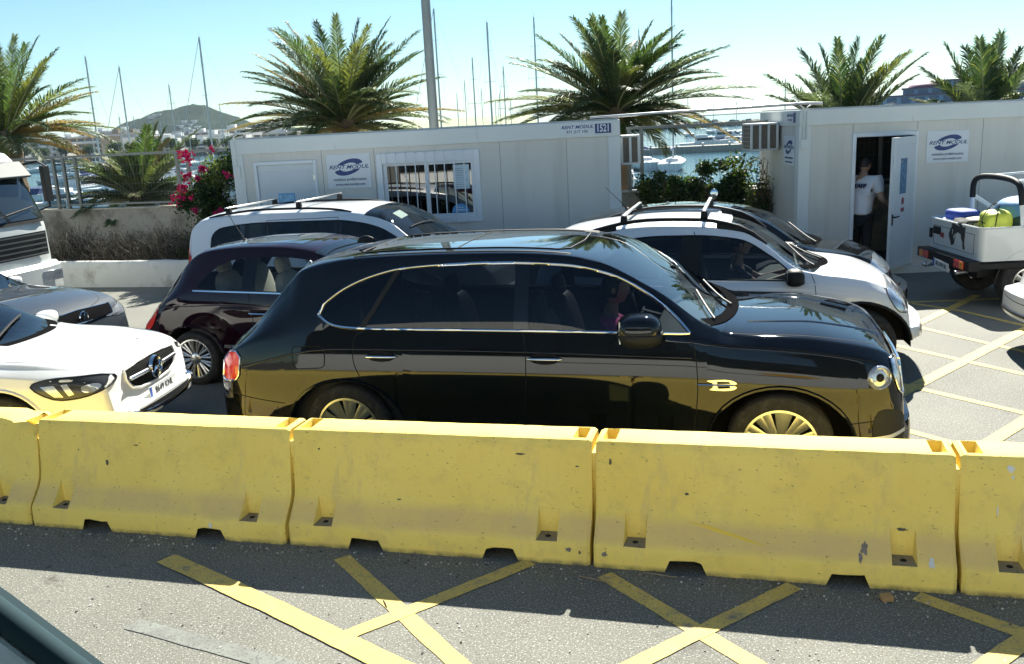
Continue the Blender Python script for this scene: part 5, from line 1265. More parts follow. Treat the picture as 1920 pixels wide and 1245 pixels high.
for cx_ in (2.66, 3.60):
    m = MB(); n = 16; m.add([(cx_+.135*math.cos(math.pi*k/n), .018, 1.30+.135*math.sin(math.pi*k/n)) for k in range(n+1)], [tuple(range(n+1))]); st = m.build('window_sticker', sky_sticker, wn, local=True, smooth=0)
    m = MB(); m.bx(cx_-.07, cx_+.07, .0165, .0175, 1.33, 1.345); m.bx(cx_-.05, cx_+.05, .0165, .0175, 1.37, 1.38); m.build('sticker_lines', sign_w, st, local=True, smooth=0)
m = MB(); m.bx(3.52, 3.77, .0165, .018, 1.66, 2.03); pp = m.build('notice_sheet', pm('notice paper', (.55, .66, .72), .6), wn, local=True, smooth=0)
m = MB()
for k in range(9): m.bx(3.55, 3.74-.03*(k % 3), .0155, .0165, 1.69+.035*k, 1.695+.035*k)
m.build('notice_lines', text_g, pp, local=True, smooth=0)
for k in range(9):
    x = X0+.13+k*.152; m = MB(); m.tube([(x, .0, Z1+.04), (x, -.045, Z1+.035), (x, -.05, Z1), (x, -.05, Z0), (x, -.045, Z0-.045), (x, .0, Z0-.05)], .0085, 8); m.build('window_bar', win_f, wn, local=True, smooth=60)
m = MB(); m.bx(2.2, 4.1, 1.9, 1.95, .19, 2.3); m.build('dimming_partition', pm('dimming partition', (.05, .05, .05), .8), C1, local=True)
logo(C1, 1.875, 2.01, .70, Matrix.Translation((0, .022, 0)) @ MF)
# number and lettering on the roof beam
m = MB(); m.bx(5.20, 5.70, -.009, -.006, 2.395, 2.535); lb = m.build('name_strip', sign_w, C1, local=True, smooth=0)
text('strip_text', 'RENT MODUL', .066, Matrix.Translation((5.45, -.0095, 2.50)) @ MF, navy_m, lb, xs=1.15, shear=.35, bold=.0015)
text('strip_text', '971 317 100', .058, Matrix.Translation((5.45, -.0095, 2.43)) @ MF, text_g, lb, xs=1.1, bold=.001)
m = MB(); m.bx(5.72, 5.96, -.009, -.006, 2.395, 2.535); lb = m.build('number_label', navy_m, C1, local=True, smooth=0)
text('number_text', '1521', .15, Matrix.Translation((5.84, -.0095, 2.465)) @ MF, sign_w, lb, xs=.68, bold=.004)
m = MB(); m.bx(.02, .13, -.03, .0, 1.98, 2.16); m.tube([(.075, -.012, 2.16), (.075, -.012, 2.62), (.14, -.0, 2.67), (.5, .1, 2.645)], .014, 8); m.build('junction_box', cab_f, C1, local=True, bevel=.004)
# cabin 2 (right)
L2 = 7.2
C2 = cabin('grey portable cabin at the right with its door standing open', (.60, 14.86, -.01), R(13.5), L2, 2.44, 2.6, [(.85, 1.76, .18, 2.15)], [.82, 1.79, 2.77, 3.74, 4.7, 5.65], lean=R(.55))
d = bpy.data.objects.new('door', None); COL.objects.link(d); d.parent = C2
m = MB(); m.bx(.81, .87, -.005, .09, .18, 2.2); m.bx(1.74, 1.80, -.005, .09, .18, 2.2); m.bx(.87, 1.74, -.005, .09, 2.14, 2.2); m.build('door_frame', win_f, d, local=True, bevel=.006)
th = R(-57)   # leaf swung outwards about its right-hand hinge
HM = Matrix.Translation((1.75, -.01, 0)) @ Matrix.Rotation(R(48), 4, 'Z')
def leaf(name, x0, x1, y0, y1, z0, z1, mat, par, bev=0):
    m = MB(); m.bx(x0, x1, y0, y1, z0, z1); m.v = [tuple(HM @ Vector(v)) for v in m.v]; return m.build(name, mat, par, local=True, bevel=bev)
lf = leaf('door_leaf', -.87, 0, -.02, .02, .19, 2.13, door_m, d)
leaf('door_panel', -.78, -.09, -.026, -.02, .30, 2.03, MC['door panel'], lf, .004)
leaf('poster', -.60, -.36, -.030, -.0262, 1.30, 1.82, pm('poster dark blue', (.05, .16, .30), .4, var=.6, vs=12), lf)
leaf('poster', -.60, -.52, -.030, -.0262, 1.76, 1.79, sign_w, lf)
m = MB(); m.lathe([(0, 0), (.055, 0)], (-.46, -.0275, 1.19), 'y', 20); m.v = [tuple(HM @ Vector(v)) for v in m.v]; nd = m.build('round_sticker', pm('no smoking red', (.25, .03, .05), .5), lf, local=True)
leaf('sticker', -.52, -.40, -.030, -.0262, 1.03, 1.09, MC['no smoking red'], lf)
m = MB(); m.tube([(-.82, -.02, .98), (-.82, -.07, .98), (-.69, -.07, .98)], .012, 8); m.bx(-.835, -.805, -.03, -.02, .86, 1.02); m.v = [tuple(HM @ Vector(v)) for v in m.v]; m.build('door_handle', black_pl, lf, local=True)
# dark partition added across the cabin to keep the room behind the doorway dim
m = MB(); m.bx(.2, L2-.2, 1.7, 1.74, .19, 2.29); m.build('dimming_partition', MC['dimming partition'], C2, local=True)
logo(C2, 2.25, 1.95, .63, Matrix.Translation((0, .022, 0)) @ MF)
ML = Matrix.Translation((.022, 0, 0)) @ Matrix.Rotation(R(-90), 4, 'Z') @ MF
logo(C2, -.60, 1.96, .60, ML)
m = MB(); m.box((-.42, 2.47, .003), (.52, .14, .004)); m.v = [tuple(Matrix.Translation((-.006, 0, 0)) @ Matrix.Rotation(R(-90), 4, 'Z') @ MF @ Vector(v)) for v in m.v]; lb = m.build('name_strip', sign_w, C2, local=True)
MLb = Matrix.Translation((-.013, 0, 0)) @ Matrix.Rotation(R(-90), 4, 'Z') @ MF
text('strip_text', 'RENT MODUL', .06, MLb @ Matrix.Translation((-.48, 2.50, 0)), navy_m, lb, shear=.35, xs=.9)
text('strip_text', '971 317 100', .05, MLb @ Matrix.Translation((-.48, 2.435, 0)), text_g, lb, xs=.9)
m = MB(); m.box((-.235, 2.47, .003), (.13, .15, .006)); m.v = [tuple(Matrix.Translation((-.006, 0, 0)) @ Matrix.Rotation(R(-90), 4, 'Z') @ MF @ Vector(v)) for v in m.v]; m.build('number_label', navy_m, C2, local=True)
m = MB(); m.bx(.02, .15, -.03, .0, 2.0, 2.14); m.tube([(.06, -.015, 2.14), (.06, -.015, 2.6), (.0, .05, 2.66)], .013, 8); m.tube([(.11, -.015, 2.14), (.11, -.015, 2.62), (.2, .05, 2.66)], .013, 8); m.build('junction_box', cab_f, C2, local=True, bevel=.004)
m = MB(); m.bx(-.01, .02, .10, .16, .58, .66); m.build('power_socket', black_pl, C2, local=True)
# air conditioners hung on the cabin ends
ac_w = pm('aircon casing', (.62, .64, .62), .45, stain=(.42, .40, .36), sts=8, stl=(.6, .8)); ac_g = pm('aircon grille', (.16, .13, .10), .7, var=.4, vs=60)
def aircon(label, loc, rz, w, d, h, nb, side):
    a = T('air_conditioner', label, 'air conditioner', loc, rz, 'box air conditioners on the cabin ends')
    m = MB(); t = .025
    m.bx(-w/2, w/2, -d/2+.02, d/2, -h/2+.02, h/2-.02); m.build('core', ac_g, a, local=True)
    m = MB(); m.bx(-w/2-.012, w/2+.012, -d/2, d/2+.01, h/2-.02, h/2+.01); m.bx(-w/2-.012, w/2+.012, -d/2, d/2+.01, -h/2-.01, -h/2+.02)
    for s_ in (-1, 1):
        for k in range(nb+1): x = -w/2+w*k/nb; m.bx(x-.02, x+.02, s_*(d/2+.004)-.006, s_*(d/2+.004)+.006, -h/2+.02, h/2-.02)
    m.build('casing', ac_w, a, local=True, bevel=.005)
    m = MB()
    for k in range(1, 6): z = -h/2+h*k/6; m.tube([(side*(w/2+.02), -d/2, z), (side*(w/2+.02), d/2, z)], .003, 5)
    for k in range(0, 5): y = -d/2+d*k/4; m.tube([(side*(w/2+.02), y, -h/2), (side*(w/2+.02), y, h/2)], .003, 5)
    m.build('wire_guard', satin, a, local=True)
    return a
aircon('boxy air conditioner on the right end of the left cabin', (-1.90, 14.50, 2.11), R(8.3), .26, .50, .42, 2, 1)
aircon('boxy air conditioner hanging on the left end of the right cabin', (.05, 16.15, 2.17), R(13.5), .42, .60, .42, 3, -1)
# pipe slung between the two cabin roofs
m = MB(); m.tube([(-2.45, 14.15, 2.615), (-1.5, 14.25, 2.635), (-.3, 14.5, 2.65), (.72, 14.86, 2.665), (.95, 14.95, 2.65)], .022, 10); tag(m.build('conduit_pipe', satin, smooth=60), 'grey conduit pipe spanning the gap between the two cabin roofs', 'pipe')
# man in the doorway
standing('man in white polo shirt and dark trousers standing in the open cabin doorway', (1.58, 15.28, .02), R(62))

# ------------------------------------------------------------------ walls, planter, fence
conc = pm('old concrete', (.40, .36, .30), .9, var=.12, vs=1.2, stain=(.16, .14, .11), sts=1.6, stl=(.5, .68), bump=.5, bs=25, speck=(.24, .21, .17), sps=18, spl=(.58, .7))
white_w = pm('whitewashed wall', (.66, .65, .61), .85, var=.06, stain=(.33, .30, .25), sts=2.5, stl=(.55, .75), bump=.35, bs=25)
WY = 16.6
def wallobj(name, x0, x1, y0, y1, z0, z1, mat, label, cap=True):
    t = T(name, label, 'wall', ((x0+x1)/2, (y0+y1)/2, 0)); m = MB(); n = int((x1-x0)/.25)
    vs = []; fs = []
    m.bx(x0, x1, y0, y1, z0, z1); m.build('wall_body', mat, t, smooth=0)
    if cap: m = MB(); m.bx(x0-.01, x1+.01, y0-.02, y1+.02, z1, z1+.035); m.build('coping', pm('coping', (.52, .47, .38), .9, stain=(.25, .2, .15), sts=5), t, smooth=0, bevel=.01)
    return t
wallobj('boundary_wall', -20, -2.0, WY, WY+.22, 0, 1.27, conc, 'stained concrete wall with fence behind the planter at the left')
wallobj('boundary_wall', -1.98, 6.5, WY-.0, WY+.22, 0, 1.24, pm('cream wall', (.46, .38, .26), .9, stain=(.20, .16, .11), sts=2, bump=.4, bs=20), 'cream concrete wall overgrown with bushes between the two cabins')
pt = T('planter_kerb', 'low whitewashed planter wall with worn top, behind the empty lane', 'planter wall', (-11, 14.5, 0))
m = MB(); xs = [-15+.3*k for k in range(21)]; vs = []; fs = []
pr = [(14.42, 0), (14.43, .38), (14.46, .46), (14.52, .485), (14.60, .475), (14.64, .44), (14.66, 0)]
for x in xs:
    for y, z in pr: vs.append((x, y+random.uniform(-.006, .006), z+(random.uniform(-.008, .008) if z else 0)))
n = len(pr)
for i in range(len(xs)-1):
    for k in range(n-1): fs.append((i*n+k, (i+1)*n+k, (i+1)*n+k+1, i*n+k+1))
m.add(vs, fs); m.build('wall_body', white_w, pt, smooth=60)
m = MB(); m.bx(-16, -8.7, 14.64, WY, .0, .38); struct(m.build('soil', pm('dry soil', (.12, .09, .065), .95, bump=.6, bs=20), smooth=0))
# fence: posts, rails, wire infill
fen = pm('galvanised fence', (.20, .21, .20), .5, metal=.4, stain=(.22, .17, .12), sts=6, stl=(.6, .75))
def fence(label, x0, x1, y, zb, zt, posts, gate=None):
    t = T('metal_fence', label, 'fence', ((x0+x1)/2, y, 0))
    for x in posts: m = MB(); m.bx(x-.03, x+.03, y-.03, y+.03, zb, zt); m.build('post', fen, t)
    m = MB(); m.bx(x0, x1, y-.022, y+.022, zt, zt+.05); m.bx(x0, x1, y-.02, y+.02, zb+.06, zb+.10); m.build('rail', fen, t)
    m = MB(); k = int((x1-x0)/.075)
    for i in range(k+1): x = x0+(x1-x0)*i/k; m.bx(x-.0014, x+.0014, y-.0014, y+.0014, zb+.1, zt)
    for i in range(1, 5): z = zb+.1+(zt-zb-.1)*i/5; m.bx(x0, x1, y-.002, y+.002, z-.0014, z+.0014)
    m.build('wire_mesh', fen, t, smooth=0); return t
fence('grey metal railing with wire infill on the wall at the left', -20, -8.0, WY+.1, 1.30, 2.36, [-19.5, -17, -14.45, -14.2, -13.9, -11.45, -11.2, -8.7])
fence('grey metal railing with wire infill in the gap between the cabins', -2.25, 2.2, WY+.1, 1.27, 2.38, [-2.2, -1.98, .35, 2.0])
# street lamp post behind the left cabin
lp = T('lamp_post', 'tall plain grey post rising behind the left cabin and out of the frame', 'lamp post', (-6.17, 17.6, 0))
m = MB(); m.lathe([(.16, 0), (.15, .05), (.11, .4), (.10, 1.0), (.088, 5), (.07, 9)], (-6.17, 17.6, 0), 'z', 20); m.build('pole', pm('lamp post grey', (.27, .29, .29), .5, metal=.3), lp)
m = MB(); m.tube([(-6.17, 17.6, 9), (-6.0, 17.4, 9.25), (-5.5, 17.0, 9.3)], .04, 8); m.build('arm', MC['lamp post grey'], lp)
m = MB(); m.ell((-5.3, 16.85, 9.28), (.3, .14, .07), 14, 8); m.build('lamp_head', MC['lamp post grey'], lp)
# ------------------------------------------------------------------ people in the cars
seated('person in a bright pink top seated in the front of the black SUV', (-1.0, 6.80, .56), pm('pink top', (.75, .06, .26), .8), hands=((.50, .12, .46), (.46, -.12, .36)), hairlen=.3, long_sleeve=True)
seated('dark-haired driver in dark shirt at the wheel of the white crossover', (-.12, 9.64, .50), pm('dark shirt', (.02, .022, .03), .8), hands=((.48, .14, .50), (.48, -.14, .50)))
seated('driver of the dark grey hatchback with a bare tanned forearm on the steering wheel', (-.10, 11.66, .42), pm('grey shirt', (.10, .10, .11), .8), hands=((.50, .14, .52), (.50, -.14, .56)), elbows=((.2, .25, .38), (.26, -.28, .56)))

# ------------------------------------------------------------------ white lorry cab at the far left
p_truck = pm('lorry white', (.60, .63, .62), .4, coat=.5, var=.04, stain=(.5, .5, .48), sts=3, stl=(.6, .8))
tr = T('lorry', 'white lorry cab with sun visor and slatted grille at the left edge', 'lorry', (-13, 10.85, 0))
FX = -10.62
m = MB()
pr = [(-13.0, .7), (FX-.02, .7), (FX, .95), (FX-.02, 1.42), (FX-.06, 1.58), (FX-.42, 2.44), (FX-.55, 2.56), (FX-.8, 2.62), (-13.0, 2.62)]
def loftx(m, sections, mi=None):
    n = len(sections[0]); vs = [p for s_ in sections for p in s_]; fs = [(i*n+k, i*n+(k+1) % n, (i+1)*n+(k+1) % n, (i+1)*n+k) for i in range(len(sections)-1) for k in range(n)]
    fs += [tuple(range(n))[::-1], tuple((len(sections)-1)*n+k for k in range(n))]; m.add(vs, fs, mi)
secs = []
for y, dx, dz in ((9.66, -.16, -.06), (9.72, -.06, -.02), (9.9, 0, 0), (10.4, .05, .0), (10.85, .065, 0), (11.3, .05, 0), (11.8, 0, 0), (11.98, -.06, -.02), (12.04, -.16, -.06)):
    secs.append([(x+(dx if k in range(1, 8) else 0), y, z+(dz if z > 2 else 0)) for k, (x, z) in enumerate(pr)])
loftx(m, secs); m.build('cab', p_truck, tr, smooth=35)
def tquad(name, pts, mat, par=None, off=.01):
    # sheet on the front face, pts given as (y, z) along the leaning face
    vs = []
    def fx(y, z):
        base = FX-.02 if z < 1.42 else (FX-.02-(z-1.42)*.25 if z < 1.58 else FX-.06-(z-1.58)*.36/.86)
        t = abs(y-10.85)/1.19; return base+.065*(1-t**2.2)+off-(.05*max(0, t-.85)/.15)
    return fx
fx = tquad('', [], None)
def facegrid(name, y0, y1, z0, z1, mat, par, ny=16, nz=8, off=.012, inset=0):
    vs = []; fs = []
    for j in range(nz+1):
        z = z0+(z1-z0)*j/nz; k = inset*(j/nz)
        for i in range(ny+1):
            y = (y0+k)+(y1-y0-2*k)*i/ny; vs.append((fx(y, z)+off, y, z))
    for j in range(nz):
        for i in range(ny): a = j*(ny+1)+i; fs.append((a, a+1, a+ny+2, a+ny+1))
    return rawmesh(name, vs, fs, mat, par, local=False)
ws_ = facegrid('windscreen', 9.78, 11.92, 1.56, 2.42, pm('lorry glass', (.015, .02, .022), .05, coat=1), tr, inset=.06)
facegrid('cowl', 9.74, 11.96, 1.50, 1.60, black_pl, tr, off=.006)
g_ = facegrid('grille', 9.95, 11.86, 1.0, 1.36, black_pl, tr)
for k in range(5):
    z = 1.02+.075*k; facegrid('grille_slat', 9.97, 11.84, z, z+.022, pm('slat grey', (.12, .13, .13), .5), g_, nz=1, off=.03)
m = MB(); secs = []
for y, dx in ((9.62, -.12), (9.7, -.03), (10, .02), (10.85, .06), (11.7, .02), (12.0, -.03), (12.08, -.12)):
    secs.append([(FX-.3, y, .42), (FX+.05+dx, y, .42), (FX+.11+dx, y, .5), (FX+.11+dx, y, .82), (FX+.05+dx, y, .88), (FX-.3, y, .88)])
loftx(m, secs); bp_ = m.build('bumper', p_truck, tr, smooth=35)
for y0, y1 in ((9.75, 10.15), (11.55, 11.95)):
    m = MB(); m.box((FX+.135, (y0+y1)/2, .68), (.02, y1-y0, .16)); m.build('headlight', clear_lens, bp_, bevel=.006)
m = MB(); m.box((FX+.165, 10.85, .52), (.02, 1.2, .12)); m.build('bumper_intake', black_pl, bp_, bevel=.01)
m = MB(); m.add([(FX-.36, 9.72, 2.42), (FX-.36, 11.98, 2.42), (FX-.10, 11.90, 2.20), (FX-.10, 9.80, 2.20), (FX-.36, 9.72, 2.39), (FX-.36, 11.98, 2.39), (FX-.12, 11.90, 2.17), (FX-.12, 9.80, 2.17)], [(0, 1, 2, 3), (4, 7, 6, 5), (0, 3, 7, 4), (1, 5, 6, 2), (2, 6, 7, 3), (0, 4, 5, 1)]); m.build('sun_visor', pm('grey visor', (.12, .13, .13), .6, spec=.2), tr, bevel=.01)
for sg, y in ((1, 12.1), (-1, 9.6)):
    m = MB(); m.tube([(FX-.35, y-.1*sg, 2.36), (FX-.2, y+.06*sg, 2.40), (FX-.12, y+.10*sg, 2.34), (FX-.12, y+.10*sg, 1.7), (FX-.3, y-.08*sg, 1.62)], .018, 8)
    m.box((FX-.13, y+.11*sg, 2.05), (.07, .15, .55), rz=.1); m.build('wing_mirror', black_pl, tr, bevel=.02)
m = MB(); m.tube([(FX+.06, 10.2, 1.66), (FX-.02, 10.9, 1.74)], .01, 6); m.tube([(FX+.05, 11.1, 1.66), (FX-.04, 11.75, 1.74)], .01, 6); m.build('wiper', black_pl, tr)
m = MB(); m.bx(-17.5, -13.15, 9.65, 12.05, .9, 2.62); m.build('cargo_box', p_truck, tr, bevel=.02); m = MB(); m.bx(-17, -10.9, 10.2, 11.5, .5, .9); m.build('chassis', black_pl, tr)
for x in (-11.9, -15.6):
    for sg in (-1, 1): mkwheel(tr, x+13, sg*1.15, .46, .46, sg, spokes=8, rimr=.55, sw=.05, width=.28)
m = MB(); m.bx(FX-1.5, FX-.5, 9.655, 9.665, 1.7, 2.35); m.build('side_window', MC['lorry glass'], tr, smooth=0)

# ------------------------------------------------------------------ open off-roader with cargo
jp = T('open_offroader', 'open white off-roader pickup with padded black roll bar and luggage in its tub', 'off-roader', (2.68, 12.36, 0), R(13.5))
# local: x forward, y to the left (far); rear near corner at origin
JW = 1.50
jw = pm('jeep white', (.66, .70, .69), .4, coat=.5, var=.03, stain=(.45, .45, .42), sts=5, stl=(.62, .8))
m = MB(); zb, ztp = .62, 1.03
def rounded(x0, x1, y0, y1, r, n=5):
    P = []
    for cx_, cy_, a in ((x1-r, y1-r, 0), (x0+r, y1-r, 90), (x0+r, y0+r, 180), (x1-r, y0+r, 270)):
        for k in range(n+1): t = R(a+90*k/n); P.append((cx_+r*math.cos(t), cy_+r*math.sin(t)))
    return P
oP = rounded(0, 3.3, 0, JW, .09); iP = rounded(.05, 3.25, .05, JW-.05, .06); n = len(oP)
vs = [(x, y, zb) for x, y in oP]+[(x, y, ztp-.03) for x, y in oP]+[(x-(.012 if x < .5 else 0), y, ztp) for x, y in oP]+[(x, y, ztp) for x, y in iP]+[(x, y, zb+.12) for x, y in iP]
fs = [(j*n+k, j*n+(k+1) % n, (j+1)*n+(k+1) % n, (j+1)*n+k) for j in range(4) for k in range(n)]+[tuple(4*n+k for k in range(n)), tuple(range(n))[::-1]]
m.add(vs, fs); m.build('tub', jw, jp, local=True, smooth=40)
m = MB(); m.tube([(x, y, ztp+.003) for x, y in oP]+[(oP[0][0], oP[0][1], ztp+.003)], .014, 6); m.build('tub_rim', jw, jp, local=True)
m = MB(); m.bx(-.006, .0, .16, JW-.16, zb+.07, zb+.075); m.bx(-.006, 0, .16, JW-.16, ztp-.09, ztp-.085); m.bx(-.006, 0, .16, .165, zb+.07, ztp-.085); m.bx(-.006, 0, JW-.165, JW-.16, zb+.07, ztp-.085); m.build('tailgate_groove', seam_m, jp, local=True, smooth=0)
m = MB(); m.bx(-.012, -.002, 1.12, 1.34, ztp-.20, ztp-.10); m.box((-.01, 1.40, ztp-.2), (.03, .05, .13)); m.build('tailgate_hinge', black_pl, jp, local=True)
text('badge', 'ME', .09, Matrix.Translation((-.008, 1.06, zb+.21)) @ Matrix.Rotation(R(-90), 4, 'Z') @ MF, pm('badge red', (.30, .04, .05), .5), jp, bold=.004)
m = MB(); m.bx(-.14, .02, -.02, JW+.02, .50, .63); m.bx(-.02, 1.2, -.02, .04, .52, .60); m.build('bumper', black_pl, jp, local=True, bevel=.01)
for y0, y1 in ((.10, .36), (JW-.36, JW-.10)):
    m = MB(); m.bx(-.155, -.14, y0, y1, .515, .615); m.build('taillight', red_lens, jp, local=True, bevel=.004)
    m = MB(); m.bx(-.162, -.155, y0 if y0 < .5 else y1-.09, (y0+.09) if y0 < .5 else y1, .52, .61); m.build('indicator', orange_lens, jp, local=True)
plate(jp, 'IB 3399 BL', Matrix.Translation((-.165, .70, .49)) @ Matrix.Rotation(R(-90), 4, 'Z') @ MF @ Matrix.Rotation(R(-3), 4, 'Z'), size=(.46, .11), cs=.075)
m = MB(); m.lathe([(0, -.012), (.05, -.012), (.055, -.004), (.085, -.003), (.09, 0)], (.95, -.0, .80), 'y', 24); m.build('filler_cap', black_pl, jp, local=True)
m = MB(); m.tube([(-.05, .2, .48), (-.2, .2, .46)], .03, 10); m.tube([(-.02, 1.0, .47), (-.24, 1.0, .44)], .02, 8); m.ell((-.25, 1.0, .46), (.03, .03, .03)); m.build('exhaust', satin, jp, local=True)
for x in (.62, 2.75):
    for sg, y in ((-1, .02), (1, JW-.02)):
        mkwheel(jp, x, y, .33, .33, sg, spokes=8, rimr=.55, sw=.04, width=.2)
m = MB()
for x in (.62,):
    for y in (0, JW): m.lathe([(.42, -.004), (.42, .004), (.40, .0)], (x, y, .33), 'y', 24, a0=0, a1=math.pi)
m.build('arch_lip', black_pl, jp, local=True)
m = MB(); m.bx(.1, 3.2, .25, JW-.25, .38, .62); m.build('chassis', black_pl, jp, local=True)
# bonnet, windscreen frame further forward
m = MB(); m.bx(2.35, 3.3, .1, JW-.1, .95, 1.08); m.build('bonnet', jw, jp, local=True, bevel=.04)
m = MB(); m.tube([(2.35, .08, 1.05), (2.2, .1, 1.62), (2.2, JW-.1, 1.62), (2.35, JW-.08, 1.05)], .025, 8); m.build('windscreen_frame', jw, jp, local=True)
# roll bar: white legs, black padded hoop
P = [(.55, .07, ztp), (.53, .10, 1.29)]; Q = [(.53, .10, 1.29), (.52, .125, 1.45), (.52, .20, 1.54), (.52, .38, 1.585), (.52, .75, 1.60), (.52, 1.12, 1.585), (.52, 1.30, 1.54), (.52, 1.375, 1.45), (.53, 1.40, 1.29)]
m = MB(); m.tube([P[0], P[1]], .032, 10); m.tube([(.53, 1.40, 1.29), (.55, 1.43, ztp)], .032, 10)
m.tube([(.53, .10, 1.32), (.95, .09, ztp)], .028, 10); m.tube([(.53, 1.40, 1.32), (.95, 1.41, ztp)], .028, 10)
for y in (.2, .32, 1.3): m.tube([(.52, y, 1.57), (2.2, y, 1.63)], .018, 8)
rb = m.build('roll_bar', jw, jp, local=True, smooth=60)
m = MB(); q3 = smoothpoly(Q, 4, closed=False); m.tube(q3, .038, 12); m.build('roll_bar_padding', black_pl, rb, local=True, smooth=60)
for x in (1.55,):
    for y in (.42, 1.1): seat(jp, x+.1, y, .72, pm('jeep seat', (.10, .08, .06), .8), h=.5)
# cargo: each thing lies in the tub
JM = Matrix.Translation((2.68, 12.36, 0)) @ Matrix.Rotation(R(13.5), 4, 'Z')
def cargo(name, label, cat, pos, rz=0):
    p = JM @ Vector(pos); return T(name, label, cat, p, R(13.5)+rz)
blue_f = pm('blue canvas', (.02, .06, .36), .7, var=.2, vs=20, bump=.3, bs=20); lime = pm('lime bag', (.55, .60, .07), .55, var=.12, vs=10, bump=.5, bs=12)
def bag(t, d, mat, name='bag_body', p=.45, seed=1):
    random.seed(seed); m = MB(); m.ell((0, 0, d[2]/2), (d[0]/2, d[1]/2, d[2]/2), 28, 18, p=p)
    m.v = [(x*(1+.05*math.sin(9*y+3*z*7)), y*(1+.04*math.sin(8*x+1)), z*(1+.05*math.sin(7*x+5*y))) for x, y, z in m.v]; return m.build(name, mat, t, local=True, smooth=70)
b1 = cargo('duffel_bag', 'blue and white striped duffel bag on the rear of the off-roader tub', 'bag', (.26, 1.08, .92), R(4)); bag(b1, (.34, .52, .16), blue_f, seed=2, p=.5)
m = MB(); m.ell((-.0, 0, .09), (.185, .275, .040), 28, 10, p=.5); m.build('white_stripe', sign_w, b1, local=True)
m = MB(); m.ell((0, 0, .18), (.16, .24, .07), 24, 12, p=.5); m.build('bag_flap', blue_f, b1, local=True, smooth=70)
b2 = cargo('duffel_bag', 'bright lime yellow bag strapped behind the near rear corner of the off-roader', 'bag', (.36, .40, .92), 0); bag(b2, (.33, .36, .29), lime, seed=3, p=.56)
m = MB()
for a in ([(-.21, -.2, .05), (-.19, -.05, .2), (0, .05, .375), (.15, .2, .30)], [(-.2, .2, .08), (-.2, 0, .16), (-.1, -.2, .08)], [(-.1, -.21, .1), (-.02, -.1, .37), (.05, .2, .34)]): m.tube(smoothpoly(a, 4, closed=False), .006, 5)
m.build('strap', black_pl, b2, local=True)
b3 = cargo('canvas_bundle', 'light blue canvas bundle behind the white roll bar leg', 'bundle', (.80, .62, .93), R(10)); bag(b3, (.5, .6, .40), pm('light blue canvas', (.10, .25, .50), .7, bump=.4, bs=14), seed=4, p=.6)
b4 = cargo('dark_bundle', 'dark green tarpaulin bundle in the middle of the off-roader tub', 'bundle', (.75, .30, .88), 0); bag(b4, (.38, .5, .26), pm('dark green tarp', (.015, .05, .04), .7, bump=.4, bs=14), seed=5, p=.6)
b5 = cargo('sack', 'brown sack beside the roll bar strut of the off-roader', 'sack', (1.05, .3, .93), 0); bag(b5, (.4, .3, .18), pm('brown sack', (.20, .13, .06), .8, bump=.5, bs=10), seed=6, p=.6)
b6 = cargo('paper_bag', 'small pale cream packet tucked between the blue bag and the lime bag', 'packet', (.28, .72, .94), R(20)); bag(b6, (.26, .24, .15), pm('cream packet', (.50, .50, .34), .7), seed=7, p=.4)
b7 = cargo('jacket', 'dark jacket hung over the tailgate of the off-roader', 'jacket', (.02, .62, .0), 0)
m = MB(); vs = []; fs = []; random.seed(3)
for i in range(9):
    for j in range(10):
        y = -.20+.40*i/8; L = [.34, .30, .16, .13, .14, .18, .30, .32, .30][i]
        t = j/9
        if t < .25: x, z = .14-.56*t*1.0, 1.075+.01*math.sin(i)
        else: x, z = -.03-.015*math.sin(i*1.7+j), 1.06-(t-.25)/.75*L
        vs.append((x, y+.012*math.sin(j*1.1+i), z))
for i in range(8):
    for j in range(9): fs.append((i*10+j, (i+1)*10+j, (i+1)*10+j+1, i*10+j+1))
o = rawmesh('cloth', vs, fs, pm('dark jacket cloth', (.03, .035, .035), .85), b7); sd_ = o.modifiers.new('thick', 'SOLIDIFY'); sd_.thickness = .02

# ------------------------------------------------------------------ scooter behind the grey hatchback
sc = T('scooter', 'dark green-grey scooter with two round mirrors parked behind the grey hatchback', 'scooter', (-.98, 13.3, 0), R(-75))
sg_ = pm('scooter paint', (.03, .05, .045), .3, coat=.8)
for x in (-.62, .62): mkwheel(sc, x, -.05, .23, .23, -1, spokes=5, rimr=.6, sw=.03, width=.11)
m = MB(); m.prism(smoothpoly([(-.8, .45), (-.75, .75), (-.5, .82), (.0, .78), (.1, .6), (.0, .35), (.3, .3), (.42, .5), (.5, .85), (.58, .98), (.66, .9), (.62, .5), (.5, .22), (-.2, .2), (-.7, .3)], 3), -.17, .17); m.build('body', sg_, sc, local=True, bevel=.05)
m = MB(); m.ell((-.35, 0, .84), (.42, .16, .07), 20, 10, p=.7); m.build('seat', black_pl, sc, local=True)
m = MB(); m.ell((.50, 0, 1.16), (.16, .20, .17), 20, 12, p=.8); m.build('headlamp_cowl', sg_, sc, local=True)
m = MB(); m.tube([(.38, -.36, 1.12), (.46, -.2, 1.10), (.5, 0, 1.05), (.46, .2, 1.10), (.38, .36, 1.12)], .016, 8); m.build('handlebar', satin, sc, local=True)
for sgn, dz in ((-1, .02), (1, -.0)):
    m = MB(); m.tube([(.44, sgn*.24, 1.11), (.44, sgn*.28, 1.26), (.42, sgn*.31, 1.38+sgn*.07)], .006, 6); m.build('mirror_stem', black_pl, sc, local=True)
    m = MB(); m.ell((.42, sgn*.32, 1.44+sgn*.07), (.018, .055, .07), 18, 10); m.build('mirror', chrome, sc, local=True)
m = MB(); m.ell((-.78, 0, 1.02), (.19, .20, .16), 20, 12, p=.55); m.build('top_box', sg_, sc, local=True)

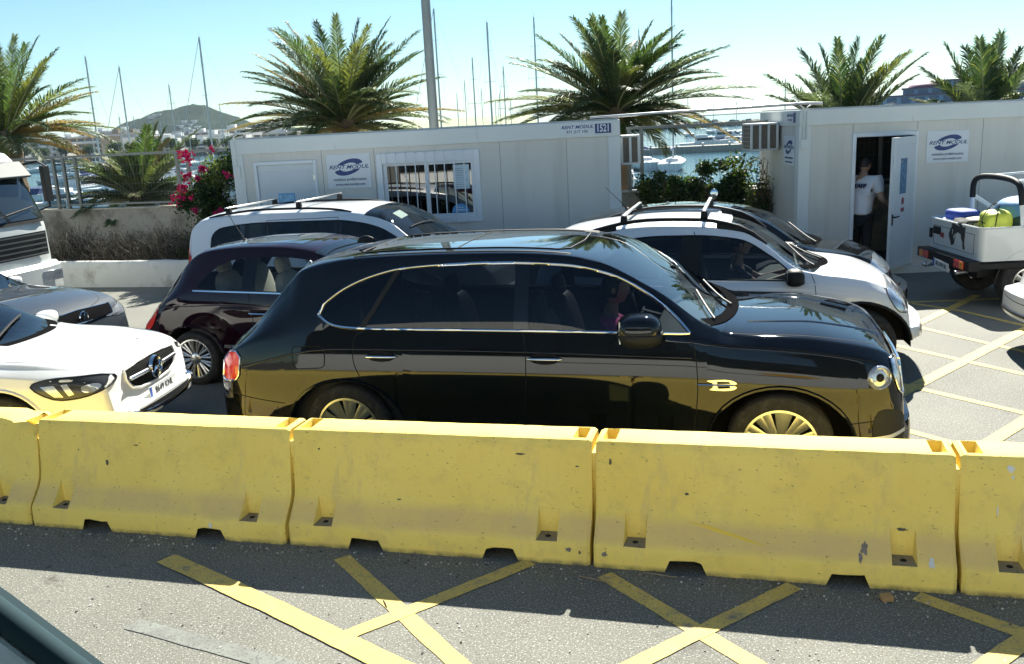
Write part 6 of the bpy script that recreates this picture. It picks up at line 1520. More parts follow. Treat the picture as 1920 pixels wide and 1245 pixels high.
# ------------------------------------------------------------------ plants
frg = [leafm('frond green', (.075, .110, .045)), leafm('frond dark', (.045, .072, .038), .3), leafm('frond olive', (.16, .165, .06)), leafm('frond grey', (.15, .18, .13), .3, .4), leafm('frond dry', (.30, .20, .09), .35, .8), pm('rachis', (.22, .22, .10), .6)]
def frond(m, base, tip, sag, ll, mi, rnd, n=58, wleaf=.020, vee=.5):
    base, tip = Vector(base), Vector(tip); d = tip-base; L = d.length
    mid = base+d*.5+Vector((0, 0, sag*L)); pts = []
    for k in range(n+1):
        t = k/n; pts.append(base*(1-t)**2+mid*2*t*(1-t)+tip*t*t)
    m.tube(pts[::6]+[pts[-1]], [.022*(1-.8*i/(len(pts[::6]))) for i in range(len(pts[::6])+1)], 5, mi=5)
    for k in range(6, n+1):
        t = k/n; p = pts[k]; T_ = (pts[min(n, k+1)]-pts[k-1]).normalized()
        S_ = T_.cross(Vector((0, 0, 1))); S_ = S_.normalized() if S_.length > .05 else Vector((1, 0, 0))
        U = S_.cross(T_).normalized()
        l = ll*min(1, (t*2.6))**.6*(1.0-.68*max(0, t-.5)/.5)
        for sg in (-1, 1):
            a = rnd.uniform(-.12, .12); f = .55+.55*t+a
            D = (T_*f*1.15+S_*sg*(.95-.3*t)+U*(vee*(1.15-.9*t)+rnd.uniform(-.18, .18))).normalized()
            e = p+D*l*rnd.uniform(.72, 1.15)+Vector((0, 0, -.22*l)); q = p+D*l*.45
            W_ = T_.cross(D).normalized().cross(D).normalized()*wleaf*.6 if rnd.random() < .5 else T_*wleaf*.6
            g = mi if rnd.random() > .12 else (mi+1) % 4 if mi < 4 else mi
            m.add([p-W_*.5, p+W_*.5, q+W_, q-W_, e], [(0, 1, 2, 3), (3, 2, 4)], g)
def palm(label, base, crown, tips, extra, L, seed, ll=.52, trunk_r=.28, low=7, n=92, wleaf=.021):
    # tips: (dx, dz, dy, mat) offsets of the frond tips from the crown centre
    t = T('palm_tree', label, 'palm tree', base, 0, None)
    rnd = random.Random(seed); m = MB(); b = Vector(base); c = Vector(crown)
    k = 14; prof = []
    for i in range(k+1):
        z = b.z+(c.z-.15-b.z)*i/k; prof.append((trunk_r*(1.12-.12*i/k)*(1+(.10 if i % 2 else 0)), z-b.z))
    m.lathe(prof+[(trunk_r*1.25, c.z-.1-b.z), (trunk_r*.9, c.z+.15-b.z), (.02, c.z+.25-b.z)], (c.x, c.y, b.z), 'z', 16); m.build('trunk', pm('palm trunk', (.16, .115, .075), .95, bump=1, bs=14, var=.3), t, smooth=0)
    m = MB()
    for dx, dz, dy, mi in tips:
        st = c+Vector((dx, dy, dz)).normalized()*.12
        frond(m, st, c+Vector((dx, dy, dz)), rnd.uniform(.08, .15) if dz > -.3 else rnd.uniform(.20, .30), ll*rnd.uniform(.85, 1.1), mi, rnd, n=n, wleaf=wleaf)
    for i in range(extra):
        az = 2*math.pi*(i*.618+.1*rnd.random()); el = rnd.uniform(-.15, 1.05) ; l = L*rnd.uniform(.66, 1.06)
        d = Vector((math.cos(az)*math.cos(el), math.sin(az)*math.cos(el), math.sin(el)-.12))
        frond(m, c+d*.1, c+d*l, rnd.uniform(.10, .22), ll*rnd.uniform(.85, 1.15), rnd.choice([0, 0, 1, 1, 2, 3]), rnd, n=n, wleaf=wleaf)
    for i in range(low):
        az = 2*math.pi*i/max(1, low)+rnd.random(); l = L*rnd.uniform(.6, .85); d = Vector((math.cos(az), math.sin(az), -.35))
        frond(m, c+Vector((0, 0, -.1)), c+d*l*.8, .2, ll*.9, 4 if rnd.random() < .6 else 2, rnd, n=n, wleaf=wleaf)
    m.build('crown', frg, t, smooth=0); return t
TIP_A = [(-3.04, 0.63, 0.02, 4), (-2.78, 1.37, 0.81, 0), (-1.66, 1.6, -0.64, 2), (-2.01, 2.28, 0.81, 1), (-1.41, 1.87, -0.34, 0), (-1.08, 2.24, -0.14, 2), (-0.74, 2.31, 0.59, 0), (0.09, 2.32, -0.16, 3), (0.52, 2.2, 0.09, 1), (1.13, 1.97, -0.85, 2), (1.07, 2.22, 0.46, 0), (1.13, 1.93, 0.07, 1), (2.0, 1.84, -0.31, 1), (1.8, 1.52, 0.52, 0), (2.17, 0.98, -0.35, 2), (2.38, 0.89, -0.08, 1), (2.99, 0.16, -0.66, 4), (2.46, -0.05, -0.17, 3), (-1.64, 1.35, -0.53, 4), (-1.79, 0.83, -0.43, 3), (-3.25, 0.01, 0.45, 4), (-1.36, 1.56, -0.4, 4), (1.12, 1.67, -0.03, 2), (1.19, 0.62, 0.87, 2), (-0.34, 1.07, 0.83, 4), (-1.19, 1.22, 0.4, 2), (0.79, 1.2, 0.07, 0), (-0.22, 1.58, -0.4, 1), (1.57, 1.22, -0.61, 1), (1.44, 0.37, 0.85, 0), (-2.53, 0.28, 0.03, 4)]
TIP_B = [(-2.62, 0.36, -0.43, 2), (-2.08, 1.11, -0.36, 3), (-2.11, 0.57, 0.57, 1), (-1.41, 1.56, -0.73, 0), (-1.12, 1.63, 0.18, 0), (-0.78, 1.82, 0.41, 1), (-0.35, 1.9, -0.56, 3), (-0.12, 1.82, -0.8, 0), (0.23, 1.89, -0.41, 3), (0.74, 1.76, 0.28, 2), (1.32, 1.5, 0.11, 1), (1.4, 1.38, -0.63, 0), (1.78, 1.11, -0.12, 1), (1.89, 1.06, 0.3, 1), (2.24, 1.16, -0.14, 1), (2.17, 0.61, 0.24, 2), (2.81, 0.37, 0.84, 0), (2.68, 0.14, 0.33, 1), (-0.02, 0.37, -0.2, 4), (-0.48, 1.12, -0.56, 2), (0.55, 1.17, -0.28, 0), (1.05, 0.73, 0.02, 2), (-1.18, 0.9, 0.7, 2), (-1.39, 0.35, 0.5, 1), (-2.15, 0.01, -0.33, 2), (0.63, -0.42, 0.76, 2), (1.58, -0.56, -0.05, 4), (2.52, -0.74, 0.35, 4), (1.09, -0.84, -0.71, 2), (0.46, -0.76, -0.71, 0), (2.07, -0.37, -0.54, 1)]
TIP_C = [(-1.38, 0.75, -0.75, 1), (-1.36, 0.41, -0.47, 1), (-0.77, 1.23, 0.54, 3), (-0.44, 1.27, 0.15, 1), (-0.2, 1.31, -0.73, 1), (0.21, 1.32, -0.12, 1), (0.51, 1.29, -0.04, 3), (0.55, 1.29, -0.61, 1), (0.99, 1.0, 0.42, 3), (1.0, 1.01, -0.7, 2), (1.36, 0.99, -0.2, 1), (1.23, 0.61, 0.03, 1), (-0.82, 0.72, -0.12, 3), (-0.15, 0.68, 0.16, 2), (0.34, 0.95, 0.43, 0), (-0.49, 0.83, 0.82, 0), (0.62, 0.8, -0.39, 2), (0.15, 0.57, 0.27, 2)]
TIP_D = [(-1.02, 0.93, 0.8, 3), (-0.76, 1.29, 0.02, 1), (-0.25, 1.25, 0.86, 1), (-0.35, 1.3, -0.75, 1), (0.2, 1.42, 0.19, 3), (-0.05, 1.18, -0.22, 1), (0.62, 1.15, 0.54, 1), (0.48, 0.82, -0.59, 0), (0.02, 0.62, 0.67, 2), (-0.81, 0.65, 0.08, 2), (-0.43, 0.89, 0.72, 0), (0.2, 0.86, -0.04, 2), (-1.09, 0.2, -0.13, 2), (-1.17, 0.35, 0.52, 2), (1.01, 1.13, 0.87, 0), (0.25, 0.58, -0.23, 0)]
TIP_E = [(0.82, 2.2, 0.55, 0), (1.28, 1.91, 0.55, 1), (2.27, 1.19, 0.03, 1), (2.89, 0.87, -0.39, 4), (3.18, 0.95, -0.8, 2), (2.69, 0.22, -0.21, 4), (2.4, -0.05, -0.16, 4), (1.66, 1.9, -0.82, 0), (0.62, 2.13, -0.81, 1), (1.01, 0.71, 0.9, 2), (1.14, 1.5, 0.27, 1), (2.22, 0.13, -0.48, 4), (2.21, -0.5, -0.12, 4), (-0.59, 2.11, 0.85, 2), (-1.61, 1.7, 0.72, 0), (0.36, 1.33, 0.62, 2), (0.86, 2.16, -0.19, 3)]
TIP_F = [(-1.42, 0.58, 0.07, 2), (-0.7, 0.68, -0.28, 2), (-1.12, 0.11, -0.24, 2), (-1.06, -0.3, -0.23, 0), (-1.39, -0.52, 0.88, 2), (0.51, 1.3, 0.24, 2), (0.64, 1.18, 0.31, 0), (1.17, 0.49, -0.31, 2), (0.85, -0.11, 0.32, 3), (1.53, -0.56, -0.68, 3), (1.09, -0.59, -0.81, 0), (-0.5, -0.64, 0.63, 2), (1.05, 1.23, -0.88, 0), (0.29, 0.95, 0.86, 4), (-1.09, 0.78, 0.59, 0), (-0.45, 0.87, 0.51, 2), (0.18, 0.22, -0.81, 2), (1.68, 0.7, -0.53, 3), (1.3, 1.14, 0.63, 3)]
palm('big bushy date palm behind the long left cabin, left of the lamp post', (-8.96, 19.5, 0), (-8.96, 19.5, 2.75), TIP_A, 58, 2.75, 11)
palm('big date palm with spreading fronds above the gap between the cabins', (-2.83, 19.5, 0), (-2.83, 19.5, 2.70), TIP_B, 54, 2.5, 12)
palm('date palm peeking over the left half of the right-hand cabin', (1.59, 18.9, 0), (1.59, 18.9, 1.95), [(a, b+.5, c, d) for a, b, c, d in TIP_C], 20, 1.9, 13, low=3)
palm('date palm cut by the right frame edge above the right-hand cabin', (4.07, 18.9, 0), (4.07, 18.9, 1.85), [(a, b+.45, c, d) for a, b, c, d in TIP_D], 20, 1.9, 14, low=3)
palm('date palm with browning drooping fronds at the left frame edge', (-16.66, 17.9, 0), (-16.66, 17.9, 2.85), TIP_E, 30, 2.6, 15, low=4)
palm('low young green palm behind the railing beside the red blossoms', (-13.31, 17.9, 0), (-13.31, 17.9, 1.35), [(a, b+.35, c, d) for a, b, c, d in TIP_F], 40, 1.8, 16, ll=.50, trunk_r=.22, low=0)

lf_m = [leafm('leaf green', (.055, .095, .032)), leafm('leaf light', (.13, .16, .045)), leafm('leaf dark', (.025, .048, .02), .25), leafm('leaf yellow', (.30, .20, .05)), leafm('bloom magenta', (.50, .012, .13), .15), pm('twig brown', (.12, .085, .055), .9), pm('grey twig', (.20, .17, .13), .9)]
def bush(label, cat, base, blobs, n, seed, leaf=.05, mats=(0, 0, 1, 2), blooms=(), twigs=20, name='bush'):
    t = T(name, label, cat, base, 0); rnd = random.Random(seed); b = Vector(base); m = MB()
    for i in range(twigs):
        bl = rnd.choice(blobs); c = Vector(bl[0]); r = bl[1]
        e = c+Vector((rnd.uniform(-1, 1)*r[0], rnd.uniform(-1, 1)*r[1], rnd.uniform(-.6, 1.15)*r[2])); s_ = b+Vector((rnd.uniform(-.2, .2), 0, .1)); q = (s_+e)/2+Vector((rnd.uniform(-.15, .15), 0, rnd.uniform(0, .2)))
        m.tube([s_, q, e], [.014, .009, .004], 5)
    m.build('stems', lf_m[5], t, smooth=60)
    m = MB(); vol = [bl[1][0]*bl[1][1]*bl[1][2] for bl in blobs]; tot = sum(vol)
    for bl, v in zip(blobs, vol):
        c, r = Vector(bl[0]), bl[1]; clumps = []
        for k in range(max(4, int(26*v/tot)+3)):
            d = Vector((rnd.gauss(0, 1), rnd.gauss(0, 1), rnd.gauss(0, 1))).normalized()*rnd.uniform(.45, 1.0); clumps.append((Vector((d.x*r[0], d.y*r[1], d.z*r[2])), rnd.uniform(.16, .34), rnd.choice(mats)))
        for k in range(int(n*v/tot)):
            cc, cr, mi = rnd.choice(clumps); d = Vector((rnd.gauss(0, 1), rnd.gauss(0, 1), rnd.gauss(0, 1)))*cr*.55
            p = c+Vector((cc.x+d.x*r[0]*1.2, cc.y+d.y*r[1]*1.2, cc.z+d.z*r[2]*1.2)); l = leaf*rnd.uniform(.6, 1.25)
            u = Vector((rnd.gauss(0, 1), rnd.gauss(0, 1), rnd.gauss(0, .7))).normalized(); w_ = u.cross(Vector((rnd.gauss(0, 1), rnd.gauss(0, 1), rnd.gauss(0, 1)))).normalized()
            g = mi if rnd.random() < .75 else rnd.choice(mats)
            m.add([p-u*l*.5, p+w_*l*.3, p+u*l*.6, p-w_*l*.3], [(0, 1, 2, 3)], g)
    m.build('foliage', lf_m, t, smooth=0)
    for (c, r, k) in blooms:
        m = MB()
        for i in range(k):
            p = Vector(c)+Vector((rnd.gauss(0, .5)*r, rnd.gauss(0, .4)*r, rnd.gauss(0, .5)*r)); l = rnd.uniform(.022, .04)
            for q in range(3):
                u = Vector((rnd.gauss(0, 1), rnd.gauss(0, 1), rnd.gauss(0, 1))).normalized(); w_ = u.cross(Vector((.3, 1, .2))).normalized(); m.add([p-u*l, p+w_*l*.7, p+u*l, p-w_*l*.7], [(0, 1, 2, 3)])
        m.build('blossom_cluster', lf_m[4], t, smooth=0)
    return t
bush('dark leafy bougainvillea with magenta blossoms against the left end of the long cabin', 'bush', (-9.9, 15.9, .3),
     [((-9.62, 15.7, 1.72), (.72, .5, .76)), ((-10.30, 15.8, 1.35), (.55, .45, .55)), ((-9.65, 15.6, .95), (.6, .5, .5)), ((-10.0, 15.2, .62), (.95, .4, .34))], 30000, 21, leaf=.065, mats=(0, 0, 2, 2, 1),
     blooms=[((-10.42, 15.5, 2.33), .14, 60), ((-10.42, 15.45, 1.93), .09, 26), ((-10.52, 15.45, 1.72), .10, 34), ((-10.62, 15.4, 1.55), .14, 50), ((-9.98, 15.3, 2.07), .09, 28), ((-10.1, 15.3, 1.9), .06, 14), ((-9.68, 15.2, 1.25), .10, 30), ((-10.15, 15.2, 1.3), .06, 14), ((-9.72, 15.3, 2.4), .07, 16), ((-9.45, 15.3, 1.95), .07, 16), ((-10.2, 15.2, 1.55), .05, 12)], name='bougainvillea', twigs=40)
bush('green bush with yellowing leaves spilling over the wall beside the scooter', 'bush', (-.7, 16.5, .2), [((-.55, 16.3, 1.42), (.50, .32, .40)), ((-.95, 16.3, 1.10), (.40, .28, .42)), ((-.25, 16.25, 1.15), (.42, .28, .38))], 9000, 22, leaf=.065, mats=(0, 0, 1, 2, 2), twigs=34)
bush('low leafy bush on the wall next to the left cabin end', 'bush', (-1.6, 16.5, .2), [((-1.6, 16.3, 1.30), (.42, .3, .34)), ((-1.2, 16.3, 1.32), (.34, .28, .26))], 6500, 23, leaf=.06, mats=(0, 1, 2, 0, 2), twigs=24)
bush('straggly twiggy bush by the right cabin corner', 'bush', (.1, 16.5, .2), [((.0, 16.35, 1.40), (.22, .25, .42)), ((.12, 16.4, 1.0), (.25, .25, .3))], 900, 24, leaf=.05, mats=(1, 3, 0, 2), twigs=34)
# dry scrub in the planter: nobody could count the twigs, but the clumps can be told apart
def dry(label, x, w, h, seed):
    t = T('dry_shrub', label, 'dry shrub', (x, 15.6, .38), 0); rnd = random.Random(seed); m = MB()
    for i in range(520):
        b = Vector((x+rnd.gauss(0, w*.33), 15.4+rnd.uniform(-.45, .5), .38)); u = Vector((rnd.gauss(0, .5), rnd.gauss(0, .4)-.15, 1)).normalized(); L = h*rnd.uniform(.3, 1.15)*max(.35, 1-abs(b.x-x)/w*.6)
        p1 = b+u*L*.5; p2 = p1+(u+Vector((rnd.gauss(0, .5), rnd.gauss(0, .4), -.1))).normalized()*L*.5
        m.tube([b, p1, p2], [.006, .0045, .002], 3, cap=False, mi=rnd.choice((0, 0, 1)))
        for k in range(5):
            q = b+(p1-b)*rnd.random() if rnd.random() < .3 else p1+(p2-p1)*rnd.random(); e = q+Vector((rnd.gauss(0, 1), rnd.gauss(0, 1), rnd.gauss(.3, 1)))*.05
            s_ = Vector((.004, .002, .004)); m.add([q-s_, q+s_, e], [(0, 1, 2)], rnd.choice((0, 1, 1, 2)))
    m.build('twigs', [pm('dead twig', (.075, .062, .045), .9), pm('ash twig', (.16, .145, .12), .9), pm('dark twig', (.025, .025, .018), .9)], t, smooth=0)
for i, (x, w_, h, l) in enumerate(((-13.2, .8, .75, 'dry brown shrub in the planter next to the lorry'), (-12.1, .75, .62, 'dry brown shrub in the left middle of the planter'), (-11.1, .8, .70, 'dry brown shrub in the middle of the planter'), (-10.2, .8, .78, 'dry brown shrub under the bougainvillea'))): dry(l, x, w_, h, 50+i)

# ------------------------------------------------------------------ boats
# x as px-like bearing: at distance D, X = D*tan
def bear(px, D, py=270):
    v = rt2*((px-960)/1719.4)-up2*((py-622.5)/1719.4)+fw; return v.x/v.y*D, D
b_w = pm('gelcoat white', (.75, .76, .76), .25, var=.03); b_g = pm('boat window', (.02, .025, .03), .08); b_b = pm('boat navy canvas', (.03, .06, .16), .7); b_t = pm('teak', (.25, .15, .08), .6); b_gr = pm('boat grey cover', (.22, .25, .26), .7); alu = pm('mast aluminium', (.42, .44, .45), .4, metal=.6)
def hullmesh(L, B, H, sheer=.18, n=14):
    vs = []; fs = []; prof = [(1.0, 1.0), (.96, .72), (.86, .40), (.60, .12), (0, 0)]
    for i in range(n+1):
        t = i/n; w_ = B/2*(min(1, (1-t)*2.2)**.62 if t > .45 else .92+.08*t/.45); up_ = sheer*t**2
        for k, (a, b_) in enumerate(prof): vs.append((-L/2+L*t+(.06*L*(b_)*(t**4)), -w_*a, (b_*(H)+up_*b_*H*2)))
        for k, (a, b_) in list(enumerate(prof))[::-1][1:]: vs.append((-L/2+L*t+(.06*L*(b_)*(t**4)), w_*a, (b_*(H)+up_*b_*H*2)))
    q = 2*len(prof)-1
    for i in range(n):
        for k in range(q-1): fs.append((i*q+k, (i+1)*q+k, (i+1)*q+k+1, i*q+k+1))
        fs.append((i*q, i*q+q-1, (i+1)*q+q-1, (i+1)*q))
    fs.append(tuple(range(q))); return vs, fs
def motorboat(label, x, y, rz, L=8, style=0, canvas=None):
    label = label.replace('in the marina, ', '').replace(' motor ', ' ') if len(label.split()) > 16 else label
    t = T('motor_boat', label, 'boat', (x, y, SEA), rz, 'motor boats moored in the harbour'); B = L*.33; H = L*.14
    vs, fs = hullmesh(L, B, H); m = MB(); m.add([(a, b_, c-.15) for a, b_, c in vs], fs); m.build('hull', b_w, t, local=True, smooth=35)
    m = MB(); z = H-.12; m.add([(-L*.22, -B*.34, z), (L*.22, -B*.30, z), (L*.30, 0, z), (L*.22, B*.30, z), (-L*.22, B*.34, z), (-L*.22, -B*.31, z+L*.10), (L*.10, -B*.27, z+L*.10), (L*.14, 0, z+L*.10), (L*.10, B*.27, z+L*.10), (-L*.22, B*.31, z+L*.10)],
      [(0, 1, 6, 5), (1, 2, 7, 6), (2, 3, 8, 7), (3, 4, 9, 8), (4, 0, 5, 9), (5, 6, 7, 8, 9)]); m.build('cabin', b_w, t, local=True, bevel=.05)
    for sg in (-1, 1): m = MB(); m.add([(-L*.18, sg*B*.337, z+L*.035), (L*.12, sg*B*.307, z+L*.035), (L*.08, sg*B*.292, z+L*.08), (-L*.18, sg*B*.322, z+L*.08)], [(0, 1, 2, 3)]); m.build('window', b_g, t, local=True, smooth=0)
    m = MB(); m.add([(L*.195, -B*.26, z+L*.035), (L*.265, 0, z+L*.035), (L*.18, 0, z+L*.085), (L*.13, -B*.24, z+L*.085)], [(0, 1, 2, 3)]); m.add([(L*.195, B*.26, z+L*.035), (L*.265, 0, z+L*.035), (L*.18, 0, z+L*.085), (L*.13, B*.24, z+L*.085)], [(0, 1, 2, 3)])
    m.build('windscreen', b_g, t, local=True, smooth=0)
    if style >= 1:
        m = MB(); zt = z+L*.10; m.bx(-L*.2, L*.02, -B*.28, B*.28, zt, zt+L*.035); m.build('flybridge', b_w, t, local=True, bevel=.04)
        m = MB()
        for a in (-L*.2, -L*.02):
            for sg in (-1, 1): m.tube([(a, sg*B*.27, zt), (a, sg*B*.27, zt+L*.14)], .02, 5)
        m.build('canopy_frame', alu, t, local=True); m = MB(); m.box((-L*.11, 0, zt+L*.145), (L*.22, B*.6, .05)); m.build('canopy', canvas or b_b, t, local=True, bevel=.02)
    else:
        m = MB(); m.prism([(-L*.47, z), (-L*.24, z), (-L*.22, z+L*.11), (-L*.40, z+L*.09)], -B*.36, B*.36); m.build('canopy', canvas or b_w, t, local=True, bevel=.03)
    m = MB(); k = 9; P = [(L*(.0+.5*i/k), -B*.46*min(1, (1-i/k)*2)**.6, H*1.05+.32+.2*(i/k)) for i in range(k+1)]; m.tube(P, .014, 5); m.tube([(a, -b_, c) for a, b_, c in P], .014, 5)
    for a, b_, c in P[::2]:
        for sg in (1, -1): m.tube([(a, b_*sg, c), (a, b_*sg, c-.4)], .012, 4)
    m.build('rail', alu, t, local=True); return t
def sailboat(label, x, y, rz, h, L=10, r=.07, spread=1, furl=False, boom=True):
    # h: masthead height above the camera-level datum z=0
    t = T('sailing_boat', label, 'sailing boat', (x, y, SEA), rz, 'sailing boats moored behind the palms'); B = L*.28; H = L*.1
    vs, fs = hullmesh(L, B, H); m = MB(); m.add([(a, b_, c-.15) for a, b_, c in vs], fs); m.build('hull', b_w, t, local=True, smooth=35)
    m = MB(); m.box((-.02*L, 0, H+.05), (L*.38, B*.5, .38), taper=.85); m.build('coachroof', b_w, t, local=True, bevel=.06)
    hm = h-SEA; mx = L*.06
    m = MB(); m.tube([(mx, 0, H-.1), (mx, 0, hm)], [r, r*.75], 8); m.box((mx, 0, hm*.62), (.06, B*.55, .04)); m.box((mx, 0, hm*.82), (.05, B*.35, .03)); m.tube([(mx, 0, hm), (mx+.03, 0, hm+.5)], .012, 4); m.box((mx-.15, 0, hm+.08), (.3, .02, .02)); m.build('mast', alu, t, local=True)
    m = MB()
    m.tube([(L*.5, 0, H+.1), (mx+.03, 0, hm-.1)], .03 if furl else .012, 5); m.tube([(-L*.5, 0, H), (mx, 0, hm-.05)], .010, 4)
    for sg in (-1, 1): m.tube([(mx, sg*B*.46, H), (mx, sg*B*.27, hm*.62), (mx, 0, hm-.3)], .009, 4)
    m.build('rigging', alu, t, local=True)
    if boom: m = MB(); m.tube([(mx, 0, H+1.1), (-L*.36, 0, H+1.15)], .06, 6); m.build('boom', alu, t, local=True); m = MB(); m.tube([(mx-.1, 0, H+1.25), (-L*.2, 0, H+1.32), (-L*.36, 0, H+1.25)], [.16, .14, .07], 8); m.build('sail_cover', b_b, t, local=True)
    return t
sl_ = [(-56.0, 70, 10.1, 'tall mast above the left palm fronds, first from the left', 1.5, .10, False), (-51.9, 70, 9.0, 'mast with thick furled sail left of the hill', 2.6, .09, True), (-48.0, 70, 7.3, 'shorter mast in front of the left hill slope', .6, .07, False), (-43.9, 70, 10.8, 'tallest mast in front of the right hill slope', 2.2, .11, True),
       (-54.9, 72, 5.0, 'small mast just right of the first tall mast', .3, .06, False), (-52.7, 66, 4.0, 'low slim mast left of the hill foot', .8, .06, False), (-35.8, 70, 10.3, 'masthead showing through the top of the big left palm', .5, .08, False),
       (-23.5, 70, 11.4, 'tall leaning-looking mast right of the lamp post', .9, .09, True), (-21.1, 70, 7.7, 'medium mast between lamp post and second palm', .4, .07, False), (-20.0, 70, 10.2, 'dark tall mast left of the second palm', .7, .10, False), (-18.8, 70, 6.9, 'slim mast at the left tips of the second palm', .5, .06, False),
       (-16.1, 70, 10.3, 'pale mast above the left side of the second palm', .6, .08, False), (-12.5, 70, 8.2, 'short pale mast inside the crown of the second palm', .3, .06, False), (-6.0, 70, 10.9, 'tall pale mast above the right side of the second palm', .5, .08, False), (-8.5, 72, 9.0, 'thin mast peeking from the top of the second palm', .5, .06, False),
       (3.2, 120, 6.2, 'thin distant mast above the gap between the cabins', .3, .09, False)]
K = 5.789/3.889
for i, (x, y, h, l, a, r, fu) in enumerate(sl_):
    x, y, h = x*K, y*K, CAMZ+(h-CAMZ)*K; r *= 1.25; sailboat('sailing boat: '+l, x, y, R(200+13*i % 60) if fu else R(70+17*i % 50), h, 9+(i % 4), r, furl=fu)
mb = [(-40.0, 47, 12, 8.5, 1, b_b, 'white flybridge boat nearest to the lorry mirror'), (-41.0, 54, -8, 7.5, 0, b_w, 'white cuddy boat behind the twin fence posts'), (-36.5, 48.5, 5, 9, 1, b_w, 'boat with pale canopy left of the young palm'), (-35.2, 43, 20, 7.5, 0, b_gr, 'grey covered motor boat low behind the fence'), (-46, 60, 0, 9, 1, b_b, 'motor boat with blue canopy in the second row'), (-41, 66, -14, 8, 0, b_w, 'small white cruiser in the second row behind the palm'), (-33.5, 52, 10, 8, 1, b_w, 'white cruiser hidden behind the young palm leaves'), (-52, 74, 8, 10, 1, b_b, 'large motor boat in the far row at the left'), (-46.5, 80, 0, 9, 0, b_gr, 'covered boat in the far row'), (-39.0, 84, 6, 9, 1, b_w, 'far cruiser in front of the town'),
      (-30.0, 78, 4, 9, 1, b_b, 'cruiser seen beside the blossoms')]
for x, y, rz, L, s_, cv, l in mb: motorboat(l, x*K, y*K, R(rz), L, s_, cv)
rq = random.Random(31)
for i in range(20):
    px = 92+13.5*i+rq.uniform(-5, 5); D = [95, 140, 190, 120, 165][i % 5]*rq.uniform(.92, 1.08); x, y = bear(px, D, 320)
    motorboat(['white', 'small white', 'long white'][i % 3]+' cruiser '+['with navy canopy', 'with grey cover', 'with white hood', 'with open stern'][i % 4]+' in the marina, '+['just right of the lorry mirror', 'behind the first fence post', 'behind the second fence post', 'right of the fence posts', 'below the first tall mast', 'right of the first tall mast foot', 'at the left frond tips of the young palm', 'behind the left fronds of the young palm', 'below the furled mast', 'left of the young palm heart', 'behind the young palm heart', 'right of the young palm heart', 'behind the right fronds of the young palm', 'under the hill foot', 'left of the topmost blossoms', 'right behind the topmost blossoms', 'above the bougainvillea, left', 'above the bougainvillea, middle', 'above the bougainvillea, right', 'at the left cabin corner'][i], x, y, R(rq.choice((5, 12, -10, 95, 80, 184))), [7, 6, 9][i % 3], i % 2, [b_b, b_gr, b_w, b_w][i % 4])
# boats in the right gap
mb2 = [(-6.9, 50, -78, 7.5, 0, b_gr, 'grey-green open boat seen from astern in the gap between the cabins'), (-5.6, 34.5, 15, 5.0, 0, b_w, 'white-roofed boat close behind the wall by the left air conditioner'), (-5.5, 108, 8, 9, 1, b_w, 'white boat at the far jetty, left'), (-2.3, 110, -10, 8, 0, b_b, 'boat with navy canopy at the far jetty'), (.6, 104, 12, 9, 1, b_gr, 'grey cruiser at the far jetty beside the right air conditioner'), (-3.9, 128, 0, 10, 1, b_w, 'white cruiser on the far side of the jetty')]
for x, y, rz, L, s_, cv, l in mb2: motorboat(l, x*K, y*K, R(rz), L, s_, cv)
for i, (px, py, D) in enumerate([(30, 255, 190), (64, 248, 200), (118, 240, 210), (168, 225, 190), (246, 218, 180), (276, 215, 205), (300, 226, 220), (345, 200, 190), (410, 196, 200), (425, 232, 230), (445, 238, 210), (856, 175, 200), (872, 150, 190), (900, 165, 210), (928, 185, 230), (938, 175, 200), (955, 190, 220), (1290, 180, 260), (1340, 195, 280), (1380, 190, 260)]):
    v = rt2*((px-960)/1719.4)-up2*((py-622.5)/1719.4)+fw
    sailboat('distant sailing boat with a hair-thin mast, '+['behind the lorry roof', 'left of the ochre block', 'before the ochre block', 'just right of the first tall mast', 'left of the furled mast foot', 'over the young palm', 'at the left foot of the hill', 'before the hill middle', 'right of the tallest mast', 'at the right foot of the hill', 'at the left cabin corner', 'nearest right of the lamp post', 'second right of the lamp post', 'between the two dark masts', 'by the dark tall mast', 'right of the dark tall mast', 'at the left fronds of the second palm', 'over the gap, left', 'over the gap, middle', 'over the gap, right'][i], v.x/v.y*D, D, R(60+23*i % 70), CAMZ+v.z/v.y*D, 9, .09, boom=False)
jm = pm('jetty concrete', (.34, .32, .28), .9)
t = T('jetty', 'concrete jetty with bollards across the water in the gap between the cabins', 'jetty', (-6, 148, SEA)); m = MB(); m.bx(-40, 18, 146, 150, SEA-1, SEA+1.0); m.build('deck', jm, t)
for k in range(14): m = MB(); m.lathe([(.16, 0), (.16, .4), (.24, .45), (0, .5)], (-36+4*k, 146.5, SEA+1.0), 'z', 8); m.build('bollard', pm('bollard', (.5, .5, .48), .6), t)
t = T('pontoon', 'narrow pale floating pontoon running across the near water', 'pontoon', (-5, 70, SEA)); m = MB(); m.box((-5.3, 70, SEA+.25), (26, 1.6, .4), rz=R(9)); m.build('deck', pm('pontoon deck', (.55, .54, .50), .8), t)
t = T('breakwater', 'low stone breakwater on the horizon', 'breakwater', (-10, 420, SEA)); m = MB(); random.seed(8)
for k in range(150): m.box((-90+1.2*k+random.uniform(-.4, .4), 420+random.uniform(-2, 2), SEA+.6+random.uniform(-.4, .7)), (2.4, 3, 2.2), rz=random.random(), rx=random.random())
m.build('rocks', pm('breakwater rock', (.25, .23, .20), .9), t, smooth=0)

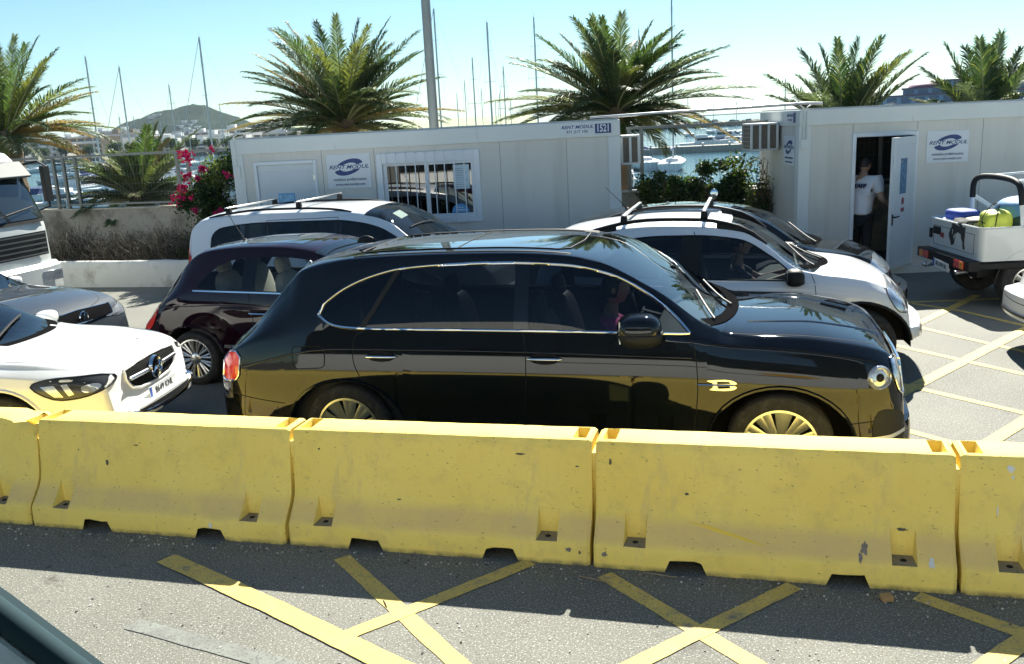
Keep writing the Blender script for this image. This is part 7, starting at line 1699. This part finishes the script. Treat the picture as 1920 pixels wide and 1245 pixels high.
# ------------------------------------------------------------------ town across the harbour
wallc = [pm('render white', (.60, .60, .57), .8, var=.05), pm('render cream', (.52, .48, .40), .8, var=.05), pm('render ochre', (.45, .33, .20), .8, var=.06), pm('render grey', (.38, .39, .39), .8, var=.05), pm('render pink', (.45, .33, .28), .8, var=.06)]
pane_t = pm('far window', (.05, .07, .09), .2); bal_m = pm('balcony white', (.66, .66, .64), .7); roof_t = pm('flat roof', (.30, .25, .20), .9)
def block(label, x, y, w_, d, h, fl, style, wm_, rz=0, zb=SEA+1.4, cat='building'):
    t = T('apartment_block', label, cat, (x, y, zb), rz, 'buildings across the harbour')
    m = MB(); m.bx(-w_/2, w_/2, 0, d, -3, h); m.build('walls', wm_, t, local=True, smooth=0)
    m = MB(); m.bx(-w_/2-.3, w_/2+.3, -.3, d+.3, h, h+.6); m.bx(-w_*.2, w_*.1, d*.3, d*.6, h+.6, h+2.6); m.build('roof', roof_t if style == 2 else bal_m, t, local=True, smooth=0)
    fh = h/fl; nb = max(2, min(7, int(w_/4.6))); bw = w_/nb; ww = bw*(.36 if style == 1 else .2); zz = (.18, .82) if style == 1 else (.30, .78)
    def part(nm, mb_, mat, xx, z, cache={}):
        if mb_ is not None: cache[nm] = mb_.build(nm, mat, t, local=True, smooth=0); cache[nm].location = (xx, 0, z); return
        c = cache[nm].copy(); COL.objects.link(c); c.parent = t; c.location = (xx, 0, z)
    first = True; firstb = True
    for f in range(fl):
        for k in range(nb):
            xx = -w_/2+bw*(k+.5); z = f*fh
            m = MB().bx(-ww, ww, -.06, .05, fh*zz[0], fh*zz[1]) if first else None; part('window', m, pane_t, xx, z); first = False
        if style == 1:
            m = None
            if firstb: m = MB(); m.bx(-w_/2, w_/2, -1.4, .0, -.15, .1); m.bx(-w_/2, w_/2, -1.45, -1.35, .1, fh*.34)
            part('balcony', m, bal_m, 0, f*fh); firstb = False
        elif style == 0 and f:
            for k in range(0, nb, 2):
                m = None
                if firstb: m = MB(); m.bx(-bw*.4, bw*.4, -1.0, 0, -.1, .08); m.bx(-bw*.4, bw*.4, -1.04, -.96, .08, fh*.32)
                part('balcony', m, bal_m, -w_/2+bw*(k+.5), f*fh); firstb = False
    return t
rnd = random.Random(77)
def ray_at(px, py, D):
    v = rt2*((px-960)/1719.4)-up2*((py-622.5)/1719.4)+fw; return v.x/v.y*D, CAMZ+v.z/v.y*D
tw = [(-25, 50, 263, 900, 1, 1, 'cream block with balcony bands cut by the left edge'), (18, 62, 268, 880, 1, 0, 'white block with balcony bands behind the lorry roof'), (72, 50, 264, 850, 1, 3, 'grey block with balcony bands between palm trunk and first fence post'), (106, 26, 272, 820, 0, 1, 'small cream block with single balconies'),
      (158, 86, 255, 900, 1, 2, 'wide ochre block crossed by the first tall mast'), (210, 46, 250, 960, 2, 3, 'plain grey slab right of the ochre block'), (240, 36, 249, 1000, 2, 0, 'plain white box crossed by the furled mast'), (266, 32, 254, 900, 0, 2, 'ochre house with small balconies left of the young palm top'), (305, 60, 262, 860, 0, 1, 'cream block behind the young palm top'),
      (350, 50, 262, 900, 1, 3, 'grey terrace block above the topmost blossoms'), (392, 50, 252, 950, 1, 0, 'white terraces left of the tallest mast foot'), (432, 60, 241, 1000, 1, 0, 'tall white stepped balconies at the cabin roof corner'), (480, 60, 238, 1060, 1, 0, 'white balcony block touching the big palm fronds'), (528, 60, 247, 1000, 1, 1, 'cream balcony block behind the big palm fronds'),
      (48, 60, 258, 1200, 0, 4, 'pink block rising behind the front row at the left'), (125, 50, 258, 1150, 1, 0, 'white block in the back row left of the tall mast'), (330, 50, 255, 1150, 0, 1, 'cream block in the back row below the villas'), (375, 46, 247, 1180, 1, 4, 'pink block at the hill foot, back row'), (88, 40, 259, 1120, 1, 1, 'cream terraces behind the fence posts, back row'), (182, 40, 246, 1180, 1, 0, 'white block peeping over the ochre block, back row'), (224, 34, 244, 1200, 0, 0, 'small white block at the left end of the hill slope'), (284, 50, 252, 1150, 1, 0, 'white terraces behind the young palm heart, back row'), (322, 36, 268, 830, 1, 0, 'low white terraces right of the young palm, waterfront'), (368, 44, 266, 830, 1, 1, 'low cream terraces over the blossoms, waterfront'), (410, 40, 256, 880, 1, 0, 'white waterfront terraces just left of the cabin roof'), (256, 40, 266, 840, 1, 0, 'low white waterfront block behind the furled mast')]
for i, (px, wp, py, D, st, wi, l) in enumerate(tw):
    D *= .42; x, z = ray_at(px, py, D); h = z-(SEA+1.4); fl = max(2, round(h/3)); block(l, x, D, wp*D/1719, 12, h-.6, fl, st, wallc[wi], R(rnd.uniform(-8, 20)))
# houses on the hill
hw_ = [(345, 248), (352, 243), (360, 246), (368, 252), (338, 238), (356, 236), (364, 229), (372, 240), (380, 250), (292, 218), (298, 217), (286, 220), (345, 230), (390, 247), (333, 250)]
for i, (px, py) in enumerate(hw_):
    D = 1440
    v = rt2*((px-960)/1719.4)-up2*((py-622.5)/1719.4)+fw; hh = TER['hill'].ray_cast(Vector((0, 0, CAMZ)), v.normalized())[0]
    if hh is None: continue
    x, D, z = hh.x, hh.y, hh.z
    t = T('hillside_house', ['white', 'small white', 'broad white'][i % 3]+' villa '+('high on the left shoulder of the hill' if px < 320 else 'on the lower right slope of the hill')+[', first from the left', ', second', ', third', ', fourth', ', fifth'][i % 5], 'house', (x, D, z-2), 0, 'villas on the hill')
    m = MB(); m.bx(-4-i % 3*2, 4, -3, 5, 0, 5.5); m.build('walls', wallc[0], t, local=True, smooth=0)
    for k in range(3): m = MB(); m.bx(-3.4+2.4*k, -2.2+2.4*k, -3.15, -2.9, 2.2, 4); m.build('window', pane_t, t, local=True, smooth=0)
# trees along the far quay
def fartree(label, px, D, r, seed):
    D = D*.40; r = r*.95; x, y = bear(px, D); rn = random.Random(seed); t = T('quay_tree', label, 'tree', (x, y*1.0, SEA+1.4), 0, 'trees along the far quay'); m = MB(); m.tube([(0, 0, 0), (0, 0, r*1.4)], .5, 6); m.build('trunk', lf_m[5], t, local=True); m = MB()
    for i in range(900):
        d = Vector((rn.gauss(0, 1), rn.gauss(0, 1), rn.gauss(0, 1))).normalized()*rn.uniform(.5, 1)*r*(1+.25*math.sin(i*.7)); p = Vector((d.x*1.3, d.y, r*1.6+d.z*.75)); u = Vector((rn.gauss(0, 1), rn.gauss(0, 1), rn.gauss(0, 1))).normalized()*r*.16; w2 = u.cross(Vector((rn.gauss(0, 1), 1, rn.gauss(0, 1)))).normalized()*r*.13
        m.add([p-u, p+w2, p+u, p-w2], [(0, 1, 2, 3)], rn.choice((0, 2)))
    m.build('crown', lf_m, t, local=True, smooth=0)
for i, (px, D, r) in enumerate([(40, 760, 2.4), (78, 770, 2), (120, 760, 2.4), (165, 770, 2), (215, 790, 2.4), (245, 780, 2.2), (285, 780, 2.8), (320, 790, 2.6), (360, 800, 2.4), (395, 800, 2.2), (430, 800, 2.2), (858, 430, 1.3), (930, 430, .9)]):
    fartree(f'dark rounded tree on the far quay, {["beside the white block","before the balconies","below the ochre block","near the grey shed","under the hill foot","left of the young palm","behind the young palm","right of the young palm","over the blossoms","left of the cabin roof","at the cabin roof corner","lone crown right of the lamp post","tiny crown on the breakwater"][i]}', px, D, r, 90+i)
# big block on the right behind the palms
x, z = ray_at(1760, 160, 150)
t = T('apartment_block', 'blue-glazed building with purple roofs rising between the two right-hand palms', 'building', (x, 150, -1), R(-8), None)
pr_ = pm('purple roof', (.20, .10, .15), .7); zt_ = z+1
m = MB(); m.bx(-9, 16, 0, 12, 0, zt_-1.2); m.bx(-4.8, 16, .6, 11, zt_-1.2, zt_-.2); m.bx(0, 7, 1.2, 10, zt_-.2, zt_+.7); m.build('walls', pm('block blue grey', (.26, .33, .45), .6), t, local=True, smooth=0)
m = MB(); m.bx(-9.2, 16.2, -.2, 12, zt_-1.3, zt_-1.1); m.bx(-5, 16.2, .4, 11, zt_-.28, zt_-.12); m.bx(-.2, 7.2, 1, 10, zt_+.62, zt_+.8); m.ell((-1.6, 5, zt_-.2), (2.6, 3, 1.0), 20, 10); m.build('roof', pr_, t, local=True)
for x0, x1, y_, z in ((-8.8, 16, -.05, zt_-2.3), (-8.8, 16, -.05, zt_-3.9), (-4.6, 16, .55, zt_-1.0), (.2, 7, 1.15, zt_-.02)):
    k = x0
    while k < x1-1.4: m = MB(); m.bx(k, k+1.3, y_, y_+.1, z, z+(.62 if z > zt_-1.5 else .85)); m.build('window', pm('block blue glass', (.06, .12, .22), .2), t, local=True, smooth=0); k += 1.9

# ------------------------------------------------------------------ the coach the photo is taken from
bw_ = pm('coach white', (.74, .75, .74), .35, coat=.6, var=.02); bd = pm('coach dark glass', (.012, .014, .016), .06, coat=1); bin_ = pm('coach interior grey', (.46, .54, .58), .95, var=.14, vs=25, bump=.3, bs=120); bseal = pm('coach seal', (.02, .045, .055), .85, spec=.2)
t = T('coach', 'grey window trim and dark seal of the coach cutting across the lower left corner', 'coach', (0, -.6, 0))
BY = .55
m = MB()
prb = [(BY+.02, .28), (BY+.05, .45), (BY+.055, .9), (BY+.055, 1.15), (BY+.05, 1.30)]
vs = []; fs = []
for x in (-6.5, 5.2):
    for y, z in prb: vs.append((x, y, z))
for k in range(4): fs.append((k, k+5, k+6, k+1))
m.add(vs, fs); m.build('side_panel', bw_, t, smooth=60)
m = MB(); m.bx(-6.5, 5.2, BY-.0, BY+.045, 1.30, 1.34); m.build('window_ledge', pm('coach ledge', (.30, .30, .29), .5), t, smooth=0)
HX0, HX1, HZ1 = -.95, 1.0, 2.92
m = MB(); m.bx(-6.5, 5.2, BY-.005, BY+.02, 1.34, 2.02); m.bx(-6.5, HX0, BY-.01, BY+.02, 2.02, 3.0); m.bx(HX1, 5.2, BY-.01, BY+.02, 2.02, 3.0); m.bx(HX0, HX1, BY-.01, BY+.02, HZ1, 3.0); m.build('window_glass', bd, t, smooth=0)
m = MB(); m.bx(-6.5, 5.2, BY-.01, BY+.02, 3.0, 3.35); m.bx(-6.5, 5.2, -2.0, BY-.01, 3.3, 3.35); m.build('roof', bw_, t, smooth=0)
m = MB(); m.bx(-6.5, 5.2, -2.0, -1.97, .3, 1.9); m.bx(-6.5, -6.45, -1.97, BY-.02, .3, 3.3); m.bx(5.15, 5.2, -1.97, BY-.02, .3, 3.3); m.bx(-6.4, 5.1, -1.95, BY-.05, 1.1, 1.15); m.bx(-6.4, 5.1, -1.9, BY-.04, 3.22, 3.28); m.build('cabin_shell', pm('coach inner shell', (.35, .35, .36), .9), t, smooth=0)
# lower left corner of the window: seal and trim, edge rising to the left
SP = [(-1.0, 2.50), (-.64, 2.30), (-.57, 2.258), (-.45, 2.175), (-.36, 2.10), (-.27, 2.05), (1.0, 2.045)]
m = MB(); n = len(SP); m.prism([(a, b_-.018) for a, b_ in SP]+[(1.0, 2.0), (-1.0, 2.0)], BY-.048, BY-.040); m.build('window_trim', bin_, t, smooth=0, bevel=.004)
m = MB(); m.tube([(a, BY-.034, b_-.010) for a, b_ in SP], .0105, 10); m.prism([(a, b_-.012) for a, b_ in SP]+[(1.0, 2.0), (-1.0, 2.0)], BY-.036, BY-.012); m.build('window_seal', bseal, t, smooth=60)
for x in (-4.6, 3.6):
    mkwheel(t, x, .6+BY-.0, .48, .48, 1, spokes=8, rimr=.55, sw=.05, width=.28)
# coloured lettering band along the coach flank (seen only mirrored in the black SUV)
m = MB(); m.box((-1.0, BY+.058, 1.0), (3.6, .004, .035)); m.build('livery_stripe', pm('livery dark', (.03, .03, .04), .5), t, smooth=0)
m = MB(); n = 28; m.add([(.55+.42*math.cos(2*math.pi*k/n), BY+.06, 1.12+.085*math.sin(2*math.pi*k/n)) for k in range(n)], [tuple(range(n))]); m.build('livery_oval', pm('livery yellow', (.75, .42, .03), .5), t, smooth=0)

# ------------------------------------------------------------------ haze: one closed box of even air round the camera and the whole scene
hm_ = bpy.data.materials.new('haze air'); hm_.use_nodes = True; nt = hm_.node_tree; nt.nodes.clear()
o_ = nt.nodes.new('ShaderNodeOutputMaterial'); pv = nt.nodes.new('ShaderNodeVolumePrincipled'); pv.inputs['Color'].default_value = (.72, .86, 1, 1); pv.inputs['Density'].default_value = .00008; pv.inputs['Anisotropy'].default_value = .1
nt.links.new(pv.outputs[0], o_.inputs['Volume'])
m = MB(); m.bx(-7000, 7000, -200, 9000, -6, 90); hz_ = m.build('haze', hm_, smooth=0); hz_['kind'] = 'stuff'; hz_['label'] = 'thin coastal haze'
